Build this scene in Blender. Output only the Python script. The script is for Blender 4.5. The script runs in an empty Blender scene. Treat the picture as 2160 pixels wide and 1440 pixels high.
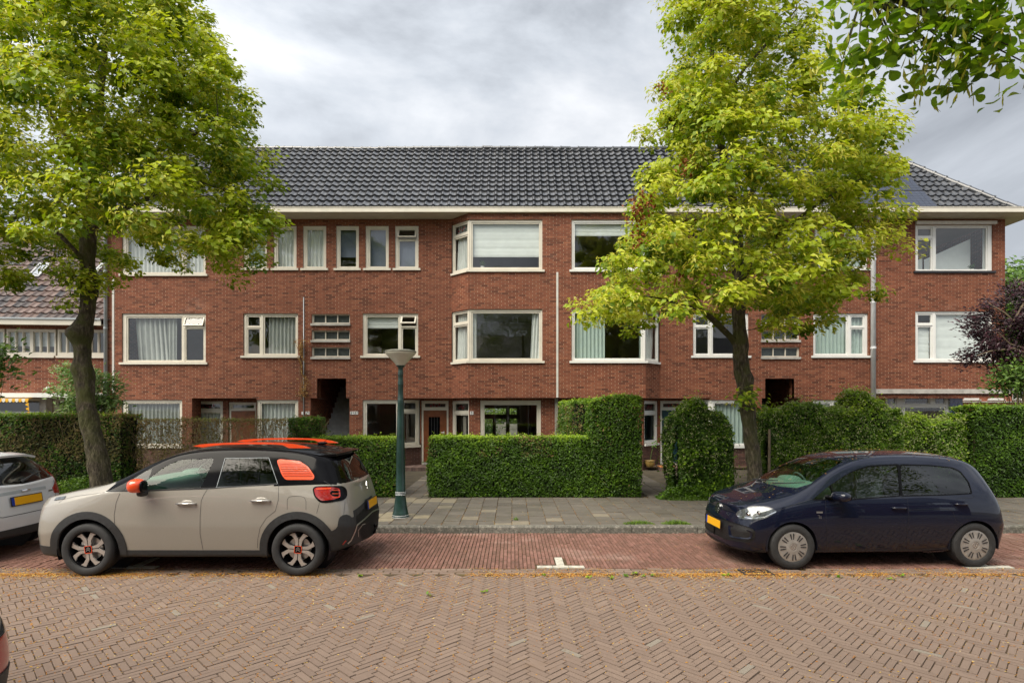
import bpy, bmesh, math, random
import numpy as np
from mathutils import Vector, Matrix
from mathutils.bvhtree import BVHTree
R = math.radians
sc = bpy.context.scene
col = sc.collection

# ------------------------------------------------------------------ camera
F = 1205.0            # focal length in photograph pixels (photo is 2160 wide)
HC = 2.05             # camera height
HY = 865.0            # horizon row in the photograph
cam_d = bpy.data.cameras.new('camera')
cam = bpy.data.objects.new('camera', cam_d)
col.objects.link(cam)
cam.location = (0, 0, HC)
cam.rotation_euler = (R(90), 0, 0)
cam_d.sensor_width = 36
cam_d.lens = 36 * F / 2160
cam_d.shift_y = (HY - 720) / 2160
cam_d.clip_end = 3000
cam_d.clip_start = 0.05
sc.camera = cam

# ------------------------------------------------------------------ light
SUN_EL, SUN_AZ = 56, 226     # azimuth measured clockwise from +Y (behind the camera, to the left)
sd = Vector((math.sin(R(SUN_AZ)) * math.cos(R(SUN_EL)), math.cos(R(SUN_AZ)) * math.cos(R(SUN_EL)), math.sin(R(SUN_EL))))
sl = bpy.data.lights.new('sun', 'SUN')
sl.energy = 1.5
sl.angle = R(52)
sl.color = (1.0, 0.915, 0.77)
so = bpy.data.objects.new('sun', sl)
col.objects.link(so)
so.location = sd * 50
so.rotation_euler = sd.to_track_quat('Z', 'Y').to_euler()

w = bpy.data.worlds.new("World")
sc.world = w
w.use_nodes = True
nt = w.node_tree
nt.nodes.clear()
def wn(t, **k):
    n = nt.nodes.new(t)
    for a, b in k.items():
        setattr(n, a, b)
    return n
out = wn('ShaderNodeOutputWorld')
bg = wn('ShaderNodeBackground')
sky = wn('ShaderNodeTexSky')
sky.sky_type = 'NISHITA'
sky.sun_disc = False
sky.sun_elevation = R(SUN_EL)
sky.sun_rotation = R(SUN_AZ)
sky.air_density = 1.0
sky.dust_density = 3.0
bg2 = wn('ShaderNodeBackground')
tc = wn('ShaderNodeTexCoord')
mp = wn('ShaderNodeMapping')
mp.inputs['Scale'].default_value = (1.0, 1.0, 2.2)
mp.inputs['Location'].default_value = (0.35, 0.1, 0.3)
n1 = wn('ShaderNodeTexNoise')
n1.inputs['Scale'].default_value = 2.1
n1.inputs['Detail'].default_value = 7
n1.inputs['Roughness'].default_value = 0.56
n1.inputs['Distortion'].default_value = 0.25
cr = wn('ShaderNodeValToRGB')
e = cr.color_ramp.elements
e[0].position = 0.36; e[0].color = (0.31, 0.33, 0.36, 1)
e[1].position = 0.66; e[1].color = (0.93, 0.94, 0.96, 1)
m_ = cr.color_ramp.elements.new(0.50); m_.color = (0.60, 0.635, 0.68, 1)
nt.links.new(tc.outputs['Generated'], mp.inputs['Vector'])
nt.links.new(mp.outputs['Vector'], n1.inputs['Vector'])
nt.links.new(n1.outputs['Fac'], cr.inputs['Fac'])
sep = wn('ShaderNodeSeparateXYZ')
nt.links.new(tc.outputs['Generated'], sep.inputs[0])
hz = wn('ShaderNodeMapRange')
hz.inputs['From Min'].default_value = 0.0
hz.inputs['From Max'].default_value = 0.55
hz.inputs['To Min'].default_value = 0.55
hz.inputs['To Max'].default_value = 0.0
nt.links.new(sep.outputs['Z'], hz.inputs['Value'])
mx = wn('ShaderNodeMixRGB')
mx.inputs['Color2'].default_value = (0.84, 0.87, 0.92, 1)
nt.links.new(hz.outputs[0], mx.inputs['Fac'])
nt.links.new(cr.outputs['Color'], mx.inputs['Color1'])
# the cloud cover glows brighter round the veiled sun
dp = wn('ShaderNodeVectorMath', operation='DOT_PRODUCT')
dp.inputs[1].default_value = tuple(sd)
nt.links.new(tc.outputs['Generated'], dp.inputs[0])
gl = wn('ShaderNodeMapRange')
gl.inputs['From Min'].default_value = -0.1
gl.inputs['From Max'].default_value = 1.0
gl.inputs['To Min'].default_value = 0.25
gl.inputs['To Max'].default_value = 0.44
nt.links.new(dp.outputs['Value'], gl.inputs['Value'])
nt.links.new(mx.outputs['Color'], bg2.inputs['Color'])
nt.links.new(gl.outputs[0], bg2.inputs['Strength'])
nt.links.new(sky.outputs['Color'], bg.inputs['Color'])
bg.inputs['Strength'].default_value = 0.06
ms = wn('ShaderNodeMixShader')
ms.inputs['Fac'].default_value = 0.93       # cloud cover
nt.links.new(bg.outputs[0], ms.inputs[1])
nt.links.new(bg2.outputs[0], ms.inputs[2])
nt.links.new(ms.outputs[0], out.inputs['Surface'])

sc.view_settings.view_transform = 'Standard'
sc.view_settings.look = 'None'
sc.view_settings.gamma = 1
sc.view_settings.exposure = 2.08
sc.render.engine = 'CYCLES'
sc.cycles.max_bounces = 8
sc.cycles.transparent_max_bounces = 24

rng = np.random.default_rng(7)
random.seed(7)

# ------------------------------------------------------------------ helpers
def at(px, py, d):
    """photograph pixel + distance from the camera plane -> metres"""
    return Vector(((px - 1080) * d / F, d, HC + (HY - py) * d / F))
def X(px, d): return (px - 1080) * d / F
def Z(py, d): return HC + (HY - py) * d / F

def tag(o, label=None, cat=None, group=None, kind=None):
    if label: o['label'] = label
    if cat: o['category'] = cat
    if group: o['group'] = group
    if kind: o['kind'] = kind
    return o
def empty(name, loc, rz=0, label=None, cat=None, group=None):
    o = bpy.data.objects.new(name, None)
    col.objects.link(o)
    o.location = loc
    o.rotation_euler = (0, 0, rz)
    o.empty_display_size = 0.2
    return tag(o, label, cat, group)
def wloc(p):
    v = Vector((0, 0, 0))
    while p is not None:
        v = v + p.location
        p = p.parent
    return v

def metric_uv(me):
    uv = me.uv_layers.new(name='metres')
    n = len(me.loops)
    if n == 0: return
    lt = np.zeros(n, dtype=np.int32); me.loops.foreach_get('vertex_index', lt)
    co = np.zeros(len(me.vertices) * 3); me.vertices.foreach_get('co', co); co = co.reshape(-1, 3)
    pn = np.zeros(len(me.polygons) * 3); me.polygons.foreach_get('normal', pn); pn = pn.reshape(-1, 3)
    tot = np.zeros(len(me.polygons), dtype=np.int32); me.polygons.foreach_get('loop_total', tot)
    ln = np.repeat(pn, tot, axis=0)
    p = co[lt]
    h = np.hypot(ln[:, 0], ln[:, 1]) + 1e-9
    tx, ty = -ln[:, 1] / h, ln[:, 0] / h
    u = p[:, 0] * tx + p[:, 1] * ty
    v = p[:, 2].copy()
    flat = np.abs(ln[:, 2]) > 0.8
    u[flat] = p[flat, 0]; v[flat] = p[flat, 1]
    uv.data.foreach_set('uv', np.stack([u, v], 1).ravel())

class MB:
    def __init__(s):
        s.v = []; s.f = []; s.m = []; s.t = []; s.cur = 0; s.tint = 0.5
    def add(s, vs, fs):
        b = len(s.v)
        s.v += [tuple(a) for a in vs]
        s.t += [s.tint] * len(vs)
        s.f += [tuple(b + i for i in f) for f in fs]
        s.m += [s.cur] * len(fs)
        return b
    def quad(s, a, b, c, d): s.add([a, b, c, d], [(0, 1, 2, 3)])
    def box(s, x0, x1, y0, y1, z0, z1):
        v = [(x0,y0,z0),(x1,y0,z0),(x1,y1,z0),(x0,y1,z0),(x0,y0,z1),(x1,y0,z1),(x1,y1,z1),(x0,y1,z1)]
        s.add(v, [(0,3,2,1),(4,5,6,7),(0,1,5,4),(1,2,6,5),(2,3,7,6),(3,0,4,7)])
    def obox(s, o, t, n, s0, s1, d0, d1, z0, z1):
        """box in a wall frame: o origin xy, t along, n outwards; d = distance inwards"""
        def P(a, d, z): return (o[0] + t[0]*a - n[0]*d, o[1] + t[1]*a - n[1]*d, z)
        v = [P(s0,d0,z0),P(s1,d0,z0),P(s1,d1,z0),P(s0,d1,z0),P(s0,d0,z1),P(s1,d0,z1),P(s1,d1,z1),P(s0,d1,z1)]
        s.add(v, [(0,3,2,1),(4,5,6,7),(0,1,5,4),(1,2,6,5),(2,3,7,6),(3,0,4,7)])
    def tube(s, pts, rad, n=8, cap=True):
        pts = [Vector(p) for p in pts]
        if not hasattr(rad, '__len__'): rad = [rad] * len(pts)
        base = len(s.v); up = None
        for i, p in enumerate(pts):
            if i == 0: d = pts[1] - p
            elif i == len(pts) - 1: d = p - pts[i-1]
            else: d = pts[i+1] - pts[i-1]
            if d.length < 1e-9: d = Vector((0, 0, 1))
            d.normalize()
            if up is None:
                up = Vector((0, 0, 1)) if abs(d.z) < .9 else Vector((1, 0, 0))
            a = d.cross(up)
            if a.length < 1e-6: a = d.cross(Vector((1, 0, 0)))
            a.normalize(); b = a.cross(d).normalized(); up = b
            for k in range(n):
                t = 2 * math.pi * k / n
                s.v.append(tuple(p + (a * math.cos(t) + b * math.sin(t)) * rad[i])); s.t.append(s.tint)
        for i in range(len(pts) - 1):
            for k in range(n):
                k2 = (k + 1) % n
                s.f.append((base+i*n+k, base+i*n+k2, base+(i+1)*n+k2, base+(i+1)*n+k)); s.m.append(s.cur)
        if cap:
            s.f.append(tuple(base + k for k in range(n))[::-1]); s.m.append(s.cur)
            e0 = base + (len(pts)-1)*n
            s.f.append(tuple(e0 + k for k in range(n))); s.m.append(s.cur)
    def lathe(s, prof, c=(0,0,0), n=32, axis='z', close=False):
        """prof: (r, h) pairs"""
        base = len(s.v)
        for r, h in prof:
            for k in range(n):
                t = 2*math.pi*k/n
                a, b = r*math.cos(t), r*math.sin(t)
                if axis == 'z': p = (c[0]+a, c[1]+b, c[2]+h)
                else: p = (c[0]+a, c[1]+h, c[2]+b)
                s.v.append(p); s.t.append(s.tint)
        for i in range(len(prof)-1):
            for k in range(n):
                k2 = (k+1) % n
                q = (base+i*n+k, base+i*n+k2, base+(i+1)*n+k2, base+(i+1)*n+k)
                s.f.append(q if axis == 'z' else q[::-1]); s.m.append(s.cur)
    def prism(s, poly, h0, h1, f):
        """poly 2d list, f(u, v, h) -> 3d"""
        n = len(poly)
        b = s.add([f(u, v, h0) for u, v in poly] + [f(u, v, h1) for u, v in poly],
                  [tuple(range(n))[::-1], tuple(range(n, 2*n))] + [(i, (i+1) % n, n + (i+1) % n, n + i) for i in range(n)])
        return b
    def build(s, name, mat, parent=None, world=True, smooth=False, tint=False, uv=True, label=None):
        me = bpy.data.meshes.new(name)
        vs = np.array(s.v, dtype=float).reshape(-1, 3)
        if world and parent is not None:
            vs = vs - np.array(wloc(parent))
        me.from_pydata(vs.tolist(), [], s.f)
        for m in (mat if isinstance(mat, (list, tuple)) else [mat]):
            me.materials.append(m)
        if isinstance(mat, (list, tuple)):
            me.polygons.foreach_set('material_index', s.m)
        if smooth is True:
            me.polygons.foreach_set('use_smooth', [True] * len(me.polygons))
        if tint:
            a = me.attributes.new('tint', 'FLOAT', 'POINT'); a.data.foreach_set('value', s.t)
        me.update()
        if uv: metric_uv(me)
        if smooth and smooth is not True:
            me.polygons.foreach_set('use_smooth', [True] * len(me.polygons))
            me.set_sharp_from_angle(angle=R(smooth))
        o = bpy.data.objects.new(name, me)
        col.objects.link(o)
        if parent is not None: o.parent = parent
        if label: o['label'] = label
        return o

def npmesh(name, verts, faces, mat, parent=None, tint=None, smooth=False, world=True):
    """verts Nx3, faces Mx4 (or Mx3) numpy"""
    me = bpy.data.meshes.new(name)
    verts = np.asarray(verts, dtype=np.float32)
    if world and parent is not None:
        verts = verts - np.array(wloc(parent), dtype=np.float32)
    k = faces.shape[1]; M = len(faces)
    me.vertices.add(len(verts)); me.vertices.foreach_set('co', verts.ravel())
    me.loops.add(M * k); me.loops.foreach_set('vertex_index', faces.astype(np.int32).ravel())
    me.polygons.add(M); me.polygons.foreach_set('loop_start', np.arange(0, M*k, k, dtype=np.int32))
    me.polygons.foreach_set('loop_total', np.full(M, k, dtype=np.int32))
    me.polygons.foreach_set('use_smooth', np.full(M, bool(smooth)))
    for m in (mat if isinstance(mat, (list, tuple)) else [mat]): me.materials.append(m)
    me.update(calc_edges=True)
    if tint is not None:
        a = me.attributes.new('tint', 'FLOAT', 'POINT'); a.data.foreach_set('value', np.asarray(tint, dtype=np.float32))
    o = bpy.data.objects.new(name, me)
    col.objects.link(o)
    if parent is not None: o.parent = parent
    return o

# ------------------------------------------------------------------ materials
class NT:
    def __init__(s, name):
        s.m = bpy.data.materials.new(name); s.m.use_nodes = True
        s.t = s.m.node_tree; s.p = s.t.nodes['Principled BSDF']; s.o = s.t.nodes['Material Output']
    def n(s, typ, ins=None, **k):
        x = s.t.nodes.new(typ)
        for a, b in k.items(): setattr(x, a, b)
        for a, b in (ins or {}).items():
            if hasattr(b, 'is_linked') or isinstance(b, bpy.types.NodeSocket): s.t.links.new(b, x.inputs[a])
            else: x.inputs[a].default_value = b
        return x
    def l(s, a, b): s.t.links.new(a, b)
    def noise(s, scale, detail=4, vec=None, rough=.55):
        x = s.n('ShaderNodeTexNoise', {'Scale': scale, 'Detail': detail, 'Roughness': rough})
        if vec is None: vec = s.obj()
        s.l(vec, x.inputs['Vector'])
        return x.outputs['Fac']
    def obj(s):
        if not hasattr(s, '_tc'): s._tc = s.n('ShaderNodeTexCoord')
        return s._tc.outputs['Object']
    def uv(s):
        if not hasattr(s, '_tc'): s._tc = s.n('ShaderNodeTexCoord')
        return s._tc.outputs['UV']
    def ramp(s, fac, stops):
        x = s.n('ShaderNodeValToRGB')
        s.l(fac, x.inputs['Fac'])
        el = x.color_ramp.elements
        while len(el) < len(stops): el.new(0.5)
        for q, (p, c) in zip(el, stops):
            q.position = p; q.color = tuple(c) + (1,) if len(c) == 3 else c
        return x.outputs['Color']
    def mix(s, fac, a, b, mode='MIX'):
        x = s.n('ShaderNodeMixRGB', blend_type=mode)
        for sock, val in ((x.inputs['Fac'], fac), (x.inputs['Color1'], a), (x.inputs['Color2'], b)):
            if isinstance(val, bpy.types.NodeSocket): s.l(val, sock)
            elif isinstance(val, (int, float)): sock.default_value = val
            else: sock.default_value = tuple(val) + (1,) if len(val) == 3 else val
        return x.outputs['Color']
    def mr(s, val, a, b, c, d):
        x = s.n('ShaderNodeMapRange', {'From Min': a, 'From Max': b, 'To Min': c, 'To Max': d})
        s.l(val, x.inputs['Value'])
        return x.outputs[0]
    def bump(s, h, strength=.3, dist=.01):
        x = s.n('ShaderNodeBump', {'Strength': strength, 'Distance': dist})
        s.l(h, x.inputs['Height']); s.l(x.outputs[0], s.p.inputs['Normal'])
    def base(s, c, rough=.6, metal=0, coat=0, spec=None):
        if isinstance(c, bpy.types.NodeSocket): s.l(c, s.p.inputs['Base Color'])
        else: s.p.inputs['Base Color'].default_value = tuple(c) + (1,)
        if isinstance(rough, bpy.types.NodeSocket): s.l(rough, s.p.inputs['Roughness'])
        else: s.p.inputs['Roughness'].default_value = rough
        s.p.inputs['Metallic'].default_value = metal
        s.p.inputs['Coat Weight'].default_value = coat
        s.p.inputs['Coat Roughness'].default_value = 0.03
        if spec is not None: s.p.inputs['Specular IOR Level'].default_value = spec
        return s.m

def pm(name, c, rough=.6, metal=0, var=.12, scale=6, bump=0, coat=0, bscale=None, spec=None):
    t = NT(name)
    f = t.noise(scale, 5)
    lo = tuple(x * (1 - var) for x in c); hi = tuple(min(1, x * (1 + var)) for x in c)
    cc = t.ramp(f, [(.3, lo), (.7, hi)])
    rr = t.mr(f, .3, .7, max(.02, rough*.9), min(1, rough*1.1))
    if bump: t.bump(t.noise(bscale or scale*8, 4), bump, .004)
    return t.base(cc, rr, metal, coat, spec)

def brick_mat(name, c1, c2, mortar, dark=.4, stain=None):
    t = NT(name)
    uv = t.uv()
    b = t.n('ShaderNodeTexBrick', {'Color1': (0,0,0,1), 'Color2': (1,1,1,1), 'Mortar': (.5,.5,.5,1), 'Scale': 1.0,
            'Mortar Size': .0048, 'Mortar Smooth': .3, 'Bias': 0, 'Brick Width': .22, 'Row Height': .0625}, offset=.5, squash=1)
    t.l(uv, b.inputs['Vector'])
    mp = t.n('ShaderNodeMapping'); mp.inputs['Scale'].default_value = (2.2, 9, 1); t.l(uv, mp.inputs['Vector'])
    nz = t.noise(1.0, 5, mp.outputs[0], .65)
    big = t.noise(.45, 4, uv)
    c = t.ramp(b.outputs['Color'], [(0, tuple(x*dark for x in c1)), (.22, tuple(x*.8 for x in c1)), (.6, c1), (1, c2)])
    c = t.mix(t.mr(nz, .38, .68, 0, .6), c, tuple(x*.55 for x in c1))
    c = t.mix(t.mr(big, .35, .7, 0, .45), c, tuple(x*.55 for x in c1))
    m2 = t.n('ShaderNodeMapping'); m2.inputs['Scale'].default_value = (3.5, .35, 1); t.l(uv, m2.inputs['Vector'])
    c = t.mix(t.mr(t.noise(1.0, 5, m2.outputs[0], .6), .52, .75, 0, .5), c, tuple(x*.5 for x in c1))
    ef = t.noise(.8, 6, uv, .7)
    c = t.mix(t.mr(ef, .6, .78, 0, .22), c, (.42, .34, .29))
    # vertical joints are pale, the bed joints narrow and dark
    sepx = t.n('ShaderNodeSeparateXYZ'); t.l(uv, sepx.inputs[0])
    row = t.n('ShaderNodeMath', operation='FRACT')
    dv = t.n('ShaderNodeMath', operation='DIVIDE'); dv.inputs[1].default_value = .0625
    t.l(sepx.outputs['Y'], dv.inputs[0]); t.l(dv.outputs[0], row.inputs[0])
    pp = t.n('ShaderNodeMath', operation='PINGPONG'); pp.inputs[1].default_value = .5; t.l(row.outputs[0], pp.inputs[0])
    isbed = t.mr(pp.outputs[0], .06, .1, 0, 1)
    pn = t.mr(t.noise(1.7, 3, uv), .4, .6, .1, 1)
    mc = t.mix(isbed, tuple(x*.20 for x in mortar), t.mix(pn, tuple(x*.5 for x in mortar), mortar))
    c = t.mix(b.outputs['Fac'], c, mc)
    t.bump(t.mix(.5, b.outputs['Fac'], t.noise(60, 3, uv)), -.35, .01) if False else None
    h = t.n('ShaderNodeMath', operation='SUBTRACT'); t.l(t.noise(40, 3, uv), h.inputs[0]); t.l(b.outputs['Fac'], h.inputs[1])
    t.bump(h.outputs[0], .35, .006)
    return t.base(c, .78, 0, 0, .35)

def tint_mat(name, stops, rough=.8, bump=.3, bscale=60, var=.25, nscale=14, spec=.4, stain=None, coat=0):
    """colour picked per element by the 'tint' attribute, plus noise"""
    t = NT(name)
    a = t.n('ShaderNodeAttribute', attribute_name='tint')
    c = t.ramp(a.outputs['Fac'], stops)
    g = t.noise(nscale, 5)
    c = t.mix(t.mr(g, .35, .7, 0, var), c, (.5, .5, .5), 'MULTIPLY')
    if stain:
        for sc_, lo, hi, amt, colr in stain:
            c = t.mix(t.mr(t.noise(sc_, 5, None, .65), lo, hi, 0, amt), c, colr)
    if bump: t.bump(t.noise(bscale, 4), bump, .004)
    return t.base(c, rough, 0, coat, spec)

def leaf_mat(name, stops, trans=.35, rough=.5):
    t = NT(name)
    a = t.n('ShaderNodeAttribute', attribute_name='tint')
    c = t.ramp(a.outputs['Fac'], stops)
    c = t.mix(t.mr(t.noise(3, 3), .3, .7, 0, .2), c, (.5, .5, .4), 'MULTIPLY')
    t.base(c, rough, 0, 0, .35)
    tr = t.n('ShaderNodeBsdfTranslucent'); t.l(t.mix(1, c, (1.0, 1.0, .55), 'MULTIPLY'), tr.inputs['Color'])
    mxs = t.n('ShaderNodeMixShader'); mxs.inputs['Fac'].default_value = trans
    t.l(t.p.outputs[0], mxs.inputs[1]); t.l(tr.outputs[0], mxs.inputs[2]); t.l(mxs.outputs[0], t.o.inputs['Surface'])
    return t.m

def glass_mat(name, tintc=(.86,.9,.88), ior=1.6, rough=.0, wav=.0015, wscale=1.5):
    t = NT(name)
    fr = t.n('ShaderNodeFresnel'); ge = t.n('ShaderNodeNewGeometry'); t.l(t.mr(ge.outputs['Backfacing'], 0, 1, ior, 1/ior), fr.inputs['IOR'])
    g = t.n('ShaderNodeBsdfGlossy'); g.inputs['Roughness'].default_value = rough; g.inputs['Color'].default_value = (1,1,1,1)
    tr = t.n('ShaderNodeBsdfTransparent'); tr.inputs['Color'].default_value = tuple(tintc) + (1,)
    mxs = t.n('ShaderNodeMixShader')
    b = t.n('ShaderNodeBump'); b.inputs['Strength'].default_value = .4; b.inputs['Distance'].default_value = wav
    t.l(t.noise(wscale, 2), b.inputs['Height']); t.l(b.outputs[0], g.inputs['Normal'])
    t.l(fr.outputs[0], mxs.inputs['Fac']); t.l(tr.outputs[0], mxs.inputs[1]); t.l(g.outputs[0], mxs.inputs[2])
    t.l(mxs.outputs[0], t.o.inputs['Surface'])
    return t.m

M = {}
M['brick'] = brick_mat('red_brick', (.245,.075,.038), (.325,.118,.060), (.52,.38,.27), .34)
M['brick_dark'] = brick_mat('plinth_brick', (.13,.065,.05), (.19,.09,.065), (.22,.18,.15), .5)
M['brick_far'] = brick_mat('orange_brick', (.42,.12,.065), (.5,.16,.09), (.5,.4,.33), .7)
M['cream'] = pm('cream_paint', (.66,.62,.53), .45, 0, .07, 3, .05)
M['white'] = pm('white_paint', (.74,.74,.71), .4, 0, .05, 3, .04)
M['soffit'] = pm('soffit_board', (.50,.47,.38), .6, 0, .08, 4, .05)
M['concrete'] = pm('concrete', (.40,.38,.35), .85, 0, .25, 5, .3)
M['zinc'] = pm('zinc_pipe', (.38,.42,.45), .5, .1, .15, 5, .05)
M['pipe_grey'] = pm('grey_pipe', (.70,.72,.74), .5, 0, .1, 5, .05)
M['glass'] = glass_mat('window_glass', (.95,.97,.96), 1.75)
M['glass_obscure'] = pm('obscure_glass', (.045,.055,.055), .25, 0, .3, 12, .2)
M['room'] = pm('room_plaster', (.26,.245,.21), .9, 0, .1, 2)
M['room_floor'] = pm('room_floor', (.16,.11,.07), .6, 0, .1, 2)
M['curtain'] = pm('sheer_curtain', (.62,.65,.64), .9, 0, .06, 5)
M['curtain_grey'] = pm('grey_curtain', (.36,.385,.375), .9, 0, .08, 5)
M['curtain_teal'] = pm('pale_teal_curtain', (.40,.50,.47), .9, 0, .06, 5)
M['blind'] = pm('pale_blind', (.66,.70,.69), .8, 0, .05, 4)
M['slat'] = pm('blind_slat', (.30,.35,.46), .5, 0, .05, 4)
M['door_brown'] = pm('varnished_door', (.17,.052,.018), .35, 0, .3, 5, .05, .3)
M['door_teal'] = pm('dark_teal_door', (.012,.045,.06), .35, 0, .15, 5, .03, .3)
M['blue_tile'] = pm('cobalt_glazed_tile', (.012,.022,.16), .15, 0, .3, 5, .03, .6)
M['grout'] = pm('grout', (.35,.38,.45), .8)
M['stair'] = pm('dark_stair_stone', (.44,.46,.47), .7, 0, .2, 6, .1)
M['metal'] = pm('brushed_metal', (.5,.5,.5), .3, .9, .08, 10)
M['dark_metal'] = pm('cast_iron', (.045,.045,.05), .55, .5, .2, 10, .2)
M['plate_white'] = pm('enamel_plate', (.72,.72,.70), .3, 0, .04, 5)
M['ink'] = pm('black_enamel', (.01,.01,.015), .4)
M['yellow'] = pm('plate_yellow', (.80,.40,.006), .35, 0, .03, 5)
M['eu_blue'] = pm('plate_blue', (.012,.04,.30), .35)
M['black_plastic'] = pm('black_plastic', (.022,.023,.025), .55, 0, .25, 25, .25)
M['rubber'] = pm('tyre_rubber', (.021,.021,.022), .75, 0, .3, 20, .3)
M['gloss_black'] = pm('gloss_black', (.005,.005,.006), .08, 0, .1, 10, 0, 0, spec=.10)
M['orange'] = pm('orange_paint', (.78,.075,.015), .25, 0, .04, 5, 0, .8)
M['seat'] = pm('seat_fabric', (.075,.08,.08), .9, 0, .1, 20)
M['dash'] = pm('dashboard', (.13,.17,.155), .7, 0, .1, 20)
M['mesh_black'] = pm('grille_mesh', (.007,.007,.008), .5, 0, .5, 60, .8)
M['city_glass'] = glass_mat('city_car_glass', (.45,.55,.50), 1.75, 0, .0006, 3)
M['city_glass_dark'] = glass_mat('city_car_rear_glass', (.25,.31,.28), 1.75, 0, .0006, 3)
M['car_glass'] = glass_mat('car_side_glass', (.60,.80,.70), 1.36, 0, .0006, 3)
M['car_glass_dark'] = glass_mat('privacy_glass', (.13,.17,.16), 1.36, 0, .0006, 3)
M['taillight'] = pm('taillight_red', (.30,.006,.004), .12, 0, .2, 14, 0, .9)
M['chrome'] = pm('chrome', (.72,.72,.73), .12, 1, .04, 10)
M['alloy'] = pm('alloy_face', (.50,.46,.43), .3, .6, .06, 12)
M['cover'] = pm('wheel_cover', (.36,.34,.32), .38, .5, .1, 12)
M['lamp_glass'] = pm('frosted_glass', (.62,.61,.50), .35, 0, .15, 5, .05)
M['lamp_cap'] = pm('weathered_cap', (.16,.16,.13), .7, 0, .4, 8, .2)
M['post_green'] = pm('dark_green_post', (.011,.036,.030), .34, 0, .35, 9, .12, .2)
M['trim_white'] = pm('pvc_white', (.60,.58,.54), .4)
M['wood_post'] = pm('weathered_wood', (.17,.13,.085), .85, 0, .3, 12, .4)
M['sky_glass'] = pm('skylight_frame', (.30,.32,.34), .4)
M['panel'] = pm('solar_panel', (.025,.032,.055), .28, 0, .15, 4, 0, .3)
# ------------------------------------------------------------------ ground, road, pavement
KY = 9.55       # kerb face
PZ = 0.11       # pavement level
M['sand'] = tint_mat('joint_sand', [(0, (.05,.034,.018)), (1, (.08,.052,.028))], .95, .4, 80, .4, 3,
                     stain=[(1.3, .5, .72, .7, (.20,.11,.03)), (4.0, .55, .7, .6, (.06,.075,.02))])
M['road_brick'] = tint_mat('purple_brown_paver', [(0, (.155,.112,.091)), (.45, (.197,.143,.114)), (.85, (.236,.173,.137)), (1, (.23,.20,.165))],
                           .85, .3, 70, .14, 9, spec=.25, stain=[(.5, .5, .75, .3, (.17,.13,.10)), (1.7, .58, .75, .3, (.20,.12,.06))])
M['park_brick'] = tint_mat('red_paver', [(0, (.135,.070,.052)), (.5, (.185,.092,.070)), (1, (.245,.125,.100))],
                           .82, .4, 55, .4, 6, stain=[(.7, .55, .68, .45, (.36,.25,.21)), (.45, .5, .7, .5, (.11,.075,.05)), (6, .55, .7, .4, (.10,.065,.045))])
M['tile'] = tint_mat('grey_paving_tile', [(0, (.085,.075,.062)), (.5, (.118,.105,.088)), (.9, (.155,.138,.115)), (1, (.25,.215,.15))],
                     .9, .4, 60, .4, 7, stain=[(1.2, .5, .75, .45, (.07,.066,.035)), (3.5, .6, .75, .4, (.22,.19,.13)), (9, .6, .75, .4, (.06,.055,.04))])
M['granite'] = tint_mat('granite_kerb', [(0, (.11,.105,.09)), (1, (.20,.19,.165))], .85, .9, 45, .8, 55,
                        stain=[(2.5, .5, .7, .4, (.09,.09,.055)), (22, .5, .66, .7, (.30,.28,.24)), (28, .5, .68, .7, (.035,.035,.03))])
M['soil'] = pm('garden_soil', (.055,.045,.028), .95, 0, .5, 3, .6)
M['ground'] = pm('ground_earth', (.10,.095,.065), .95, 0, .3, .5, .4)

def block_field(blocks, z, rs, bev=.004, drop=.012, jit=.0025, tilt=.006, tbase=None):
    """blocks: array (cx, cy, ux, uy, hl, hw) -> little bevelled block tops"""
    B = np.asarray(blocks, dtype=float); n = len(B)
    c = B[:, :2]; u = B[:, 2:4]; v = np.stack([-u[:, 1], u[:, 0]], 1); hl = B[:, 4:5]; hw = B[:, 5:6]
    sx = np.array([-1, 1, 1, -1]); sy = np.array([-1, -1, 1, 1])
    ang = rs.normal(0, .008, n)
    ca, sa = np.cos(ang)[:, None], np.sin(ang)[:, None]
    u = np.concatenate([u[:, :1]*ca - u[:, 1:]*sa, u[:, :1]*sa + u[:, 1:]*ca], 1)
    v = np.stack([-u[:, 1], u[:, 0]], 1)
    zz = z + rs.normal(0, jit, n)
    tx = rs.normal(0, tilt, n); ty = rs.normal(0, tilt, n)
    V = np.zeros((n, 8, 3))
    for k in range(4):
        a = hl - bev*1.4; b = hw - bev
        V[:, k, :2] = c + u*a*sx[k] + v*b*sy[k]
        V[:, k, 2] = zz + (a[:, 0]*sx[k])*tx + (b[:, 0]*sy[k])*ty
        a = hl; b = hw
        V[:, 4+k, :2] = c + u*a*sx[k] + v*b*sy[k]
        V[:, 4+k, 2] = zz - drop + (a[:, 0]*sx[k])*tx
    idx = np.array([[0,1,2,3],[4,5,1,0],[5,6,2,1],[6,7,3,2],[7,4,0,3]])
    Fc = (np.arange(n)[:, None, None]*8 + idx[None]).reshape(-1, 4)
    t = rs.random(n) if tbase is None else tbase
    return V.reshape(-1, 3), Fc, np.repeat(t, 8)

def noise2(x, y, s=1.0):
    return (np.sin(x*1.7*s+1.3)*np.cos(y*2.1*s+.7) + np.sin(x*.63*s-y*.9*s+2.1) + .5*np.sin(x*4.1*s+y*3.3*s)) / 2.5

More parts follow.
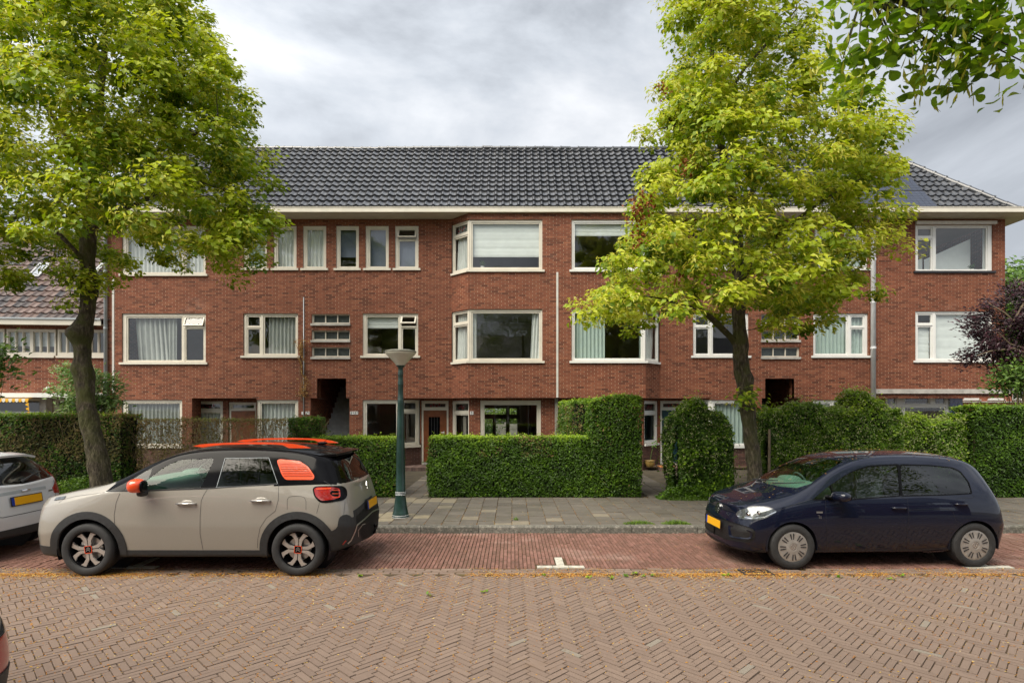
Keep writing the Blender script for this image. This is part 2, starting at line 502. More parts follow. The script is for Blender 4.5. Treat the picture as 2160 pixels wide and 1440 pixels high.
# herringbone road, laid at 45 degrees
W_ = .0615; L_ = .213
bl = []
c45 = math.cos(R(45))
for m_i in range(-75, 76):
    for k in range(-130, 240):
        ax, ay = k*W_ + m_i*L_, k*W_ - m_i*L_
        bl.append((ax + L_/2, ay + W_/2, 1, 0))
        bl.append((ax + L_ + W_/2, ay + W_ - L_/2, 0, 1))
bl = np.array(bl)
x = (bl[:, 0] - bl[:, 1])*c45; y = (bl[:, 0] + bl[:, 1])*c45
ux = (bl[:, 2] - bl[:, 3])*c45; uy = (bl[:, 2] + bl[:, 3])*c45
RY0, RY1 = -1.2, 7.19
keep = (np.abs(x) < 13.2) & (y > RY0 + .06) & (y < RY1 - .055)
x, y, ux, uy = x[keep], y[keep], ux[keep], uy[keep]
n = len(x)
blocks = np.stack([x + rng.normal(0, .0012, n), y + rng.normal(0, .0012, n), ux, uy, np.full(n, L_/2 - .0026) - np.abs(rng.normal(0, .0012, n)), np.full(n, W_/2 - .0023)], 1)
V, Fc, T = block_field(blocks, 0.0, rng, bev=.0022, drop=.014, tilt=.003, jit=.0015, tbase=np.clip(rng.normal(.5, .09, n) + noise2(x, y, .6)*.10 + (rng.random(n) < .012)*.5, 0, 1))
tag(npmesh('road', V, Fc, M['road_brick'], tint=T), kind='structure')
mb = MB(); mb.box(-60, 60, RY0, 9.62, -.30, -.0125)
tag(mb.build('road_bed', M['sand'], tint=True), kind='structure')

# gutter rows + parking bay of red clinkers, long side across the bay
bl = []
for r in range(3):
    yy = RY1 + .036 + r*.078
    for i in range(-66, 67):
        bl.append((i*.205 + (r % 2)*.1, yy, 1, 0, .100, .0355))
gut = np.array(bl)
V, Fc, T = block_field(gut, -.004, rng, bev=.006, jit=.004)
tag(npmesh('gutter', V, Fc, M['road_brick'], tint=T*.7), kind='structure')
bl = []
y0 = 7.43
px0, px1 = .055, .055
xs = np.arange(-13.2, 13.2, .0535)
for i, xx in enumerate(xs):
    off = rng.uniform(-.01, .01) + (.1 if i % 2 else 0)
    yy = y0 - .1 + off
    while yy < KY - .02:
        a, b = max(yy, y0), min(yy + .2, KY - .006)
        if b - a > .03: bl.append((xx, (a+b)/2, 0, 1, (b-a)/2 - .0032, .0238))
        yy += .203
park = np.array(bl)
# the white T of the parking bay lines replaces the red ones under it
def in_T(p):
    x_, y_ = p[0], p[1]
    for tx in (.64, 6.24, -4.96):
        if abs(x_ - tx) < .335 and y_ < y0 + .14: return True
        if abs(x_ - tx) < .075 and y_ < y0 + .56: return True
    return False
mask = np.array([in_T(p) for p in park])
park = park[~mask]
V, Fc, T = block_field(park, 0.0, rng, bev=.004, tbase=np.clip(rng.random(len(park))*.7 + .15 + noise2(park[:, 0], park[:, 1], .7)*.2, 0, 1))
tag(npmesh('parking_bay', V, Fc, M['park_brick'], tint=T), kind='structure')
M['marking'] = pm('white_marking_block', (.44,.42,.36), .85, 0, .30, 14, .5)
for tx in (.64, 6.24, -4.96):
    mb = MB()
    for k in range(3): mb.box(tx - .310 + k*.208, tx - .310 + k*.208 + .201, y0 + .004, y0 + .108, -.02, .004)
    for k in range(2): mb.box(tx - .050, tx + .052, y0 + .116 + k*.21, y0 + .116 + k*.21 + .203, -.02, .004)
    tag(mb.build('bay_marking', M['marking']), kind='structure')

# kerb of granite blocks
mb = MB(); xx = -13.3; 
while xx < 13.3:
    L = 1.28 if xx > -1.4 and xx < 1.2 else random.uniform(.95, 1.3)
    mb.tint = random.random()
    g = random.uniform(-.004, .004)
    b = .022
    prof = [(KY, -.1), (KY + .012, PZ - b), (KY + .03, PZ + g), (KY + .145, PZ + g), (KY + .145, -.1)]
    mb.prism(prof, xx + .004, xx + L - .004, lambda u, v, h: (h, u, v))
    xx += L
tag(mb.build('kerb', M['granite'], tint=True), kind='structure')

# pavement of concrete tiles, garden ground and front paths
bl = []
def tiles(xa, xb, ya, yb, sx=.30, sy=.30, stagger=.15, z=PZ):
    i = 0; xx = xa
    while xx < xb - .05:
        w_ = min(sx, xb - xx)
        yy = ya - (stagger if i % 2 else 0)
        while yy < yb - .02:
            a, b = max(yy, ya), min(yy + sy, yb)
            if b - a > .04:
                bl.append((xx + w_/2, (a+b)/2, 1, 0, w_/2 - .003, (b-a)/2 - .003))
            yy += sy
        xx += sx; i += 1
tiles(-13.2, 13.4, KY + .15, 12.72)
tiles(-2.62, -1.88, 12.72, 18.35, stagger=.0)
tiles(3.05, 3.95, 12.72, 18.35, .45, .45, stagger=.0)
tiles(-6.7, -5.3, 12.72, 18.8, stagger=.0)
tb = np.array(bl)
tt = np.clip(rng.normal(.5, .13, len(tb)), .1, .85)
tt[rng.random(len(tb)) < .025] = .95
nearlamp = (np.abs(tb[:, 0] + 2.0) < .62) & (np.abs(tb[:, 1] - 10.35) < .42)
tt[nearlamp] = np.where(rng.random(nearlamp.sum()) < .7, 1, .6)
nearpath = (np.abs(tb[:, 0] + 2.0) < .75) & (np.abs(tb[:, 1] - 12.3) < .32)
tt[nearpath] = .97
V, Fc, T = block_field(tb, PZ, rng, bev=.004, drop=.012, jit=.0035, tilt=.008, tbase=tt)
tag(npmesh('pavement', V, Fc, M['tile'], tint=T), kind='structure')
mb = MB(); mb.box(-60, 60, 9.63, 12.75, -.3, PZ - .010)
tag(mb.build('pavement_bed', M['sand'], tint=True), kind='structure')
mb = MB(); mb.box(-60, 60, 12.76, 23.5, -.3, PZ - .012)
tag(mb.build('garden_ground', M['soil']), kind='structure')
# rough lie of the land round the street
mb = MB(); mb.quad((-900, -900, -.35), (900, -900, -.35), (900, 900, -.35), (-900, 900, -.35))
tag(mb.build('ground', M['ground']), kind='structure')
mb = MB(); mb.box(-60, 60, 23.6, 75, -.34, PZ - .03)
M['grass'] = pm('lawn', (.07,.11,.03), .95, 0, .5, 1.2, .6)
tag(mb.build('lawn', M['grass']), kind='structure')
mb = MB(); mb.box(-60, 60, -9.5, -1.24, -.3, -.004)
tag(mb.build('near_pavement', M['tile'], tint=True), kind='structure')

# ------------------------------------------------------------------ litter: fallen lime bracts and blossom dust
def litter(name, n, f, size, mat, label):
    P = f(n); m = len(P)
    a = rng.uniform(0, 2*math.pi, m); s = rng.uniform(.5, 1.3, m)*size
    el = rng.uniform(.25, .8, m)
    ux, uy = np.cos(a)*s, np.sin(a)*s
    vx, vy = -np.sin(a)*s*el, np.cos(a)*s*el
    dz = rng.uniform(-.3, .3, m)*s
    V = np.zeros((m, 4, 3))
    V[:, 0] = np.stack([P[:, 0]-ux, P[:, 1]-uy, P[:, 2]], 1)
    V[:, 1] = np.stack([P[:, 0]-vx, P[:, 1]-vy, P[:, 2]+np.abs(dz)], 1)
    V[:, 2] = np.stack([P[:, 0]+ux, P[:, 1]+uy, P[:, 2]+.3*np.abs(dz)], 1)
    V[:, 3] = np.stack([P[:, 0]+vx, P[:, 1]+vy, P[:, 2]+.002], 1)
    Fc = np.arange(m*4).reshape(-1, 4)
    o = npmesh(name, V.reshape(-1, 3), Fc, mat, tint=np.repeat(rng.random(m), 4))
    return tag(o, label, 'litter', kind='stuff')
M['litter'] = tint_mat('dry_blossom', [(0, (.26,.085,.010)), (.55, (.46,.19,.022)), (.85, (.50,.31,.05)), (1, (.62,.48,.20))], .9, 0, 10, .2, 20)
def fl_gutter(n):
    x = rng.uniform(-13, 13, n); y = RY1 - np.abs(rng.normal(0, .11, n)) + rng.choice([0, .02, .08, .16, .24], n)*(rng.random(n) < .5)
    dens = .38 + .75*noise2(x*1.3, y*.4, 1.0) + .35*noise2(x*4.1, y*.4, 1.3) + .15*(x > 4)
    k = rng.random(n) < dens
    return np.stack([x, y, np.full(n, .003)], 1)[k]
def fl_road(n):
    x = rng.uniform(-13, 13, n); y = RY1 - rng.gamma(1.2, 1.1, n)
    k = (y > 2) & (rng.random(n) < (.35 + .5*np.clip(noise2(x*.9, y*1.1), 0, 1) + .15*(x < -2)))
    return np.stack([x, y, np.full(n, .002)], 1)[k]
def fl_joint(n):
    # caught in the joints between the pavers
    i = rng.integers(0, len(blocks), n); B = blocks[i]
    s = rng.choice([-1, 1], n); t = rng.uniform(-1, 1, n)
    short = rng.random(n) < .55
    a = np.where(short, s*B[:, 4], t*B[:, 4]); b = np.where(short, t*B[:, 5], s*B[:, 5])
    x = B[:, 0] + B[:, 2]*a - B[:, 3]*b; y = B[:, 1] + B[:, 3]*a + B[:, 2]*b
    k = rng.random(n) < np.clip(.45 + .8*noise2(x*.8, y*.9, 1.2), .08, 1)
    return np.stack([x, y, np.full(n, -.0015)], 1)[k]
def fl_pave(n):
    x = rng.uniform(-9, 13, n); y = rng.uniform(KY, 12.9, n)
    k = rng.random(n) < (.3 + .5*np.clip(noise2(x, y), 0, 1))
    return np.stack([x, y, np.full(n, PZ + .003)], 1)[k]
def fl_park(n):
    x = rng.uniform(-13, 13, n); y = rng.uniform(7.4, KY, n)
    k = rng.random(n) < (.15 + .4*np.clip(noise2(x*1.5, y*2), 0, 1) + .8*(y > KY - .07))
    return np.stack([x, y, np.full(n, .003)], 1)[k]
litter('fallen_blossom', 60000, fl_gutter, .011, M['litter'], 'drift of orange and yellow fallen lime blossom along the gutter')
litter('fallen_blossom', 22000, fl_road, .012, M['litter'], 'yellow fallen bracts strewn over the herringbone road')
litter('fallen_blossom', 85000, fl_joint, .0085, M['litter'], 'blossom dust caught in the joints of the road bricks')
litter('fallen_blossom', 3000, fl_pave, .012, M['litter'], 'dry bracts lying on the grey pavement tiles')
litter('fallen_blossom', 5000, fl_park, .009, M['litter'], 'dry bracts lying on the red parking bay bricks')

def fl_tile(n):
    i = rng.integers(0, len(tb), n); B = tb[i]; s = rng.choice([-1, 1], n); t = rng.uniform(-1, 1, n); sd2 = rng.random(n) < .7
    x = B[:, 0] + np.where(sd2, s*B[:, 4], t*B[:, 4]); y = B[:, 1] + np.where(sd2, t*B[:, 5], s*B[:, 5])
    k = rng.random(n) < np.clip(.35 + .8*noise2(x*1.1, y*1.3, 1.1), .05, 1)
    return np.stack([x, y, np.full(n, PZ + .001)], 1)[k]
litter('fallen_blossom', 14000, fl_tile, .010, M['litter'], 'yellow dust lining the joints of the pavement tiles')
# gully grate in the gutter
g = empty('gully_grate', at(1604, 1217, 7.1) * Vector((1, 1, 0)), 0, 'cast iron gully grate in the gutter before the dark blue car', 'drain')
gx, gy = g.location.x, 7.23
mb = MB()
mb.box(gx - .19, gx + .19, gy - .13, gy - .105, -.02, .006); mb.box(gx - .19, gx + .19, gy + .105, gy + .13, -.02, .006)
mb.box(gx - .19, gx - .165, gy - .105, gy + .105, -.02, .006); mb.box(gx + .165, gx + .19, gy - .105, gy + .105, -.02, .006)
mb.box(gx - .165, gx + .165, gy - .012, gy + .012, -.02, .004)
mb.build('frame', M['dark_metal'], g)
mb = MB()
for k in range(7):
    if k != 3: mb.box(gx - .150 + k*.05 - .009, gx - .150 + k*.05 + .009, gy - .105, gy - .014, -.02, .0); mb.box(gx - .150 + k*.05 - .009, gx - .150 + k*.05 + .009, gy + .014, gy + .105, -.02, .0)
mb.box(gx - .02, gx + .02, gy - .105, gy - .014, -.02, .002); mb.box(gx - .02, gx + .02, gy + .014, gy + .105, -.02, .002)
mb.build('bars', M['dark_metal'], g)
mb = MB(); mb.box(gx - .165, gx + .165, gy - .105, gy + .105, -.03, -.018); mb.build('pit', M['ink'], g)
# small green sprigs blown into the gutter
def sprig(px_, py_):
    p = at(px_, py_, HC*F/(py_ - HY)); r2 = random.Random(int(px_)); V = []; T = []
    for k in range(9):
        a = r2.uniform(0, 6.28); l = r2.uniform(.02, .045); c = p + Vector((r2.uniform(-.03, .03), r2.uniform(-.02, .02), .008))
        d = Vector((math.cos(a), math.sin(a), r2.uniform(.1, .9)))*l; s_ = Vector((-math.sin(a), math.cos(a), 0))*l*.4
        V += [c, c + d*.5 + s_, c + d, c + d*.5 - s_]; T += [r2.random()*.6 + .4]*4
    V = np.array([tuple(v) for v in V]); return V, T
# ------------------------------------------------------------------ walls and windows
YM, YB, YR, YG = 18.86, 18.29, 19.4, 18.6    # main wall, bay front, door recess, ground floor under the bay
CX = 1.44                                     # axis of symmetry of the pair of houses
def mirx(x): return 2*CX - x

class Seg:
    """vertical wall plane from a to b (xy); outward normal on the right hand of a->b"""
    def __init__(s, a, b):
        s.a = Vector((a[0], a[1])); s.b = Vector((b[0], b[1]))
        d = s.b - s.a; s.L = d.length; s.t = d / s.L; s.n = Vector((s.t.y, -s.t.x))
    def P(s, u, d, z):
        return (s.a.x + s.t.x*u - s.n.x*d, s.a.y + s.t.y*u - s.n.y*d, z)

def plate(mb, seg, u0, u1, z0, z1, holes, d0=0.0, d1=.12, outer=False):
    """flat sheet at depth d0 with rectangular holes whose sides run back to d1"""
    us = sorted({u0, u1, *[min(max(h[0], u0), u1) for h in holes], *[min(max(h[1], u0), u1) for h in holes]})
    zs = sorted({z0, z1, *[min(max(h[2], z0), z1) for h in holes], *[min(max(h[3], z0), z1) for h in holes]})
    for i in range(len(us)-1):
        if us[i+1] - us[i] < 1e-6: continue
        for j in range(len(zs)-1):
            if zs[j+1] - zs[j] < 1e-6: continue
            cu, cz = (us[i]+us[i+1])/2, (zs[j]+zs[j+1])/2
            if any(h[0] < cu < h[1] and h[2] < cz < h[3] for h in holes): continue
            mb.quad(seg.P(us[i], d0, zs[j]), seg.P(us[i+1], d0, zs[j]), seg.P(us[i+1], d0, zs[j+1]), seg.P(us[i], d0, zs[j+1]))
    for h in holes:
        a, b, c, d = h[:4]
        P = seg.P
        if a > u0 + 1e-6: mb.quad(P(a, d0, c), P(a, d0, d), P(a, d1, d), P(a, d1, c))
        if b < u1 - 1e-6: mb.quad(P(b, d0, d), P(b, d0, c), P(b, d1, c), P(b, d1, d))
        if c > z0 + 1e-6: mb.quad(P(b, d0, c), P(a, d0, c), P(a, d1, c), P(b, d1, c))
        if d < z1 - 1e-6: mb.quad(P(a, d0, d), P(b, d0, d), P(b, d1, d), P(a, d1, d))
    if outer:
        P = seg.P
        mb.quad(P(u0, d0, z1), P(u0, d0, z0), P(u0, d1, z0), P(u0, d1, z1))
        mb.quad(P(u1, d0, z0), P(u1, d0, z1), P(u1, d1, z1), P(u1, d1, z0))
        mb.quad(P(u0, d0, z0), P(u1, d0, z0), P(u1, d1, z0), P(u0, d1, z0))
        mb.quad(P(u0, d0, z1), P(u0, d1, z1), P(u1, d1, z1), P(u1, d0, z1))

def rot_top(pts, seg, ztop, ang, d):
    """swing points outwards about a top hinge"""
    o = []
    for p in pts:
        v = Vector(p); h = ztop - v.z
        rel = (Vector((v.x, v.y)) - seg.a); dep = -rel.dot(seg.n)
        uu = rel.dot(seg.t)
        dd = dep - d
        nd = dd*math.cos(ang) - h*math.sin(ang); nh = h*math.cos(ang) + dd*math.sin(ang)
        o.append(seg.P(uu, d + nd, ztop - nh))
    return o

def folds(mb, seg, u0, u1, z0, z1, d, amp=.03, per=.14, ph=0, lean=0):
    n = max(6, int((u1-u0)/per*8)); vs = []; fs = []
    for i in range(n+1):
        u = u0 + (u1-u0)*i/n
        dd = d + amp*math.sin(2*math.pi*(u/per) + ph + .8*math.sin(u*3.1))
        vs.append(seg.P(u, dd, z1))
        vs.append(seg.P(u + lean*(1 - .3*math.sin(i*.9)), d + amp*1.25*math.sin(2*math.pi*(u/per) + ph + .5 + .8*math.sin(u*3.1)), z0))
    for i in range(n): fs.append((2*i+1, 2*i+3, 2*i+2, 2*i))
    mb.add(vs, fs)

def window(parent, seg, rect, sashes, mat='cream', sill=True, dep=.04, curtain=None, sash_w=.045, glass='glass', name='window', sill_ext=.07, openings=()):
    """rect (u0,u1,z0,z1); sashes list of (u0,u1,z0,z1,kind)"""
    u0, u1, z0, z1 = rect
    mb = MB()
    fd = dep
    plate(mb, seg, u0, u1, z0, z1, [s[:4] for s in sashes] + list(openings), fd, fd + .10, True)
    # sash rings
    for s in sashes:
        a, b, c, d = s[:4]; k = s[4] if len(s) > 4 else 'n'
        start = len(mb.v)
        w_ = sash_w
        plate(mb, seg, a + .004, b - .004, c + .004, d - .004, [(a + w_, b - w_, c + w_, d - w_)], fd + .018, fd + .065, True)
        if k == 'o': mb.v[start:] = rot_top(mb.v[start:], seg, d, R(24), fd + .018)
        if k == 'O': mb.v[start:] = rot_top(mb.v[start:], seg, d, R(38), fd + .018)
    fr = mb.build(name, M[mat], parent)
    # panes
    for s in sashes:
        a, b, c, d = s[:4]; k = s[4] if len(s) > 4 else 'n'
        mb = MB(); w_ = sash_w
        P = seg.P; dd = fd + .045
        j = [random.uniform(-.0012, .0012) for _ in range(4)]
        mb.quad(P(a+w_, dd+j[0], c+w_), P(b-w_, dd+j[1], c+w_), P(b-w_, dd+j[2], d-w_), P(a+w_, dd+j[3], d-w_))
        if k == 'o': mb.v = rot_top(mb.v, seg, d, R(24), fd + .018)
        if k == 'O': mb.v = rot_top(mb.v, seg, d, R(38), fd + .018)
        mb.build('pane', M[glass if k != 'x' else 'glass_obscure'], fr)
        if k in ('l',):
            mb = MB(); nx = 5; w0 = b - a - 2*w_
            for i in range(1, nx): mb.obox(seg.a, seg.t, seg.n, a+w_+w0*i/nx - .004, a+w_+w0*i/nx + .004, dd-.006, dd-.002, c+w_, d-w_)
            for i in range(1, 3): mb.obox(seg.a, seg.t, seg.n, a+w_, b-w_, dd-.005, dd-.003, c+w_+(d-c-2*w_)*i/3-.004, c+w_+(d-c-2*w_)*i/3+.004)
            mb.build('leading', M['dark_metal'], fr)
            mb = MB()
            for q in range(4):
                uu = a + w_ + w0*(.25 + .14*q); zz = (c+d)/2 + (.03 if q % 2 else -.03)
                mb.obox(seg.a, seg.t, seg.n, uu, uu+.05, dd-.010, dd-.008, zz-.03, zz+.03)
            mb.build('stained_glass', M['stained'], fr)
    if sill:
        mb = MB()
        mb.obox(seg.a, seg.t, seg.n, u0 - sill_ext, u1 + sill_ext, -.055, fd + .08, z0 - .07, z0 - .003)
        mb.build('sill', M[mat if sill is True else sill], fr)
    # curtains, blinds
    for cdef in (curtain or []):
        kind, ca, cb, cz0, cz1 = cdef[:5]; mt = cdef[5] if len(cdef) > 5 else 'curtain'
        mb = MB(); a = u0 + (u1-u0)*ca; b = u0 + (u1-u0)*cb; c = z0 + (z1-z0)*cz0; d = z0 + (z1-z0)*cz1
        if kind == 'f': folds(mb, seg, a, b, c, d, fd + .15, .028, .13, random.random()*6)
        if kind == 'g': folds(mb, seg, a, b, c, d, fd + .16, .035, .16, random.random()*6, lean=.12)
        if kind == 'h': folds(mb, seg, a, b, c, d, fd + .15, .03, .10, random.random()*6, lean=-.08)
        if kind == 'b':
            vs = []; fs = []; nz = 26; nx = 8
            for i in range(nz+1):
                for q in range(nx+1):
                    dd = fd + .12 + .006*math.sin(q*2.3 + i*1.7) + (.012 if (i % 6) == 0 else 0)
                    vs.append(seg.P(a + (b-a)*q/nx, dd, c + (d-c)*i/nz))
            for i in range(nz):
                for q in range(nx): k0 = i*(nx+1)+q; fs.append((k0, k0+1, k0+nx+2, k0+nx+1))
            mb.add(vs, fs)
        if kind == 't':
            mb.add([seg.P(a, fd+.5, c), seg.P(b, fd+.5, c), seg.P(b, fd+.5, d), seg.P(a, fd+.5, c + (d-c)*.42)], [(0, 1, 2, 3)])
        if kind == 's':
            n = int((d-c)/.035)
            for i in range(n):
                z = c + i*.035
                mb.quad(seg.P(a, fd+.17, z), seg.P(b, fd+.17, z), seg.P(b, fd+.195, z+.030), seg.P(a, fd+.195, z+.030))
        mb.build({'f': 'curtain', 'g': 'curtain', 'h': 'curtain', 'b': 'blind', 't': 'pale_attic_wall', 's': 'slatted_blind'}[kind], M[mt], fr, smooth=kind != 's')
    return fr
M['stained'] = pm('stained_glass', (.22,.03,.035), .3, 0, .5, 9)

bld = empty('apartment_building', (0, YM, 0), 0, 'long three storey red brick terrace with angled bays and dark tiled roof', 'building')
XL, XR = -13.47, 16.28
ZS, ZT = 2.45, 8.36      # underside and top of the upper wall
main_l = Seg((XL, YM), (-1.99, YM)); main_r = Seg((4.87, YM), (XR, YM))
bay = Seg((-1.40, YB), (4.28, YB)); ang_l = Seg((-1.99, YM), (-1.40, YB)); ang_r = Seg((4.28, YB), (4.87, YM))
side_l = Seg((XL, 23.3), (XL, YM)); side_r = Seg((XR, YM), (XR, 23.3))
ppm = F / YM; ppb = F / YB
def ux(px, d=YM, seg=None): return X(px, d)
class Win: pass
specs = []      # (seg, rect in world x/z, sashes, opts)
def pxr(x0, y0, x1, y1, d=YM): return (X(x0, d), X(x1, d), Z(y1, d), Z(y0, d))
def addw(rect, sashes, mirror=False, d=YM, **o):
    r = pxr(*rect, d); ss = [pxr(*s[:4], d) + tuple(s[4:]) for s in sashes]
    if mirror:
        r = (mirx(r[1]), mirx(r[0]), r[2], r[3]); ss = [(mirx(s[1]), mirx(s[0])) + s[2:] for s in ss]
    return r, ss, o
# windows of the left half, traced in photograph pixels
L1 = [
 ((257,661,434,764), [(265,667,384,762),(388,691,430,762),(388,667,430,689,'o')], dict(curtain=[('g',.12,.50,0,1,'curtain_grey'),('f',.50,.62,0,1,'curtain_grey')])),
 ((513,661,628.5,750), [(554,665,625,748),(519,691,549,748),(519,665,549,689)], dict(curtain=[('f',.42,.97,0,1,'curtain_grey')])),
 ((765,661,882,750), [(771,665,842,748),(846,690,878,748),(846,665,878,687,'O')], dict(curtain=[('b',.03,.62,.66,1,'blind')])),
]
L2 = [
 ((257,476,434,578), [(265,482,384,576),(388,505,430,576),(388,482,430,502)], dict(curtain=[('f',.02,.95,0,1,'curtain')])),
 ((513.6,476,563,566), [(520,505,560,564),(520,481,560,502)], dict(curtain=[('f',.1,.9,0,1,'curtain_teal')])),
 ((576.5,476,625.4,566), [(582,481,621,564)], dict(curtain=[('f',.05,.95,0,1,'curtain')])),
 ((639,476,688,566), [(644,481,684,564)], dict(curtain=[('f',.05,.95,0,1,'curtain')])),
 ((709,476,757,566), [(714,481,753,564)], dict(curtain=[('s',.1,.9,.3,1,'slat')])),
 ((771,476,820,566), [(777,481,816,564)], dict(curtain=[('s',.1,.9,.05,1,'slat')])),
 ((833.5,476,882.7,566), [(839,505,878,564),(839,481,878,503,'o')], dict(curtain=[('s',.1,.9,0,.8,'slat')])),
]
vents = [(657,662,738,682),(657,696.5,738,717),(657,731.6,738,752.5)]
W_main_l, W_main_r, V_l, V_r = [], [], [], []
for r, ss, o in L1 + L2:
    W_main_l.append(addw(r, ss, **o))
for k, (r, ss, o) in enumerate(L1[1:] + L2[1:]):
    o = dict(o)
    if k == 0: o['curtain'] = [('f',.05,.98,0,1,'curtain_teal')]
    if k == 1: o['curtain'] = []; ss = [s[:4] for s in ss]
    W_main_r.append(addw(r, ss, True, mat='white', **o))
for v in vents:
    a, b, c, d = pxr(*v); w3 = (b-a)/3
    ss = [(a + .05 + (b-a-.06)*i/3, a + .01 + (b-a-.06)*(i+1)/3 + .02, c + .03, d - .03, 'x') for i in range(3)]
    V_l.append(((a, b, c, d), ss, {})); V_r.append(((mirx(b), mirx(a), c, d), [(mirx(s[1]), mirx(s[0])) + s[2:] for s in ss], {}))
# the right-hand corner flat
W_main_r.append(addw((1931,474,2094,571.5), [(1936,479,1969,499),(1936,502,1969,570),(1974,477,2086,570)], mat='white', sill='dark_metal', curtain=[('f',.93,.99,0,1,'curtain'),('t',.265,.88,.0,.80,'blind'),('t',.03,.24,.05,.38,'blind')]))
W_main_r.append(addw((1931,656,2094,760), [(1936,661,1969,683),(1936,686,1969,758),(1974,660,2086,758)], mat='white', curtain=[('b',.28,.97,.02,1,'blind'),('b',.04,.22,.02,.7,'blind')]))
for W_ in (W_main_l, W_main_r):
    for i, (r, ss, o) in enumerate(W_): pass

wall = MB()
def holes_of(Ws): return [r for r, ss, o in Ws]
def shift(seg, rs): return [(r[0]-seg.a.x, r[1]-seg.a.x, r[2], r[3]) for r in rs]
# stair porches cut into the lower edge of the upper wall
NZ = 3.10
n_l = (X(669, YM), X(730, YM), ZS, NZ); n_r = (mirx(n_l[1]), mirx(n_l[0]), ZS, NZ)
plate(wall, main_l, 0, main_l.L, ZS, ZT, shift(main_l, holes_of(W_main_l) + [v[0] for v in V_l] + [n_l]), 0, .14)
plate(wall, main_r, 0, main_r.L, ZS, ZT, shift(main_r, holes_of(W_main_r) + [v[0] for v in V_r] + [n_r]), 0, .14)
# bay windows
bayW = []
for (ya, yb, cur_l, cur_r) in ((463, 569, [('b',.02,.98,.28,1,'blind')], [('b',.02,.98,.70,1,'blind')]),
                               (652, 761, [('f',.02,.10,0,1,'curtain'), ('h',.87,.99,0,1,'curtain')], [('f',.02,.46,0,1,'curtain_teal'), ('f',.93,.99,0,1,'curtain_teal')])):
    r = pxr(988.5, ya, 1144, yb, YB)
    s1 = [pxr(994, ya+5, 1140, yb-3, YB)]
    bayW.append((r, s1, dict(curtain=cur_l)))
    bayW.append(((mirx(r[1]), mirx(r[0]), r[2], r[3]), [(mirx(s[1]), mirx(s[0])) + s[2:] for s in s1], dict(curtain=cur_r, mat='white')))
plate(wall, bay, 0, bay.L, ZS, ZT + .1, [(a - bay.a.x if a - bay.a.x > .03 else -.01, b - bay.a.x if bay.L - (b - bay.a.x) > .03 else bay.L + .01, c, d) for a, b, c, d in [q[0] for q in bayW]], 0, .14)
zr = [(q[0][2], q[0][3]) for q in (bayW[0], bayW[2])]
for sg in (ang_l, ang_r):
    plate(wall, sg, 0, sg.L, ZS, ZT + .06, [(-.01, sg.L + .01, a, b) for a, b in zr], 0, .14)
# side walls, soffit
plate(wall, side_l, 0, side_l.L, ZS, ZT, [], 0, .1)
plate(wall, side_r, 0, side_r.L, 2.75, ZT, [], 0, .1)
upper = wall.build('wall', M['brick'], bld)
sf = MB()
def soff(poly, z): sf.add([(x, y, z) for x, y in poly], [tuple(range(len(poly)))[::-1]])
soff([(XL, YM), (X(669, YM), YM), (X(669, YM), YR+.5), (XL, YR+.5)], ZS)
soff([(X(730, YM), YM), (-1.99, YM), (-1.99, YR+.5), (X(730, YM), YR+.5)], ZS)
soff([(-1.99, YM), (-1.40, YB), (4.28, YB), (4.87, YM), (4.87, YR+.5), (-1.99, YR+.5)], ZS)
soff([(4.87, YM), (n_r[0], YM), (n_r[0], YR+.5), (4.87, YR+.5)], ZS)
soff([(n_r[1], YM), (11.95, YM), (11.95, YR+.5), (n_r[1], YR+.5)], ZS)
sf.build('soffit', M['concrete'], bld)

def place(parent, seg, Ws, **kw):
    for r, ss, o in Ws:
        off = seg.a.x
        o2 = dict(kw); o2.update(o)
        window(parent, seg, (r[0]-off, r[1]-off, r[2], r[3]), [(s[0]-off, s[1]-off) + tuple(s[2:]) for s in ss], **o2)
place(bld, main_l, W_main_l)
place(bld, main_r, W_main_r)
place(bld, bay, bayW)
for seg, mt in ((ang_l, 'cream'), (ang_r, 'white')):
    for k, (za, zb) in enumerate(zr):
        sp = za + (zb-za)*.74
        a0, a1 = (.05, seg.L - .06) if seg is ang_l else (.06, seg.L - .05)
        window(bld, seg, (0.0, seg.L, za, zb), [(a0, a1, za + .05, sp - .03), (a0, a1, sp + .03, zb - .05, 'l' if k == 0 or mt == 'white' else 'n')], mat=mt,
               curtain=[('h', .15, .9, 0, .98, 'curtain')], sill_ext=.0)
# stairwell ventilation windows
for Ws in (V_l, V_r):
    for r, ss, o in Ws:
        seg = main_l if Ws is V_l else main_r
        off = seg.a.x
        fr = window(bld, seg, (r[0]-off, r[1]-off, r[2], r[3]), [(s[0]-off, s[1]-off) + tuple(s[2:]) for s in ss], sill=False, dep=.06, sash_w=.008, name='stairwell_window')
        mb = MB(); mb.obox(seg.a, seg.t, seg.n, r[0]-off-.02, r[1]-off+.02, -.05, .10, r[2]-.075, r[2]-.003)
        mb.build('sill', M['concrete'], fr)

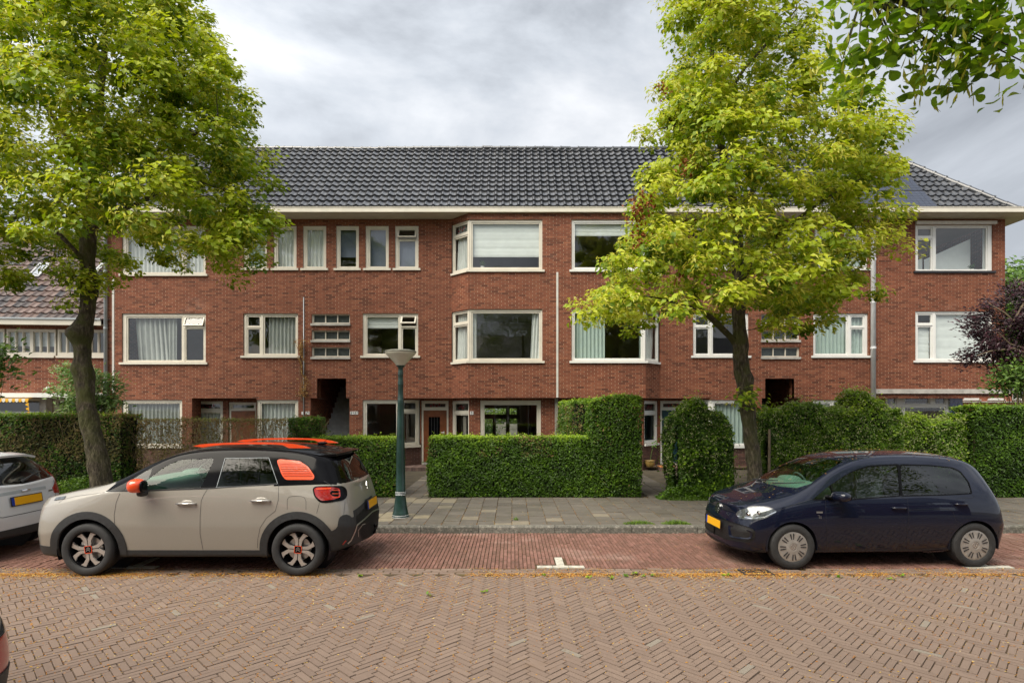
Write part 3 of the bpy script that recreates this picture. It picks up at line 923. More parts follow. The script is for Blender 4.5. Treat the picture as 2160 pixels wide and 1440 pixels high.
# ---- ground floor of the left and right house
def gseg(xa, ya, xb, yb, mir):
    if not mir: return Seg((xa, ya), (xb, yb))
    return Seg((mirx(xb), yb), (mirx(xa), ya))
def glow(px, d): return X(px, d)
def ground_wall(seg, holes, z0=.0, split=.92):
    a = MB(); plate(a, seg, 0, seg.L, split, ZS, holes, 0, .12); a.build('wall', M['brick'], bld)
    a = MB(); plate(a, seg, 0, seg.L, z0, split, [h for h in holes if h[2] < split], 0, .12); a.build('plinth', M['brick_dark'], bld)
def qwall(*q):
    a = MB(); a.quad(*q); a.build('wall', M['brick'], bld)
for mir in (False, True):
    mt = 'white' if mir else 'cream'
    def S(xa, ya, xb, yb): return gseg(xa, ya, xb, yb, mir)
    def U(seg, rect):     # world x-range (left house) -> segment coordinate
        a, b = rect[0], rect[1]
        if mir: a, b = mirx(b), mirx(a)
        return (a - seg.a.x, b - seg.a.x) + tuple(rect[2:])
    def wnd(seg, rect, sashes, **k):
        k.setdefault('mat', mt)
        return window(bld, seg, U(seg, rect), [U(seg, s) for s in sashes], **k)
    if not mir:
        # far left room window, then a recess with a glazed door and a brown door, then a curtained window
        s = S(XL, YM, X(405, YM), YM); r = pxr(257, 843, 384, 940)
        ground_wall(s, [U(s, r)])
        wnd(s, r, [pxr(264, 848, 380, 938)], curtain=[('f', .03, .97, 0, 1, 'curtain_grey')])
        s = S(X(405, YM), YR, X(541, YM), YR)
        d1 = pxr(402, 846, 470, 980, YR); d2 = pxr(482, 848, 540, 980, YR)
        s0 = S(X(405, YM), YM, X(405, YM), YR)
        qwall((X(405,YM), YM, .92), (X(405,YM), YR, .92), (X(405,YM), YR, ZS), (X(405,YM), YM, ZS))
        qwall((X(541,YM), YR, .0), (X(541,YM), YM, .0), (X(541,YM), YM, ZS), (X(541,YM), YR, ZS))
        ground_wall(s, [U(s, d1), U(s, d2)])
        q = wnd(s, d1, [pxr(409, 849, 466, 864, YR) + ('l',), pxr(409, 868, 466, 978, YR)], curtain=[('f', .1, .9, 0, .85, 'curtain')], sill=False)
        fr = wnd(s, d2, [pxr(486, 851, 537, 863, YR)], sill=False, name='door_frame')
        dl = pxr(487, 866, 537, 979, YR)
        mb = MB(); a, b, c, d = U(s, dl); mb.obox(s.a, s.t, s.n, a, b, .025, .05, c, d); mb.build('door', M['door_brown'], bld)
        s = S(X(541, YM), YM, X(655, YM), YM); r = pxr(541, 843, 629, 938)
        ground_wall(s, [U(s, r)])
        wnd(s, r, [pxr(547, 848, 624, 936)], curtain=[('f', .03, .97, 0, 1, 'curtain')])
    else:
        # right of the right porch: wall with a window, reaching to the down pipe
        s = S(X(513, YM), YM, X(655, YM), YM); r = pxr(541, 843, 629, 938)
        ground_wall(s, [U(s, r)])
        wnd(s, r, [pxr(547, 848, 585, 936), pxr(588, 848, 624, 936)], curtain=[('f', .03, .97, 0, 1, 'curtain')])
    # pier right of the stairs, room window, angled corner light
    s = S(X(737, YM), YM, X(845, YM), YM); r = pxr(765, 843, 845, 940)
    h = U(s, r)
    hh = (h[0], s.L + .01, h[2], h[3]) if not mir else (-.01, h[1], h[2], h[3])
    ground_wall(s, [hh])
    wnd(s, r, [pxr(770, 848, 838, 938)], curtain=[] if not mir else [('f', 0, 1, 0, 1, 'curtain_teal')])
    s = S(X(845, YM), YM, X(886, YR), YR)
    zt, zb_ = Z(843, YM), Z(940, YM)
    ground_wall(s, [(-.01, s.L + .01, zb_, zt)])
    sp = zb_ + (zt-zb_)*.75
    window(bld, s, (0, s.L, zb_, zt), [(.06, s.L-.08, zb_+.05, sp-.03), (.06, s.L-.08, sp+.03, zt-.05)], mat=mt, sill_ext=.0)
    # front door in the recess
    s = S(X(886, YR), YR, X(950, YR), YR); r = pxr(889, 845, 946, 984, YR)
    ground_wall(s, [U(s, r)])
    fr = wnd(s, r, [pxr(893, 848, 942, 861, YR) + ('l',)], sill=False, name='door_frame', openings=[U(s, pxr(893, 865, 942, 980, YR))])
    dm = M['door_teal'] if mir else M['door_brown']
    mb = MB(); leaf = U(s, pxr(893, 865, 942, 974, YR)); lite = U(s, pxr(904, 879, 928, 925, YR))
    plate(mb, s, leaf[0], leaf[1], leaf[2], leaf[3], [lite], .022, .06, True)
    for k in range(3):
        zz = leaf[2] + .14 + k*.14
        mb.obox(s.a, s.t, s.n, leaf[0]+.12, leaf[1]-.12, .016, .0215, zz, zz+.09)
    dr = mb.build('door', dm, bld)
    mb = MB(); mb.quad(s.P(lite[0], .045, lite[2]), s.P(lite[1], .045, lite[2]), s.P(lite[1], .045, lite[3]), s.P(lite[0], .045, lite[3])); mb.build('pane', M['gloss_black'], dr)
    mb = MB()
    for k in range(1, 4):
        uu = lite[0] + (lite[1]-lite[0])*k/4; mb.obox(s.a, s.t, s.n, uu-.006, uu+.006, .030, .040, lite[2], lite[3])
    mb.build('grille', M['dark_metal'], dr)
    hx = leaf[1]-.09 if not mir else leaf[0]+.09
    mb = MB(); mb.obox(s.a, s.t, s.n, hx-.015, hx+.015, -.002, .021, leaf[2]+.90, leaf[2]+1.06)
    mb.tube([s.P(hx, -.03, leaf[2]+1.0), s.P(hx - (.09 if not mir else -.09), -.03, leaf[2]+1.0)], .009); mb.build('handle', M['metal'], dr)
    mb = MB(); bx_ = U(s, pxr(893, 975, 942, 984, YR)); mb.obox(s.a, s.t, s.n, bx_[0], bx_[1], .012, .06, bx_[2], bx_[3]); mb.build('threshold', M['concrete'], bld)
    # angled side light back out to the bay
    s = S(X(950, YR), YR, -1.39, YG); zt, zb_ = ZS - .09, .95
    ground_wall(s, [(.08, s.L - .02, zb_, zt)])
    sp = zb_ + (zt-zb_)*.72
    window(bld, s, (.08, s.L - .02, zb_, zt), [(.16, s.L-.09, zb_+.06, sp-.03), (.16, s.L-.09, sp+.03, zt-.05, 'l')], mat=mt, sill_ext=.0)
    s = S(-1.39, YG, CX, YG); r = (X(1013, YG), X(1141, YG), .92, ZS - .08)
    ground_wall(s, [U(s, r)])
    wnd(s, r, [(r[0]+.09, r[1]-.09, r[2]+.06, r[3]-.10)], curtain=[('f', .05, .9, 0, 1, 'curtain')] if mir else [])
# stair porches
for mir in (False, True):
    xa, xb = X(655, YM), X(737, YM)
    stp = MB(); pw = MB()
    if mir: xa, xb = mirx(xb), mirx(xa)
    if not mir:
        sx0, sx1 = xa, xb
    else: sx0, sx1 = xa, xb
    y1 = YM + 3.4
    pw.quad((xa, YM, .1), (xa, y1, .1), (xa, y1, 4.6), (xa, YM, ZS + (0 if True else 0)))
    pw.quad((xb, y1, .1), (xb, YM, .1), (xb, YM, ZS), (xb, y1, 4.6))
    pw.quad((xa, y1, .1), (xb, y1, .1), (xb, y1, 4.6), (xa, y1, 4.6))
    na, nb = (n_l[0], n_l[1]) if not mir else (n_r[0], n_r[1])
    # brick cheeks of the narrower opening above, and its ceiling
    for q, w0, w1 in ((na, xa, na), (nb, nb, xb)):
        pw.quad((w0, YM, ZS), (w1, YM, ZS), (w1, YM + .34, ZS), (w0, YM + .34, ZS))
    pw.quad((na, YM, ZS), (na, YM + .34, ZS), (na, YM + .34, NZ), (na, YM, NZ))
    pw.quad((nb, YM + .34, ZS), (nb, YM, ZS), (nb, YM, NZ), (nb, YM + .34, NZ))
    pw.quad((xa, YM + .34, ZS), (na, YM + .34, ZS), (na, YM + .34, 4.6), (xa, YM + .34, 4.6))
    pw.quad((nb, YM + .34, ZS), (xb, YM + .34, ZS), (xb, YM + .34, 4.6), (nb, YM + .34, 4.6))
    pw.quad((na, YM, NZ), (nb, YM, NZ), (nb, YM + 1.2, NZ + .5), (na, YM + 1.2, NZ + .5))
    for k in range(14):
        z = .17 + k*.20; yy = YM + .35 + k*.215
        stp.box(sx0 + .02, sx1 - .02, yy, yy + .30, z - .05 , z + .14)
        stp.box(sx0 + .02, sx1 - .02, yy - .025, yy + .28, z + .141, z + .175)
    pw.build('porch_wall', M['brick'], bld)
    stp.build('stairs', M['stair'], bld)
for mir in (False, True):
    xx = X(655, YM) + .12
    if mir: xx = mirx(xx)
    mb = MB(); mb.tube([(xx, YM + .25, .95), (xx, YM + 2.9, 3.45)], .018); mb.tube([(xx, YM + .3, .1), (xx, YM + .3, 1.0)], .014)
    mb.build('handrail', M['door_brown'], bld)
# corner flat: set back ground floor under a concrete slab, open corner
YC = 19.25
s = Seg((11.95, YC), (X(2030, YC), YC))
r1 = (X(1868, YC) - 11.95, X(2003, YC) - 11.95, Z(866, YC) - .9, Z(828, YC))
gw = MB(); plate(gw, s, 0, s.L, .0, 2.6, [(r1[0], s.L - .42, -.01, 2.61)], 0, .12)
sash = []
for a, b in ((1872, 1893), (1909, 1964), (1973, 1998)): sash.append((X(a, YC)-11.95, X(b, YC)-11.95, Z(853, YC), Z(832, YC)))
for a, b in ((1872, 1905), (1909, 1998)): sash.append((X(a, YC)-11.95, X(b, YC)-11.95, 1.0, Z(857, YC)))
window(bld, s, r1, sash, mat='white')
mb = MB(); mb.obox(s.a, s.t, s.n, r1[0], r1[1], .03, .06, .1, r1[2]-.075); mb.build('panel', M['trim_white'], bld)
pier = MB(); gr = MB()
pu0, pu1 = X(2003, YC), X(2030, YC)
gr.box(pu0, pu1, YC - .01, YC + .45, .1, 2.6); gr.build('pier', M['grout'], bld)
zz = .12; row = 0
while zz < 2.58:
    hcell = min(.19, 2.59 - zz)
    cuts = [(pu0 + .006, pu0 + .13), (pu0 + .14, pu1 - .004)] if row % 2 else [(pu0 + .006, pu0 + .25), (pu0 + .262, pu1 - .004)]
    for a, b in cuts: pier.box(a, b, YC - .022, YC - .008, zz, zz + hcell - .012)
    zz += .2; row += 1
pier.build('glazed_tiles', M['blue_tile'], bld)
mb = MB(); mb.box(11.98, XR + .12, YM - .07, 23.3, 2.60, 2.75); mb.build('slab', M['concrete'], bld)
mb = MB(); mb.box(XR - .5, XR - .1, 22.8, 23.2, .1, 2.6); mb.build('column', M['brick'], bld)
qwall((11.95, YM, 0), (11.95, YC, 0), (11.95, YC, 2.6), (11.95, YM, 2.6))
qwall((X(2030, YC), YC, 0), (X(2030, YC), 23.3, 0), (X(2030, YC), 23.3, 2.6), (X(2030, YC), YC, 2.6))
qwall((XL, 23.3, 0), (XL, YM, 0), (XL, YM, ZS), (XL, 23.3, ZS))
gw.build('wall', M['brick'], bld)

# roller shutter box over the top corner window
mb = MB(); a, b = X(1930, YM), X(2099, YM); mb.box(a, b, YM - .09, YM - .005, Z(474, YM), Z(467.5, YM)); mb.build('shutter_box', M['trim_white'], bld)

# eaves: fascia, gutter soffit
XE0, XE1 = -13.75, 16.95
mb = MB()
mb.box(XE0, XE1, 18.17, 18.20, 8.356, 8.505)
mb.build('fascia', M['cream'], bld); mb = MB(); mb.box(XE1 - .03, XE1, 18.201, 23.7, 8.356, 8.505); mb.build('fascia', M['cream'], bld); mb = MB()
mb.box(XE0, XE1, 18.155, 18.20, 8.505, 8.52)
mb.build('gutter_edge', M['cream'], bld)
mb = MB(); mb.box(XE0, XE1 - .03, 18.20, 18.95, 8.35, 8.375); mb.box(XR - .05, XE1 - .03, 18.95, 23.7, 8.35, 8.375)
mb.build('eaves_soffit', M['soffit'], bld)
mb = MB(); mb.box(XE0, XE1 - .03, 18.205, 18.42, 8.376, 8.40); mb.build('gutter', M['zinc'], bld)

# ---- pantile roofs as real corrugated courses
def pantiles(x0, x1, y0, z0, slope, n_rows, tw=.235, th=.325, lap=.034, clip=None, seed=1, per=8, amp=.030, tilet=None, T=None):
    """returns V, F, tint; each row is a strip of S-shaped tiles, the lower edge raised over the row below"""
    rs = np.random.default_rng(seed)
    cs, sn = math.cos(slope), math.sin(slope)
    nc = int((x1-x0)/tw)
    Vs = []; Fs = []; Ts = []; base = 0
    u = np.arange(nc*per + 1) / per
    fr = u % 1.0
    prof = amp*np.where(fr < .42, np.sin(fr/.42*math.pi)*1.0, -.42*np.sin((fr-.42)/.58*math.pi))
    xs = x0 + u*tw
    for r in range(n_rows):
        s0, s1 = r*th, (r+1)*th + .01
        colt = np.repeat(rs.random(nc), per); colt = np.append(colt, colt[-1])
        jit = np.repeat(rs.normal(0, .002, nc), per); jit = np.append(jit, 0)
        h0 = prof + lap + .014 + jit; h1 = prof + .014 + jit*.5; hb = prof + .002
        def P(s, h): return np.stack([xs, y0 + s*cs - h*sn, z0 + s*sn + h*cs], 1)
        rows = [P(s0, hb*0 + prof + .004), P(s0, h0), P(s0 + .008, h0 + .006), P(s1, h1)]
        m = nc*per + 1
        V = np.concatenate(rows)
        i = np.arange(nc*per)
        xc = (xs[:-1] + xs[1:])/2
        if clip is not None: i = i[clip(xc, (s0+s1)/2*cs)]
        for q in range(3):
            Fs.append(np.stack([base + q*m + i, base + q*m + i + 1, base + (q+1)*m + i + 1, base + (q+1)*m + i], 1))
        Vs.append(V); Ts.append(np.tile(colt, 4)); base += len(V)
    return np.concatenate(Vs), np.concatenate(Fs), np.concatenate(Ts)
M['tile_dark'] = tint_mat('glazed_dark_tile', [(0, (.020,.022,.027)), (.6, (.034,.036,.042)), (1, (.058,.060,.066))], .30, .2, 30, .3, 8, spec=.6, coat=.6)
M['tile_mix'] = tint_mat('weathered_tile', [(0, (.022,.025,.032)), (.35, (.062,.045,.042)), (.7, (.105,.062,.050)), (1, (.145,.095,.082))], .42, .3, 30, .35, 8, spec=.5)
slope = math.atan(1.145)
hip = lambda x, t: x < 16.38 - t
V, Fc, T = pantiles(-13.7, 16.4, 18.40, 8.43, slope, 14, clip=hip, tw=.252, amp=.038, lap=.046)
tag(npmesh('roof', V, Fc, M['tile_dark'], bld, T), None)
mb = MB()      # other slopes and underlay
t_ = 2.93
mb.quad((-13.7, 18.42, 8.40), (16.36, 18.42, 8.40), (16.36 - t_, 18.42 + t_, 8.40 + 1.145*t_), (-13.7, 18.42 + t_, 8.40 + 1.145*t_))
mb.quad((16.36, 18.42, 8.42), (16.36, 23.5, 8.42), (16.36 - t_, 23.5, 8.42 + 1.145*t_), (16.36 - t_, 18.42 + t_, 8.42 + 1.145*t_))
mb.quad((-13.7, 18.42 + t_, 8.40 + 1.145*t_), (16.36 - t_, 18.42 + t_, 8.40 + 1.145*t_), (16.36 - t_, 23.5, 8.42 + 1.145*t_), (-13.7, 23.5, 8.42 + 1.145*t_))
mb.build('roof_back', M['tile_dark'], bld, tint=True)
mb = MB(); mb.add([(-13.7, 18.42, 8.37), (-13.7, 18.42 + t_, 8.37 + 1.145*t_), (-13.7, 23.5, 8.37 + 1.145*t_), (-13.7, 23.5, 8.37)], [(0, 1, 2, 3)]); mb.build('gable', M['brick'], bld)
# ridge and hip tiles
mb = MB()
def ridge(a, b, n, rad=.10):
    a, b = Vector(a), Vector(b)
    for i in range(n):
        mb.tint = random.random()
        p, q = a.lerp(b, i/n), a.lerp(b, (i+1)/n + .002)
        jz = Vector((0, 0, random.gauss(0, .006) + .012*math.sin(i*.21))); p = p + jz; q = q + jz
        mb.tube([p, p.lerp(q, .12), p.lerp(q, .13), q], [rad*1.18, rad*1.18, rad, rad*.98], 10)
zr_ = 8.43 + 1.145*t_
ridge((-13.7, 18.40 + t_, zr_ + .02), (16.36 - t_, 18.40 + t_, zr_ + .02), 84, .085)
ridge((16.36, 18.42, 8.50), (16.36 - t_, 18.42 + t_, zr_ + .02), 13)
mb.build('ridge_tiles', M['tile_dark'], bld, tint=True, smooth=40)

# interiors: floors, back wall and partitions
mb = MB()
YI = YM + 3.9
for z in (2.50, 5.55):
    cuts_ = [(XL + .1, X(653, YM)), (X(739, YM), -1.95), (4.83, mirx(X(739, YM))), (mirx(X(653, YM)), XR - .1)] if z < 3 else [(XL + .1, -1.95), (4.83, XR - .1)]
    for a_, b_ in cuts_: mb.box(a_, b_, YM + .35, YI, z, z + .12)
    mb.box(-1.95, 4.83, YM + .14, YI, z, z + .12)
mb.box(XL + .1, XR - .1, YM + .35, YI, 8.30, 8.34)
for z0, z1 in ((2.62, 5.55), (5.67, 8.3)):
    mb.box(XL + .1, XR - .1, YI, YI + .1, z0, z1)
mb.box(XL + .1, -1.6, YI, YI + .1, 0, 2.5); mb.box(1.35, X(2030, YC) - .1, YI, YI + .1, 0, 2.5)
for px in (500, 570, 632, 698, 764, 827, 925): 
    for x_ in (X(px, YM), mirx(X(px, YM))): mb.box(x_ - .04, x_ + .04, YM + .36, YI, 5.67, 8.3)
for px in (480, 650, 745, 915):
    for x_ in (X(px, YM), mirx(X(px, YM))): mb.box(x_ - .04, x_ + .04, YM + .36, YI, 2.62, 5.55)
for px in (395, 476, 870): 
    for x_ in ((X(px, YM), mirx(X(px, YM))) if px == 870 else (X(px, YM),)): mb.box(x_ - .04, x_ + .04, YR + .2, YI, 0, 2.5)
for px in (651, 741):
    for x_ in (X(px, YM), mirx(X(px, YM))): mb.box(x_ - .03, x_ + .03, YM + .2, YI, 0, 2.5)
mb.box(CX - .05, CX + .05, YB + .2, YI, 0, 8.3)
mb.box(-1.62, -1.52, YG + .4, YI, 0, 2.5)
mb.build('interior_walls', M['room'], bld)
mb = MB(); mb.box(XL + .1, -1.55, YM + .2, YI, .15, .2); mb.box(-1.5, X(2030, YC) - .1, YG + .2, YI, .15, .2); mb.build('ground_floor', M['room_floor'], bld)
# garden doors seen through the ground floor bay window
gsg = Seg((-1.6, YI), (1.35, YI))
def gx_(px): return X(px, YI) + 1.6
mb = MB()
plate(mb, gsg, 0, gsg.L, .15, 2.5, [(gx_(1010), gx_(1067), Z(873.5, YI), Z(861, YI)), (gx_(1075), gx_(1090), Z(873.5, YI), Z(861, YI)),
      (gx_(1010), gx_(1039), .55, Z(883, YI)), (gx_(1046), gx_(1067), .35, Z(883, YI)), (gx_(1075), gx_(1091), .35, Z(883, YI))], 0, .08, True)
mb.build('garden_doors', M['room_floor'], bld)
# rear ground-floor partition right part, its shade put into a black colour
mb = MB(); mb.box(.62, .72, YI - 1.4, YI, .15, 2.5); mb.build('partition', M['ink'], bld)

# window-sill house plant in the top bay
pl = MB()
pb = Seg((-1.40, YB), (4.28, YB))
def pot(x, y, z, r, h, label, name='potted_plant', leafc=16, size=.1, mat='plate_white'):
    o = empty(name, (x, y, z), 0, label, 'plant')
    m = MB(); m.lathe([(0, 0), (r*.7, 0), (r, h), (r*.9, h), (r*.8, h-.02), (0, h-.02)], (x, y, z), 16); m.build('pot', M[mat], o, smooth=40)
    m = MB()
    for i in range(leafc):
        a = random.uniform(0, 6.28); l = random.uniform(.6, 1.3)*size; e_ = random.uniform(.5, 1.4)
        d = Vector((math.cos(a)*math.cos(e_), math.sin(a)*math.cos(e_), math.sin(e_)))
        b0 = Vector((x, y, z + h)); c_ = b0 + d*l; s_ = d.cross(Vector((0, 0, 1))).normalized()*l*.16
        mid = b0.lerp(c_, .5) + Vector((0, 0, l*.12))
        m.tint = random.random(); m.quad(b0, mid - s_, c_, mid + s_)
    m.build('leaves', M['leaf_plain'], o, tint=True, uv=False)
    return o
M['leaf_plain'] = leaf_mat('plain_leaf', [(0, (.02,.05,.012)), (1, (.07,.14,.03))])
pot(X(1017, YB), YB + .22, zr[0][0] + .06, .07, .10, 'small plant in a white pot in the top floor bay window left of the strip', size=.2)
pot(X(2062, YM), YM + .22, Z(569, YM), .05, .08, 'small spiky plant on the sill of the top floor corner window', size=.16)
# ------------------------------------------------------------------ cars
def paint(name, c, coat=1.0, metal=.0, rough=.45, flake=.08, dirt=(.25,.22,.18)):
    t = NT(name)
    z = t.n('ShaderNodeSeparateXYZ'); t.l(t.obj(), z.inputs[0])
    f = t.noise(260, 2)
    cc = t.mix(t.mr(f, .3, .7, 0, 1), tuple(x*(1-flake) for x in c), tuple(min(1, x*(1+flake)) for x in c))
    d = t.n('ShaderNodeMath', operation='MULTIPLY'); t.l(t.mr(z.outputs['Z'], .2, .7, .35, 0), d.inputs[0]); t.l(t.noise(5, 5), d.inputs[1])
    cc = t.mix(d.outputs[0], cc, dirt)
    m = t.base(cc, rough, metal, coat)
    t.p.inputs['Coat Roughness'].default_value = .015
    if max(c) < .05: t.p.inputs['Specular IOR Level'].default_value = .1
    return m
M['taupe'] = paint('soft_sand_paint', (.295,.274,.24), 1, .25, .42)
M['navy'] = paint('night_blue_paint', (.0018,.0038,.015), 1, 0, .5, .2, (.010,.009,.009))
M['pearl'] = paint('white_car_paint', (.66,.68,.72), 1, .05, .4, .03)
M['carmine'] = paint('dark_red_paint', (.36,.008,.015), 1, .25, .35, .15)
M['lens'] = pm('headlight_lens', (.11,.12,.125), .12, .5, .5, 22, 0, .6)

def inpoly(p, poly):
    x, y = p; c = False; n = len(poly); j = n-1
    for i in range(n):
        xi, yi = poly[i]; xj, yj = poly[j]
        if (yi > y) != (yj > y) and x < (xj-xi)*(y-yi)/(yj-yi) + xi: c = not c
        j = i
    return c
def smooth_poly(pts, n=1, r=5.0):
    """polygon with rounded corners"""
    q = []; N_ = len(pts)
    if n == 0: return list(pts)
    for i in range(N_):
        p, a, b = pts[i], pts[i-1], pts[(i+1) % N_]
        la, lb = math.dist(p, a), math.dist(p, b)
        ta, tb = min(r, la*.45)/la, min(r, lb*.45)/lb
        A = (p[0]+(a[0]-p[0])*ta, p[1]+(a[1]-p[1])*ta); B = (p[0]+(b[0]-p[0])*tb, p[1]+(b[1]-p[1])*tb)
        for t in (0, .33, .67, 1): q.append(((1-t)**2*A[0]+2*t*(1-t)*p[0]+t*t*B[0], (1-t)**2*A[1]+2*t*(1-t)*p[1]+t*t*B[1]))
    return q
def circ(cx, cz, r, n=40, a0=0, a1=360):
    return [(cx + r*math.cos(R(a0+(a1-a0)*i/n)), cz + r*math.sin(R(a0+(a1-a0)*i/n))) for i in range(n if a1-a0 == 360 else n+1)]

class Car:
    def __init__(s, root, st):
        s.root = root
        s.Minv = (Matrix.Translation(root.location) @ Matrix.Rotation(root.rotation_euler[2], 4, 'Z')).inverted()
        s.C = s.Minv @ Vector((0, 0, HC))
        K = 12; vs = []; idx = {}
        def lerp(a, b, t): return a + (b-a)*t
        for i, q in enumerate(st):
            xs_, xc, zb, zm, zs, zte, ztc, wb, wm, ws, wt = q
            sec = [(0, zb), (wb*.6, zb), (wb, zb+.03), (lerp(wb, wm, .62), lerp(zb, zm, .52)), (wm, zm), (lerp(wm, ws, .22) , lerp(zm, zs, .62)),
                   (ws, zs), (lerp(ws, wt, .42), lerp(zs, zte, .5)), (wt, zte), (wt*.84, lerp(zte, ztc, .5)), (wt*.45, lerp(zte, ztc, .9)), (0, ztc)]
            for k, (y, z) in enumerate(sec):
                x = xs_ if k <= 4 else (lerp(xs_, xc, .5) if k == 5 else xc)
                if y == 0: idx[i, k, 0] = idx[i, k, 1] = len(vs); vs.append((x, 0, z))
                else:
                    idx[i, k, 0] = len(vs); vs.append((x, -y, z)); idx[i, k, 1] = len(vs); vs.append((x, y, z))
        fs = []; NS = len(st)
        for i in range(NS-1):
            for k in range(K-1):
                for sd_ in (0, 1):
                    f = [idx[i, k, sd_], idx[i+1, k, sd_], idx[i+1, k+1, sd_], idx[i, k+1, sd_]]
                    if sd_: f = f[::-1]
                    g = []
                    for v in f:
                        if v not in g: g.append(v)
                    if len(g) > 2: fs.append(g)
        me = bpy.data.meshes.new('tmp'); me.from_pydata(vs, [], fs); me.update()
        bm = bmesh.new(); bm.from_mesh(me); bmesh.ops.recalc_face_normals(bm, faces=bm.faces)
        if sum(f.normal.z*f.calc_area() for f in bm.faces if f.calc_center_median().z > 1.0) < 0: bmesh.ops.reverse_faces(bm, faces=bm.faces)
        cl = bm.edges.layers.float.new('crease_edge')
        bm.verts.ensure_lookup_table()
        crease = {}
        for i in range(NS-1):
            for k, wgt in ((6, .5), (8, .3), (2, .5), (4, .55)):
                for sd_ in (0, 1): crease[frozenset((idx[i, k, sd_], idx[i+1, k, sd_]))] = wgt
        for e_ in bm.edges:
            w_ = crease.get(frozenset((e_.verts[0].index, e_.verts[1].index)))
            if w_: e_[cl] = w_
        bm.to_mesh(me); bm.free()
        o = bpy.data.objects.new('tmp', me); col.objects.link(o)
        md = o.modifiers.new('s', 'SUBSURF'); md.levels = 3; md.subdivision_type = 'CATMULL_CLARK'
        dg = bpy.context.evaluated_depsgraph_get(); ev = o.evaluated_get(dg)
        me2 = bpy.data.meshes.new_from_object(ev)
        s.bm = bmesh.new(); s.bm.from_mesh(me2)
        bpy.data.objects.remove(o); bpy.data.meshes.remove(me); bpy.data.meshes.remove(me2)
        for f in s.bm.faces: f.smooth = True
        tb = s.bm.copy(); bmesh.ops.triangulate(tb, faces=tb.faces); tb.normal_update()
        s.tri = [[v.index for v in f.verts] for f in tb.faces]
        s.co = [v.co.copy() for v in tb.verts]; s.no = [v.normal.copy() for v in tb.verts]
        s.bvh = BVHTree.FromPolygons(s.co, s.tri); tb.free()
    # projections: ('px', mirror) through the camera, or ('xz', side) / ('yz', sign) / ('xy',)
    def proj(s, mode):
        if mode[0] == 'px':
            my = -1 if mode[1] else 1
            RC = s.Minv.inverted()
            def f(p):
                q = RC @ Vector((p.x, p.y*my, p.z))
                return (1080 + q.x/q.y*F, HY + (HC - q.z)/q.y*F)
            C = Vector((s.C.x, s.C.y*my, s.C.z))
            def plane(a, b):
                da = s.ray(a, my); db = s.ray(b, my)
                return C, da.cross(db)
            vis = lambda fc: (C - fc.calc_center_median()).dot(fc.normal) > 0
            return f, plane, vis
        if mode[0] == 'xz':
            sg = mode[1]
            def plane(a, b): return Vector((a[0], 0, a[1])), Vector((b[1]-a[1], 0, -(b[0]-a[0])))
            return (lambda p: (p.x, p.z)), plane, (lambda fc: fc.calc_center_median().y*sg > .15 and (mode[-1] == 'all' or fc.normal.y*sg > .15))
        if mode[0] == 'yz':
            sg = mode[1]
            def plane(a, b): return Vector((0, a[0], a[1])), Vector((0, b[1]-a[1], -(b[0]-a[0])))
            return (lambda p: (p.y, p.z)), plane, (lambda fc: fc.normal.x*sg > .12)
        def plane(a, b): return Vector((a[0], a[1], 0)), Vector((b[1]-a[1], -(b[0]-a[0]), 0))
        return (lambda p: (p.x, p.y)), plane, (lambda fc: fc.normal.z > .15)
    def ray(s, px, my=1):
        d = Vector(((px[0]-1080)/F, 1, (HY-px[1])/F)); d = s.Minv.to_3x3() @ d
        return Vector((d.x, d.y*my, d.z))
    def cut(s, poly, mode):
        bm = s.bm; f, plane, vis = s.proj(mode); bm.normal_update()
        u0 = min(p[0] for p in poly); u1 = max(p[0] for p in poly); v0 = min(p[1] for p in poly); v1 = max(p[1] for p in poly)
        fs = set()
        for fc in bm.faces:
            if not vis(fc): continue
            pr = [f(v.co) for v in fc.verts]
            if max(p[0] for p in pr) < u0 or min(p[0] for p in pr) > u1 or max(p[1] for p in pr) < v0 or min(p[1] for p in pr) > v1: continue
            fs.add(fc)
        n = len(poly)
        for i in range(n):
            a, b = poly[i], poly[(i+1) % n]
            if abs(a[0]-b[0]) + abs(a[1]-b[1]) < 1e-6: continue
            co, no = plane(a, b)
            # only the faces near this edge
            mu0, mu1 = min(a[0], b[0]), max(a[0], b[0]); mv0, mv1 = min(a[1], b[1]), max(a[1], b[1])
            near = []
            for fc in fs:
                if not fc.is_valid: continue
                pr = [f(v.co) for v in fc.verts]
                if max(p[0] for p in pr) < mu0 - 1e-4 or min(p[0] for p in pr) > mu1 + 1e-4 or max(p[1] for p in pr) < mv0 - 1e-4 or min(p[1] for p in pr) > mv1 + 1e-4: continue
                near.append(fc)
            if not near: continue
            ge = list({e_ for fc in near for e_ in fc.edges}); gv = list({v for fc in near for v in fc.verts})
            r = bmesh.ops.bisect_plane(bm, geom=gv + ge + near, plane_co=co, plane_no=no.normalized(), dist=1e-6)
            for g in r['geom']:
                if isinstance(g, bmesh.types.BMFace): fs.add(g)
        fs = [fc for fc in fs if fc.is_valid]
        return [fc for fc in fs if inpoly(f(fc.calc_center_median()), poly)]
    def normal_at(s, p):
        loc, no, i, d = s.bvh.find_nearest(p)
        if i is None: return Vector((0, 0, 1))
        a, b, c = s.tri[i]
        from mathutils.geometry import barycentric_transform
        A, B, Cc = s.co[a], s.co[b], s.co[c]
        v0 = B-A; v1 = Cc-A; v2 = loc-A
        d00 = v0.dot(v0); d01 = v0.dot(v1); d11 = v1.dot(v1); d20 = v2.dot(v0); d21 = v2.dot(v1)
        den = d00*d11 - d01*d01
        if abs(den) < 1e-14: return no
        v = (d11*d20 - d01*d21)/den; w_ = (d00*d21 - d01*d20)/den; u = 1-v-w_
        return (s.no[a]*u + s.no[b]*v + s.no[c]*w_).normalized()
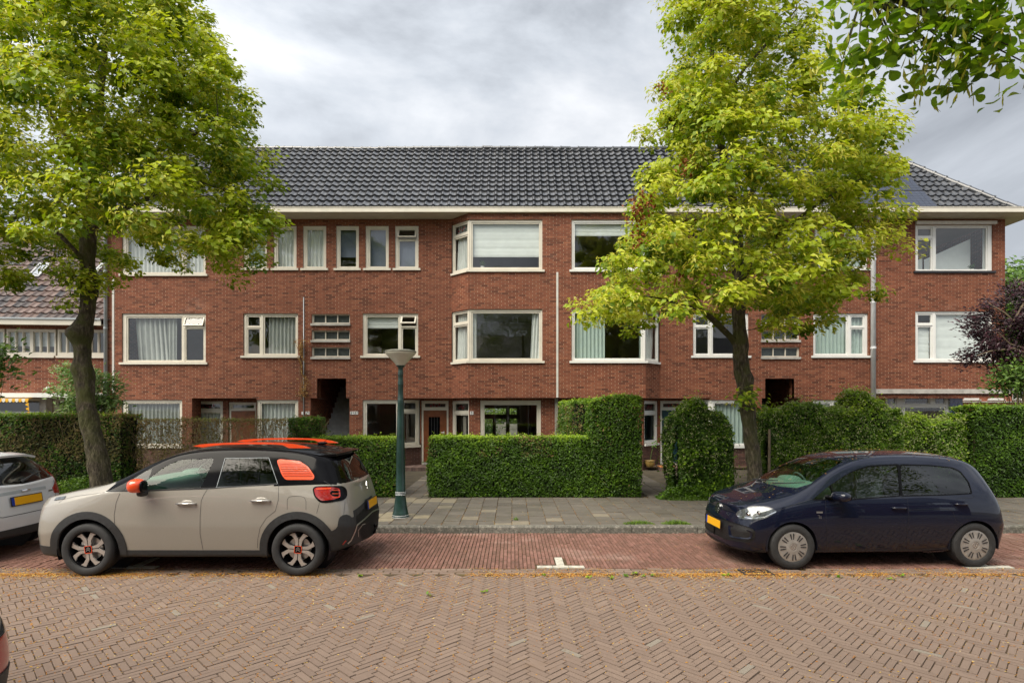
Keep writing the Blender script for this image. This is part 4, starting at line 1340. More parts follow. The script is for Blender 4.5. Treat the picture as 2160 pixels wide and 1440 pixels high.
    def mesh_from(s, faces, name, mat, off=0, rim=0, parent=None):
        """copy faces into a part, pushed out by off along the surface, optional rim reaching back in"""
        vm = {}; vs = []; ns = []; fs = []
        for fc in faces:
            ix = []
            for v in fc.verts:
                if v not in vm:
                    n = s.normal_at(v.co); vm[v] = len(vs); vs.append(v.co + n*off); ns.append(n)
                ix.append(vm[v])
            fs.append(ix)
        if rim:
            fset = set(faces); nb = {}
            for fc in faces:
                for l in fc.loops:
                    e_ = l.edge
                    if sum(1 for g in e_.link_faces if g in fset) == 1:
                        a, b = l.vert, l.link_loop_next.vert
                        ids = []
                        for v in (a, b):
                            key = ('r', v)
                            if key not in nb:
                                n = ns[vm[v]]; nb[key] = (len(vs), len(vs)+1)
                                vs.append(v.co + n*off); ns.append(n); vs.append(v.co + n*(off - rim)); ns.append(n)
                            ids.append(nb[key])
                        fs.append([ids[1][0], ids[0][0], ids[0][1], ids[1][1]])
        me = bpy.data.meshes.new(name); me.from_pydata([tuple(v) for v in vs], [], fs)
        me.materials.append(mat); me.polygons.foreach_set('use_smooth', [True]*len(me.polygons)); me.update()
        me.normals_split_custom_set_from_vertices([tuple(n) for n in ns])
        o = bpy.data.objects.new(name, me); col.objects.link(o); o.parent = parent or s.root
        return o
    def part(s, faces, name, mat, off=0, rim=0, keep=False, parent=None):
        if not faces: print('EMPTY PART', name); return None
        o = s.mesh_from(faces, name, mat, off, rim, parent)
        if not keep: bmesh.ops.delete(s.bm, geom=faces, context='FACES')
        return o
    def hit(s, px, my=1, off=.0015):
        C = Vector((s.C.x, s.C.y*my, s.C.z))
        loc, no, i, d = s.bvh.ray_cast(C, s.ray(px, my).normalized())
        if loc is None: return None
        n = s.normal_at(loc)
        return loc + n*off, n
    def ribbon(s, pts, name, mat, w_=.006, my=1, off=.0015, parent=None, local=None, closed=False):
        """thin line laid on the bodywork through traced pixels"""
        P = []
        if closed: pts = list(pts) + [pts[0]]
        for a, b in zip(pts[:-1], pts[1:]):
            n = max(1, int(math.dist(a, b)/4))
            for i in range(n):
                h = s.hit((a[0]+(b[0]-a[0])*i/n, a[1]+(b[1]-a[1])*i/n), my, off)
                if h: P.append(h)
        h = s.hit(pts[-1], my, off)
        if h: P.append(h)
        if len(P) < 2: print('no ribbon', name); return
        vs = []; fs = []
        for i, (p, n) in enumerate(P):
            d = (P[min(i+1, len(P)-1)][0] - P[max(i-1, 0)][0])
            t = d.cross(n).normalized()*w_/2
            vs += [p - t, p + t]
        for i in range(len(P)-1): fs.append((2*i, 2*i+1, 2*i+3, 2*i+2))
        mb = MB(); mb.add(vs, fs)
        return mb.build(name, mat, parent or s.root, world=False, smooth=True)
    def finish(s, mat, name='body'):
        s.mesh_from(list(s.bm.faces), name, mat)
        s.bm.free()

def lathe_y(mb, prof, c, n=48, sg=-1):
    """turned about the y axis; prof (r, y outward)"""
    mb.lathe([(r, h*sg) for r, h in prof], c, n, axis='y')

def wheel(root, c, sg, r, wd, rim_r, kind, rot=0, label=None):
    """c wheel centre in car space; sg -1 = side towards the camera"""
    w_ = bpy.data.objects.new('wheel', None)
    mb = MB()
    h = wd/2
    prof = [(rim_r, -h*.7), (rim_r + .012, -h*.95), (r - .03, -h), (r - .008, -h*.85), (r, -h*.55), (r, h*.55), (r - .008, h*.85), (r - .03, h), (rim_r + .02, h*1.0), (rim_r + .004, h*.90), (rim_r, h*.7)]
    lathe_y(mb, prof, c, 64, sg)
    ty = mb.build('wheel', M['rubber'], root, world=False, smooth=40)
    # tread blocks
    mb = MB()
    for i in range(64):
        a = 2*math.pi*i/64
        for k in (-1, 1):
            p0 = (c[0] + (r+.001)*math.cos(a), c[1] + k*h*.55, c[2] + (r+.001)*math.sin(a))
            p1 = (c[0] + (r+.001)*math.cos(a+.05), c[1] + k*h*.15, c[2] + (r+.001)*math.sin(a+.05))
            p2 = (c[0] + (r+.001)*math.cos(a+.10), c[1] + k*h*.15, c[2] + (r+.001)*math.sin(a+.10))
            p3 = (c[0] + (r+.001)*math.cos(a+.05), c[1] + k*h*.55, c[2] + (r+.001)*math.sin(a+.05))
            mb.quad(p0, p1, p2, p3)
    mb.build('tread', M['black_plastic'], ty, world=False)
    mb = MB()
    def P(u, v, hh): return (c[0] + u, c[1] + hh*sg, c[2] + v)
    # rim barrel
    mb.lathe([(rr, hh*sg) for rr, hh in [(rim_r, h*.7), (rim_r - .012, h*.72), (rim_r - .02, h*.3), (rim_r - .03, -h*.5), (.06, -h*.5)]], c, 48, axis='y')
    mb.build('rim_barrel', M['gloss_black' if kind == 'fork' else 'dark_metal'], ty, world=False, smooth=35)
    if kind == 'fork':
        mb = MB()
        Rr = rim_r - .004; y0, y1 = h*.42, h*.62
        def pol(a, rr): return (rr*math.cos(a), rr*math.sin(a))
        for k in range(4):
            a = R(rot + 90*k)
            for sd_ in (-1, 1):
                f = [pol(a + sd_*R(6), .050), pol(a + sd_*R(3.2), rim_r*.56), pol(a + sd_*R(12), rim_r*.80), pol(a + sd_*R(16), Rr), pol(a + sd_*R(36), Rr), pol(a + sd_*R(27), rim_r*.80), pol(a + sd_*R(22), rim_r*.5), pol(a + sd_*R(40), .055)]
                if sd_ < 0: f = f[::-1]
                if sg > 0: f = f[::-1]
                mb.prism(f, y0, y1, lambda u, v, hh: P(u, v, hh))
        mb.build('spokes', M['alloy'], ty, world=False)
        mb = MB()
        # two-tone rim edge and brake disc
        mb.lathe([(rr, hh*sg) for rr, hh in [(.145, h*.05), (.145, h*.12), (.03, h*.12)]], c, 40, axis='y'); mb.build('brake_disc', M['metal'], ty, world=False, smooth=35)
        mb = MB(); q = .046
        mb.prism([(-q, -q), (q, -q), (q, q), (-q, q)] if sg < 0 else [(q, -q), (-q, -q), (-q, q), (q, q)], y1 - .005, y1 + .006, lambda u, v, hh: P(u*math.cos(R(rot))-v*math.sin(R(rot)), u*math.sin(R(rot))+v*math.cos(R(rot)), hh))
        hub = mb.build('hub_cap', M['gloss_black'], ty, world=False)
        mb = MB()
        for a0, a1, b0, b1 in ((-q, q, -q, -q+.006), (-q, q, q-.006, q), (-q, -q+.006, -q, q), (q-.006, q, -q, q)):
            mb.prism([(a0, b0), (a1, b0), (a1, b1), (a0, b1)], y1 + .0062, y1 + .0075, lambda u, v, hh: P(u*math.cos(R(rot))-v*math.sin(R(rot)), u*math.sin(R(rot))+v*math.cos(R(rot)), hh))
        mb.build('hub_border', M['orange'], ty, world=False)
        mb = MB()
        for dz in (-.010, .014):
            mb.prism([(-.024, dz-.014), (0, dz+.008), (.024, dz-.014), (.024, dz-.005), (0, dz+.018), (-.024, dz-.005)], y1 + .0065, y1 + .0085, P)
        mb.build('chevron', M['metal'], ty, world=False)
    elif kind == 'cover':
        mb = MB()
        mb.lathe([(rr, hh*sg) for rr, hh in [(rim_r + .002, h*.70), (rim_r + .004, h*.84), (rim_r - .010, h*.90), (rim_r*.8, h*.86), (rim_r*.42, h*.98), (.052, h*1.0), (.052, h*.94), (0, h*.94)]], c, 56, axis='y')
        cv = mb.build('wheel_cover', M['cover'], ty, world=False, smooth=35)
        mb = MB()
        for k in range(8):
            for sd_ in (-1, 1):
                a = R(rot + 45*k) + sd_*R(7.2)
                d = R(3.3)
                pts = [(rim_r*.50, a-d), (rim_r*.50, a+d), (rim_r*.90, a+d*.75), (rim_r*.90, a-d*.75)]
                vs = []
                for rr, aa in pts:
                    hh = h*.98 + (h*.86-h*.98)*(rr-rim_r*.42)/(rim_r*.38) if rr < rim_r*.8 else h*.86 + .3*(rr-rim_r*.8)
                    vs.append(P(rr*math.cos(aa), rr*math.sin(aa), hh + .0025))
                mb.quad(*vs)
        mb.build('cover_slots', M['ink'], cv, world=False)
        mb = MB(); emblem_vw(mb, P, .036, h*.945, h*.945+.004); mb.build('emblem', M['chrome'], cv, world=False)
    elif kind == 'plain':
        mb = MB()
        for k in range(5):
            a = R(rot + 72*k)
            for sd_ in (-1, 1):
                f = [(.05*math.cos(a), .05*math.sin(a)), (rim_r*math.cos(a + sd_*R(5)), rim_r*math.sin(a + sd_*R(5))), (rim_r*math.cos(a + sd_*R(17)), rim_r*math.sin(a + sd_*R(17))), (.06*math.cos(a + sd_*R(35)), .06*math.sin(a + sd_*R(35)))]
                mb.prism(f, h*.45, h*.65, P)
        mb.build('spokes', M['alloy'], ty, world=False)
    return ty

def stroke(mb, a, b, w_, h0, h1, P):
    dx, dy = b[0]-a[0], b[1]-a[1]; l = math.hypot(dx, dy); nx, ny = -dy/l*w_/2, dx/l*w_/2
    mb.prism([(a[0]+nx, a[1]+ny), (b[0]+nx, b[1]+ny), (b[0]-nx, b[1]-ny), (a[0]-nx, a[1]-ny)], h0, h1, P)
def emblem_vw(mb, P, r, h0, h1):
    n = 28
    for k in range(n):
        a, b = 2*math.pi*k/n, 2*math.pi*(k+1)/n
        mb.prism([(r*.86*math.cos(a), r*.86*math.sin(a)), (r*math.cos(a), r*math.sin(a)), (r*math.cos(b), r*math.sin(b)), (r*.86*math.cos(b), r*.86*math.sin(b))], h0, h1, P)
    w_ = r*.17
    stroke(mb, (-.32*r, .80*r), (0, .12*r), w_, h0, h1, P); stroke(mb, (.32*r, .80*r), (0, .12*r), w_, h0, h1, P)
    stroke(mb, (-.74*r, .44*r), (-.36*r, -.74*r), w_, h0, h1, P); stroke(mb, (-.36*r, -.74*r), (0, .04*r), w_, h0, h1, P)
    stroke(mb, (0, .04*r), (.36*r, -.74*r), w_, h0, h1, P); stroke(mb, (.36*r, -.74*r), (.74*r, .44*r), w_, h0, h1, P)

def blob(mb, c, rx, ry, rz, n=16, m=12, p=2.6, rot=0):
    vs = []; fs = []
    def sp(v): return math.copysign(abs(v)**(2/p), v)
    for j in range(m+1):
        b = -math.pi/2 + math.pi*j/m
        for i in range(n):
            a = 2*math.pi*i/n
            x, y, z = rx*sp(math.cos(b))*sp(math.cos(a)), ry*sp(math.cos(b))*sp(math.sin(a)), rz*sp(math.sin(b))
            vs.append((c[0] + x*math.cos(rot) - y*math.sin(rot), c[1] + x*math.sin(rot) + y*math.cos(rot), c[2] + z))
    for j in range(m):
        for i in range(n): fs.append((j*n+i, j*n+(i+1) % n, (j+1)*n+(i+1) % n, (j+1)*n+i))
    mb.add(vs, fs)

def cabin(root, x0, x1, hw, zf, zseat, wheel_x, ysteer, dash=True):
    """seats, dashboard and steering wheel seen through the glass; car faces -x"""
    for (cx, cy) in ((x0 + 1.02, -hw*.47), (x0 + 1.02, hw*.47)):
        mb = MB()
        blob(mb, (cx - .22, cy, zseat), .27, .25, .09)
        blob(mb, (cx + .08, cy, zseat + .33), .09, .23, .33)
        blob(mb, (cx + .14, cy, zseat + .70), .05, .12, .085)
        mb.build('seat', M['seat'], root, world=False, smooth=True)
    mb = MB(); blob(mb, (x1 - .45, 0, zseat), .25, hw*.92, .10); blob(mb, (x1 - .20, 0, zseat + .28), .09, hw*.92, .28)
    for k in (-1, 1): blob(mb, (x1 - .15, k*hw*.5, zseat + .60), .045, .12, .07)
    mb.build('rear_seat', M['seat'], root, world=False, smooth=True)
    mb = MB(); blob(mb, (x0 + .22, 0, zseat + .32), .26, hw*.99, .13, p=3.5); blob(mb, (x0 + .28, ysteer, zseat + .42), .14, .2, .07); mb.build('dashboard', M['dash'], root, world=False, smooth=True)
    mb = MB(); c = Vector((wheel_x, ysteer, zseat + .37)); pts = []
    for i in range(25):
        a = 2*math.pi*i/24; pts.append(c + Vector((-.07*math.sin(a)*1.0, .17*math.cos(a), .155*math.sin(a))))
    mb.tube(pts, .014, 6, cap=False); mb.tube([c + Vector((0, -.16, 0)), c, c + Vector((0, .16, 0))], .016, 6); blob(mb, tuple(c), .03, .05, .045); mb.tube([c, c + Vector((-.2, 0, -.06))], .025, 6)
    mb.build('steering_wheel', M['seat'], root, world=False, smooth=True)

def arches(car, cs, r, mat, kind='in'):
    for cx, cz in cs:
        for sg in (-1, 1):
            fs = car.cut(circ(cx, cz, r, 36), ('xz', sg, 'all'))
            fs = [f for f in fs if f.calc_center_median().y*sg > .45]
            bmesh.ops.delete(car.bm, geom=fs, context='FACES')
    for cx, cz in cs:
        for sg in (-1, 1):
            mb = MB(); hw = car.hw - .03
            mb.lathe([(r + .004, sg*hw), (r + .01, sg*(hw-.03)), (r + .01, sg*(hw-.36)), (.02, sg*(hw-.36))], (cx, 0, cz), 36, axis='y')
            keep = [k for k, f in enumerate(mb.f) if max(mb.v[i][2] for i in f) > .24]
            mb.f = [mb.f[k] for k in keep]; mb.m = [0]*len(keep)
            mb.build('wheel_liner', mat, car.root, world=False)

def plate_on(root, c, ax, up, w_, h_, nrm, name='number_plate', white=None):
    """number plate in car space: blank yellow with the blue strip"""
    ax, up, nrm = Vector(ax).normalized(), Vector(up).normalized(), Vector(nrm).normalized(); c = Vector(c)
    def bx(mb, a0, a1, b0, b1, h0, h1):
        v = [c + ax*a + up*b + nrm*h for h in (h0, h1) for a, b in ((a0, b0), (a1, b0), (a1, b1), (a0, b1))]
        mb.add(v, [(0,3,2,1),(4,5,6,7),(0,1,5,4),(1,2,6,5),(2,3,7,6),(3,0,4,7)])
    mb = MB(); bx(mb, -w_/2-.012, w_/2+.012, -h_/2-.012, h_/2+.012, 0, .008); fr = mb.build(name, M['ink'], root, world=False)
    mb = MB(); bx(mb, -w_/2+.045, w_/2, -h_/2, h_/2, .007, .010); mb.build('yellow_field', M['yellow'], fr, world=False)
    mb = MB(); bx(mb, -w_/2, -w_/2+.0445, -h_/2, h_/2, .007, .010); mb.build('blue_strip', M['eu_blue'], fr, world=False)
    return fr

# ---- sand coloured crossover with orange trim
r1_ = empty('parked_car', (-6.13, 7.93, 0), 0, 'sand beige crossover with orange roof rails and mirrors parked left of the lamp post', 'car')
ST1 = [
 (0.00,0.00,.26,.50,.80,.86,.88,0,0,0,0),
 (0.03,0.03,.23,.50,.80,.89,.91,.38,.42,.40,.36),
 (0.12,0.14,.21,.50,.82,.92,.95,.66,.74,.70,.60),
 (0.32,0.36,.20,.52,.86,.97,1.00,.80,.865,.80,.68),
 (0.62,0.64,.20,.56,.93,1.03,1.06,.82,.88,.825,.72),
 (0.95,0.94,.20,.60,1.00,1.085,1.11,.82,.88,.835,.74),
 (1.20,1.16,.20,.62,1.045,1.15,1.18,.82,.875,.84,.73),
 (1.48,1.44,.20,.62,1.075,1.31,1.36,.82,.875,.84,.69),
 (1.78,1.74,.20,.62,1.09,1.45,1.51,.82,.875,.835,.67),
 (2.08,2.05,.20,.62,1.10,1.52,1.585,.82,.875,.835,.655),
 (2.50,2.50,.20,.62,1.11,1.545,1.615,.82,.875,.83,.655),
 (3.00,3.00,.20,.62,1.125,1.54,1.61,.82,.875,.825,.655),
 (3.40,3.45,.20,.62,1.14,1.50,1.585,.82,.88,.81,.645),
 (3.72,3.80,.22,.62,1.15,1.42,1.54,.81,.88,.775,.62),
 (3.90,3.93,.26,.62,1.14,1.26,1.36,.78,.86,.71,.55),
 (4.05,4.00,.30,.60,1.10,1.15,1.18,.71,.80,.62,.50),
 (4.14,4.045,.32,.57,1.06,1.10,1.12,.55,.63,.48,.40),
 (4.185,4.065,.33,.55,1.04,1.08,1.09,.30,.34,.28,.24),
 (4.20,4.075,.33,.55,1.02,1.07,1.08,0,0,0,0)]
c1 = Car(r1_, ST1); c1.hw = .88
WC1 = [(.875, .325), (3.475, .325)]
arches(c1, WC1, .385, M['ink'])
for my in (1, -1):
    mr_ = my < 0
    sfx = '' 
    # everything above the belt line is black
    gh = [(222,1037),(262,1005),(305,980),(345,963),(378,950),(420,938),(640,930),(735,940),(735,955),(700,990),(683,1014),(640,1016),(583,1018),(440,1031),(300,1036)]
    fw = smooth_poly([(284,1033),(322,1003),(345,985),(380,969),(452,966),(424,1028),(330,1033)], 1)
    ft = [(262,1034),(275,1013),(305,994),(322,986),(314,1008),(290,1033)]
    rw = smooth_poly([(459,1027),(476,966),(566,965),(586,1013),(583,1021),(560,1024)], 1)
    for poly, nm, mt, lab in ((fw, 'front_window', 'car_glass', None), (ft, 'quarter_light', 'car_glass_dark', None), (rw, 'rear_window', 'car_glass_dark', None)):
        fs = c1.cut(poly, ('px', mr_)); c1.part(fs, nm, M[mt], -.003)
    stripes = smooth_poly([(584,971),(590,968),(632,972),(650,984),(664,1004),(661,1011.5),(602,1011.5),(594,1000)], 1)
    fs = c1.cut(stripes, ('px', mr_)); q = c1.part(fs, 'quarter_panel', M['orange'], .004)
    # orange slats across the quarter panel
    for k in range(8):
        yy = 978.0 + k*3.75
        xs_ = [p for p in stripes]
        lo, hi = 1e9, -1e9
        for a, b in zip(stripes, stripes[1:] + stripes[:1]):
            if (a[1]-yy)*(b[1]-yy) <= 0 and abs(a[1]-b[1]) > 1e-6:
                xx = a[0] + (b[0]-a[0])*(yy-a[1])/(b[1]-a[1]); lo = min(lo, xx); hi = max(hi, xx)
        if hi - lo > 4: c1.ribbon([(lo+2.5, yy), (hi-3.5, yy)], 'slat_gap', M['gloss_black'], .0062, my, .006, q)
    fs = c1.cut(gh, ('px', mr_)); 
    fs = [f for f in fs if f.calc_center_median().z > 1.0 and f.calc_center_median().y*my < 0]
    c1.part(fs, 'side_frame', M['gloss_black'], 0)
    # tail light
    tl = smooth_poly([(659,1030),(666,1025),(722,1024),(731,1031),(732,1047),(724,1055),(690,1060),(674,1059),(663,1047)], 1)
    fs = c1.cut(tl, ('px', mr_)); t_l = c1.part(fs, 'tail_light', M['gloss_black'], .006, .02)
    tl2 = smooth_poly([(662,1031),(668,1027),(700,1027),(716,1030),(718,1048),(703,1053),(678,1056),(666,1046)], 1)
    P_ = [c1.hit(p, my, .010) for p in tl2]; P_ = [p[0] for p in P_ if p]
    if len(P_) > 3:
        cc = c1.hit((690, 1041), my, .014)[0]; mb = MB(); mb.add([cc] + P_, [(0, i+1, (i+1) % len(P_) + 1) for i in range(len(P_))]); mb.build('lens', M['taillight'], t_l, world=False, smooth=True)
    for yy in (1034, 1041, 1048): c1.ribbon([(700, yy), (716, yy+.3)], 'lens_rib', M['orange'], .006, my, .016, t_l)
    c1.ribbon([(668,1031),(698,1030)], 'painted_lens_glow', M['orange'], .014, my, .0135, t_l)  # glow of the lens painted on as an orange strip
    # cladding: sill, flares, rear bumper
    sg = -my
    fl = []
    for cx, cz in WC1:
        ring = circ(cx, cz, .475, 30, -20, 200)
        fs = c1.cut(ring, ('xz', sg, 'all')); fs = [f for f in fs if f.calc_center_median().y*sg > .5]
        c1.part(fs, 'arch_flare', M['black_plastic'], .012, .03, True)
    fs = c1.cut([(.9, -.1), (3.5, -.1), (3.5, .315), (.9, .315)], ('xz', sg)); c1.part(fs, 'sill_cladding', M['black_plastic'], .006, .02, True)
    fs = c1.cut([(-.2, -.1), (.62, -.1), (.62, .30), (.5, .36), (-.2, .36)], ('xz', sg)); c1.part(fs, 'front_skirt', M['black_plastic'], .006, .02, True)
    bp = [(691,1121),(702,1118.5),(708,1115),(712,1109),(713,1102),(714.4,1095),(717,1090),(723,1085.5),(730,1084.5),(737,1087),(741,1091),(748,1089),(758,1081),(768,1069),(769,1053),(776,1050),(800,1045),(800,1190),(676,1190),(676,1150)]
    fs = c1.cut(bp, ('px', mr_)); c1.part([f for f in fs if f.calc_center_median().x > 3.5 and f.calc_center_median().z < .93], 'rear_bumper', M['black_plastic'], .010, .02, True)
    c1.ribbon([(783,1079),(767,1094),(751,1107),(747,1120),(739,1138),(732,1145)], 'bumper_trim', M['metal'], .02, my, .018)
    c1.ribbon([(754,1131),(753,1118),(762,1106),(768,1104)], 'bumper_trim', M['metal'], .010, my, .018)
    mb_ = c1.ribbon([(722,1147),(729,1138)], 'reflector', M['taillight'], .02, my, .016)
    # shut lines, fuel flap
    for line in ([(253,1040),(245,1060),(241,1085),(242,1110),(248,1140),(256,1161)], [(437,1032),(429,1045),(424.5,1056),(422,1090),(422,1125),(428,1158)],
                 [(588,1020),(587,1054),(581,1077)], [(581,1077),(562,1092),(549,1112),(544,1135),(543,1155)], [(683,1014),(700,1023)], [(674,1060),(668,1082)], [(728,1058),(725,1084)],
                 [(222,1038),(160,1046),(133,1053),(124,1060)]):
        c1.ribbon(line, 'shut_line', M['ink'], .0045, my)
    if my == 1: c1.ribbon([(606,1074),(606,1053),(610,1047.5),(618,1046),(635,1046),(642,1049),(645.5,1056),(645.5,1075)], 'fuel_flap', M['ink'], .004, my)
    c1.ribbon([(225,1035),(300,1033.5),(440,1029.5),(583,1020)], 'belt_moulding', M['black_plastic'], .014, my, .004)
    c1.ribbon([(440,1031),(457,1027),(475,966)], 'window_divider', M['zinc'], .005, my, .003)
    c1.ribbon([(452,1029),(458,1027),(586,1020),(567,965),(476,966)], 'window_trim', M['zinc'], .0042, my, .003)
    # door handles
    for a, b, yy in ((374, 414, 1062), (530, 571, 1056)):
        pa, pb = c1.hit((a, yy), my, .03), c1.hit((b, yy), my, .03)
        if pa and pb:
            mb = MB(); blob(mb, tuple(c1.hit(((a+b)/2, yy+1), my, -.006)[0]), .085, .012, .05); mb.build('handle_recess', M['taupe'], r1_, world=False, smooth=True)
            mb = MB(); mb.tube([c1.hit((a, yy), my, .005)[0], pa[0].lerp(pb[0], .12), pa[0].lerp(pb[0], .88), c1.hit((b, yy), my, .005)[0]], [.011, .014, .014, .011], 8); mb.build('door_handle', M['taupe'], r1_, world=False, smooth=True)
            mb = MB(); mb.tube([pa[0] + Vector((0, -.012*my, .004)), pb[0] + Vector((0, -.012*my, .004))], .006, 6); mb.build('handle_trim', M['chrome'], r1_, world=False, smooth=True)
    # door mirror
    mb = MB(); blob(mb, (1.575, -my*1.0, 1.135), .095, .125, .085, 20, 14, 2.5, my*.25); mi = mb.build('mirror', M['orange'], r1_, world=False, smooth=True)
    mb = MB(); blob(mb, (1.66, -my*1.0, 1.13), .02, .11, .070, 16, 10, 3, my*.25); mb.build('mirror_frame', M['gloss_black'], mi, world=False, smooth=True)
    mb = MB(); blob(mb, (1.60, -my*.93, 1.05), .05, .07, .055, 14, 8, 3); mb.tube([(1.60, -my*.92, 1.04), (1.56, -my*.83, 1.07)], .035, 8); mb.build('mirror_foot', M['black_plastic'], mi, world=False, smooth=True)
    # headlight
    c1.ribbon([(117,1052),(138,1049)], 'headlight', M['lens'], .05, my, .006) if my == 1 else None
    # orange roof rail
    top = [(2.07,1.560),(2.16,1.583),(2.28,1.594),(2.55,1.606),(2.9,1.610),(3.2,1.601),(3.36,1.588),(3.48,1.565),(3.57,1.535)]
    bot = [(3.30,1.535),(3.22,1.575),(3.1,1.583),(2.75,1.585),(2.45,1.578),(2.32,1.563),(2.20,1.545)]
    mb = MB(); n_ = len(top) + len(bot); yc = -my*.585
    mb.prism(top + bot, yc - .022, yc + .022, lambda u, v, h: (u - .03, h, v + .03)); mb.build('roof_rail', M['orange'], r1_, world=False, smooth=35)
# roof skin and glass between the side frames
fs = c1.cut([(2.05, -.50), (1.93, -.2), (1.90, 0), (1.93, .2), (2.05, .50), (1.30, .62), (1.10, .35), (1.06, 0), (1.10, -.35), (1.30, -.62)], ('xy',)); c1.part(fs, 'windscreen', M['car_glass'], -.002)
rg = [(-.50, 1.435), (.50, 1.435), (.62, 1.17), (.4, 1.145), (-.4, 1.145), (-.62, 1.17)]
fs = c1.cut(rg, ('yz', 1)); fs = [f for f in fs if f.calc_center_median().x > 3.5]; c1.part(fs, 'tailgate_window', M['car_glass_dark'], -.002)
fs = [f for f in c1.bm.faces if f.calc_center_median().z > 1.12 and f.calc_center_median().x > 1.15]; c1.part(fs, 'roof', M['gloss_black'])
c1.finish(M['taupe'])
# tailgate spoiler, wiper, badge, plate, tow bar, aerial
mb = MB()
sp_ = [(-.60, 3.66), (-.52, 3.86), (-.3, 3.935), (0, 3.96), (.3, 3.935), (.52, 3.86), (.60, 3.66)]
vs = [(x, y, 1.505 - .03*abs(y/.6)**3) for y, x in sp_] + [(x - .01, y, 1.475 - .03*abs(y/.6)**3) for y, x in sp_] + [(3.55, y*1.0, 1.545 - .05*abs(y/.6)**3) for y, x in sp_]
n_ = 7
mb.add(vs, [(i, i+1, n_+i+1, n_+i) for i in range(6)] + [(2*n_+i, 2*n_+i+1, i+1, i) for i in range(6)])
mb.build('spoiler', M['gloss_black'], r1_, world=False, smooth=50)
mb = MB(); mb.tube([(3.99, .05, 1.16), (3.965, -.2, 1.21), (3.93, -.40, 1.235)], [.014, .009, .006], 6); mb.build('rear_wiper', M['black_plastic'], r1_, world=False)
plate_on(r1_, (4.055, 0, .785), (0, 1, 0), (-.12, 0, 1), .52, .11, (1, 0, .12)) if False else None
mb = MB()
fr = plate_on(r1_, (4.185, .0, .775), (0, 1, 0), (-.1, 0, 1), .50, .105, (1, 0, .1))
mb = MB()
for dz in (0, .042):
    mb.prism([(-.05, dz-.022), (0, dz+.022), (.05, dz-.022), (.05, dz-.006), (0, dz+.040), (-.05, dz-.006)], 0, .008, lambda u, v, h: (4.125 + h - .25*v, u, .985 + v))
mb.build('badge', M['chrome'], r1_, world=False)
mb = MB(); mb.tube([(3.9, 0, .31), (4.15, 0, .33), (4.225, 0, .36), (4.235, 0, .43)], [.022, .02, .018, .016], 8); blob(mb, (4.235, 0, .455), .027, .027, .027, 12, 8, 2); mb.build('tow_bar', M['gloss_black'], r1_, world=False, smooth=True)
mb = MB(); blob(mb, (3.50, 0, 1.595), .07, .03, .02); mb.tube([(3.51, 0, 1.60), (3.66, 0, 1.74)], .003, 5); mb.build('aerial', M['gloss_black'], r1_, world=False, smooth=True)
for (cx, cz), ro in zip(WC1, (8, -4)):
    for sg in (-1, 1): wheel(r1_, (cx, sg*.775, cz), sg, .325, .215, .225, 'fork', ro)
cabin(r1_, 1.25, 3.45, .66, .5, .72, 1.72, .34)

# ---- dark blue city car
r2_ = empty('parked_car', (2.95, 8.13, 0), R(2.2), 'small glossy dark blue hatchback with silver wheel covers facing left under the right tree', 'car')
ST2 = [
 (0.00,0.07,.22,.46,.66,.735,.755,0,0,0,0),
 (0.02,0.085,.20,.46,.66,.745,.770,.34,.36,.34,.30),
 (0.085,0.13,.18,.46,.68,.77,.80,.60,.66,.62,.54),
 (0.25,0.28,.17,.49,.73,.83,.865,.72,.785,.74,.62),
 (0.50,0.50,.17,.53,.795,.895,.935,.745,.81,.77,.66),
 (0.80,0.76,.17,.56,.855,.955,.995,.75,.815,.775,.675),
 (1.05,1.00,.17,.56,.885,1.09,1.15,.75,.815,.775,.655),
 (1.33,1.29,.17,.56,.905,1.26,1.325,.75,.815,.775,.62),
 (1.62,1.58,.17,.56,.92,1.375,1.44,.75,.815,.77,.59),
 (1.98,1.98,.17,.56,.935,1.42,1.485,.75,.815,.765,.575),
 (2.42,2.42,.17,.56,.95,1.425,1.49,.75,.815,.765,.575),
 (2.85,2.85,.17,.56,.965,1.405,1.47,.75,.82,.765,.57),
 (3.18,3.18,.18,.56,.98,1.35,1.425,.745,.82,.755,.555),
 (3.40,3.37,.20,.56,.965,1.22,1.31,.73,.805,.725,.53),
 (3.52,3.47,.22,.54,.90,1.00,1.07,.68,.755,.66,.52),
 (3.58,3.51,.24,.52,.84,.90,.93,.52,.58,.52,.44),
 (3.61,3.53,.25,.5,.82,.87,.88,.28,.31,.28,.24),
 (3.62,3.54,.25,.5,.81,.86,.87,0,0,0,0)]
ST2 = [tuple((.64 - (.64-q[0])*1.13, .64 - (.64-q[1])*1.13)) + q[2:] if q[0] < .64 else q for q in ST2]
c2 = Car(r2_, ST2); c2.hw = .82
WC2 = [(.64, .292), (3.06, .292)]
arches(c2, WC2, .325, M['ink'])
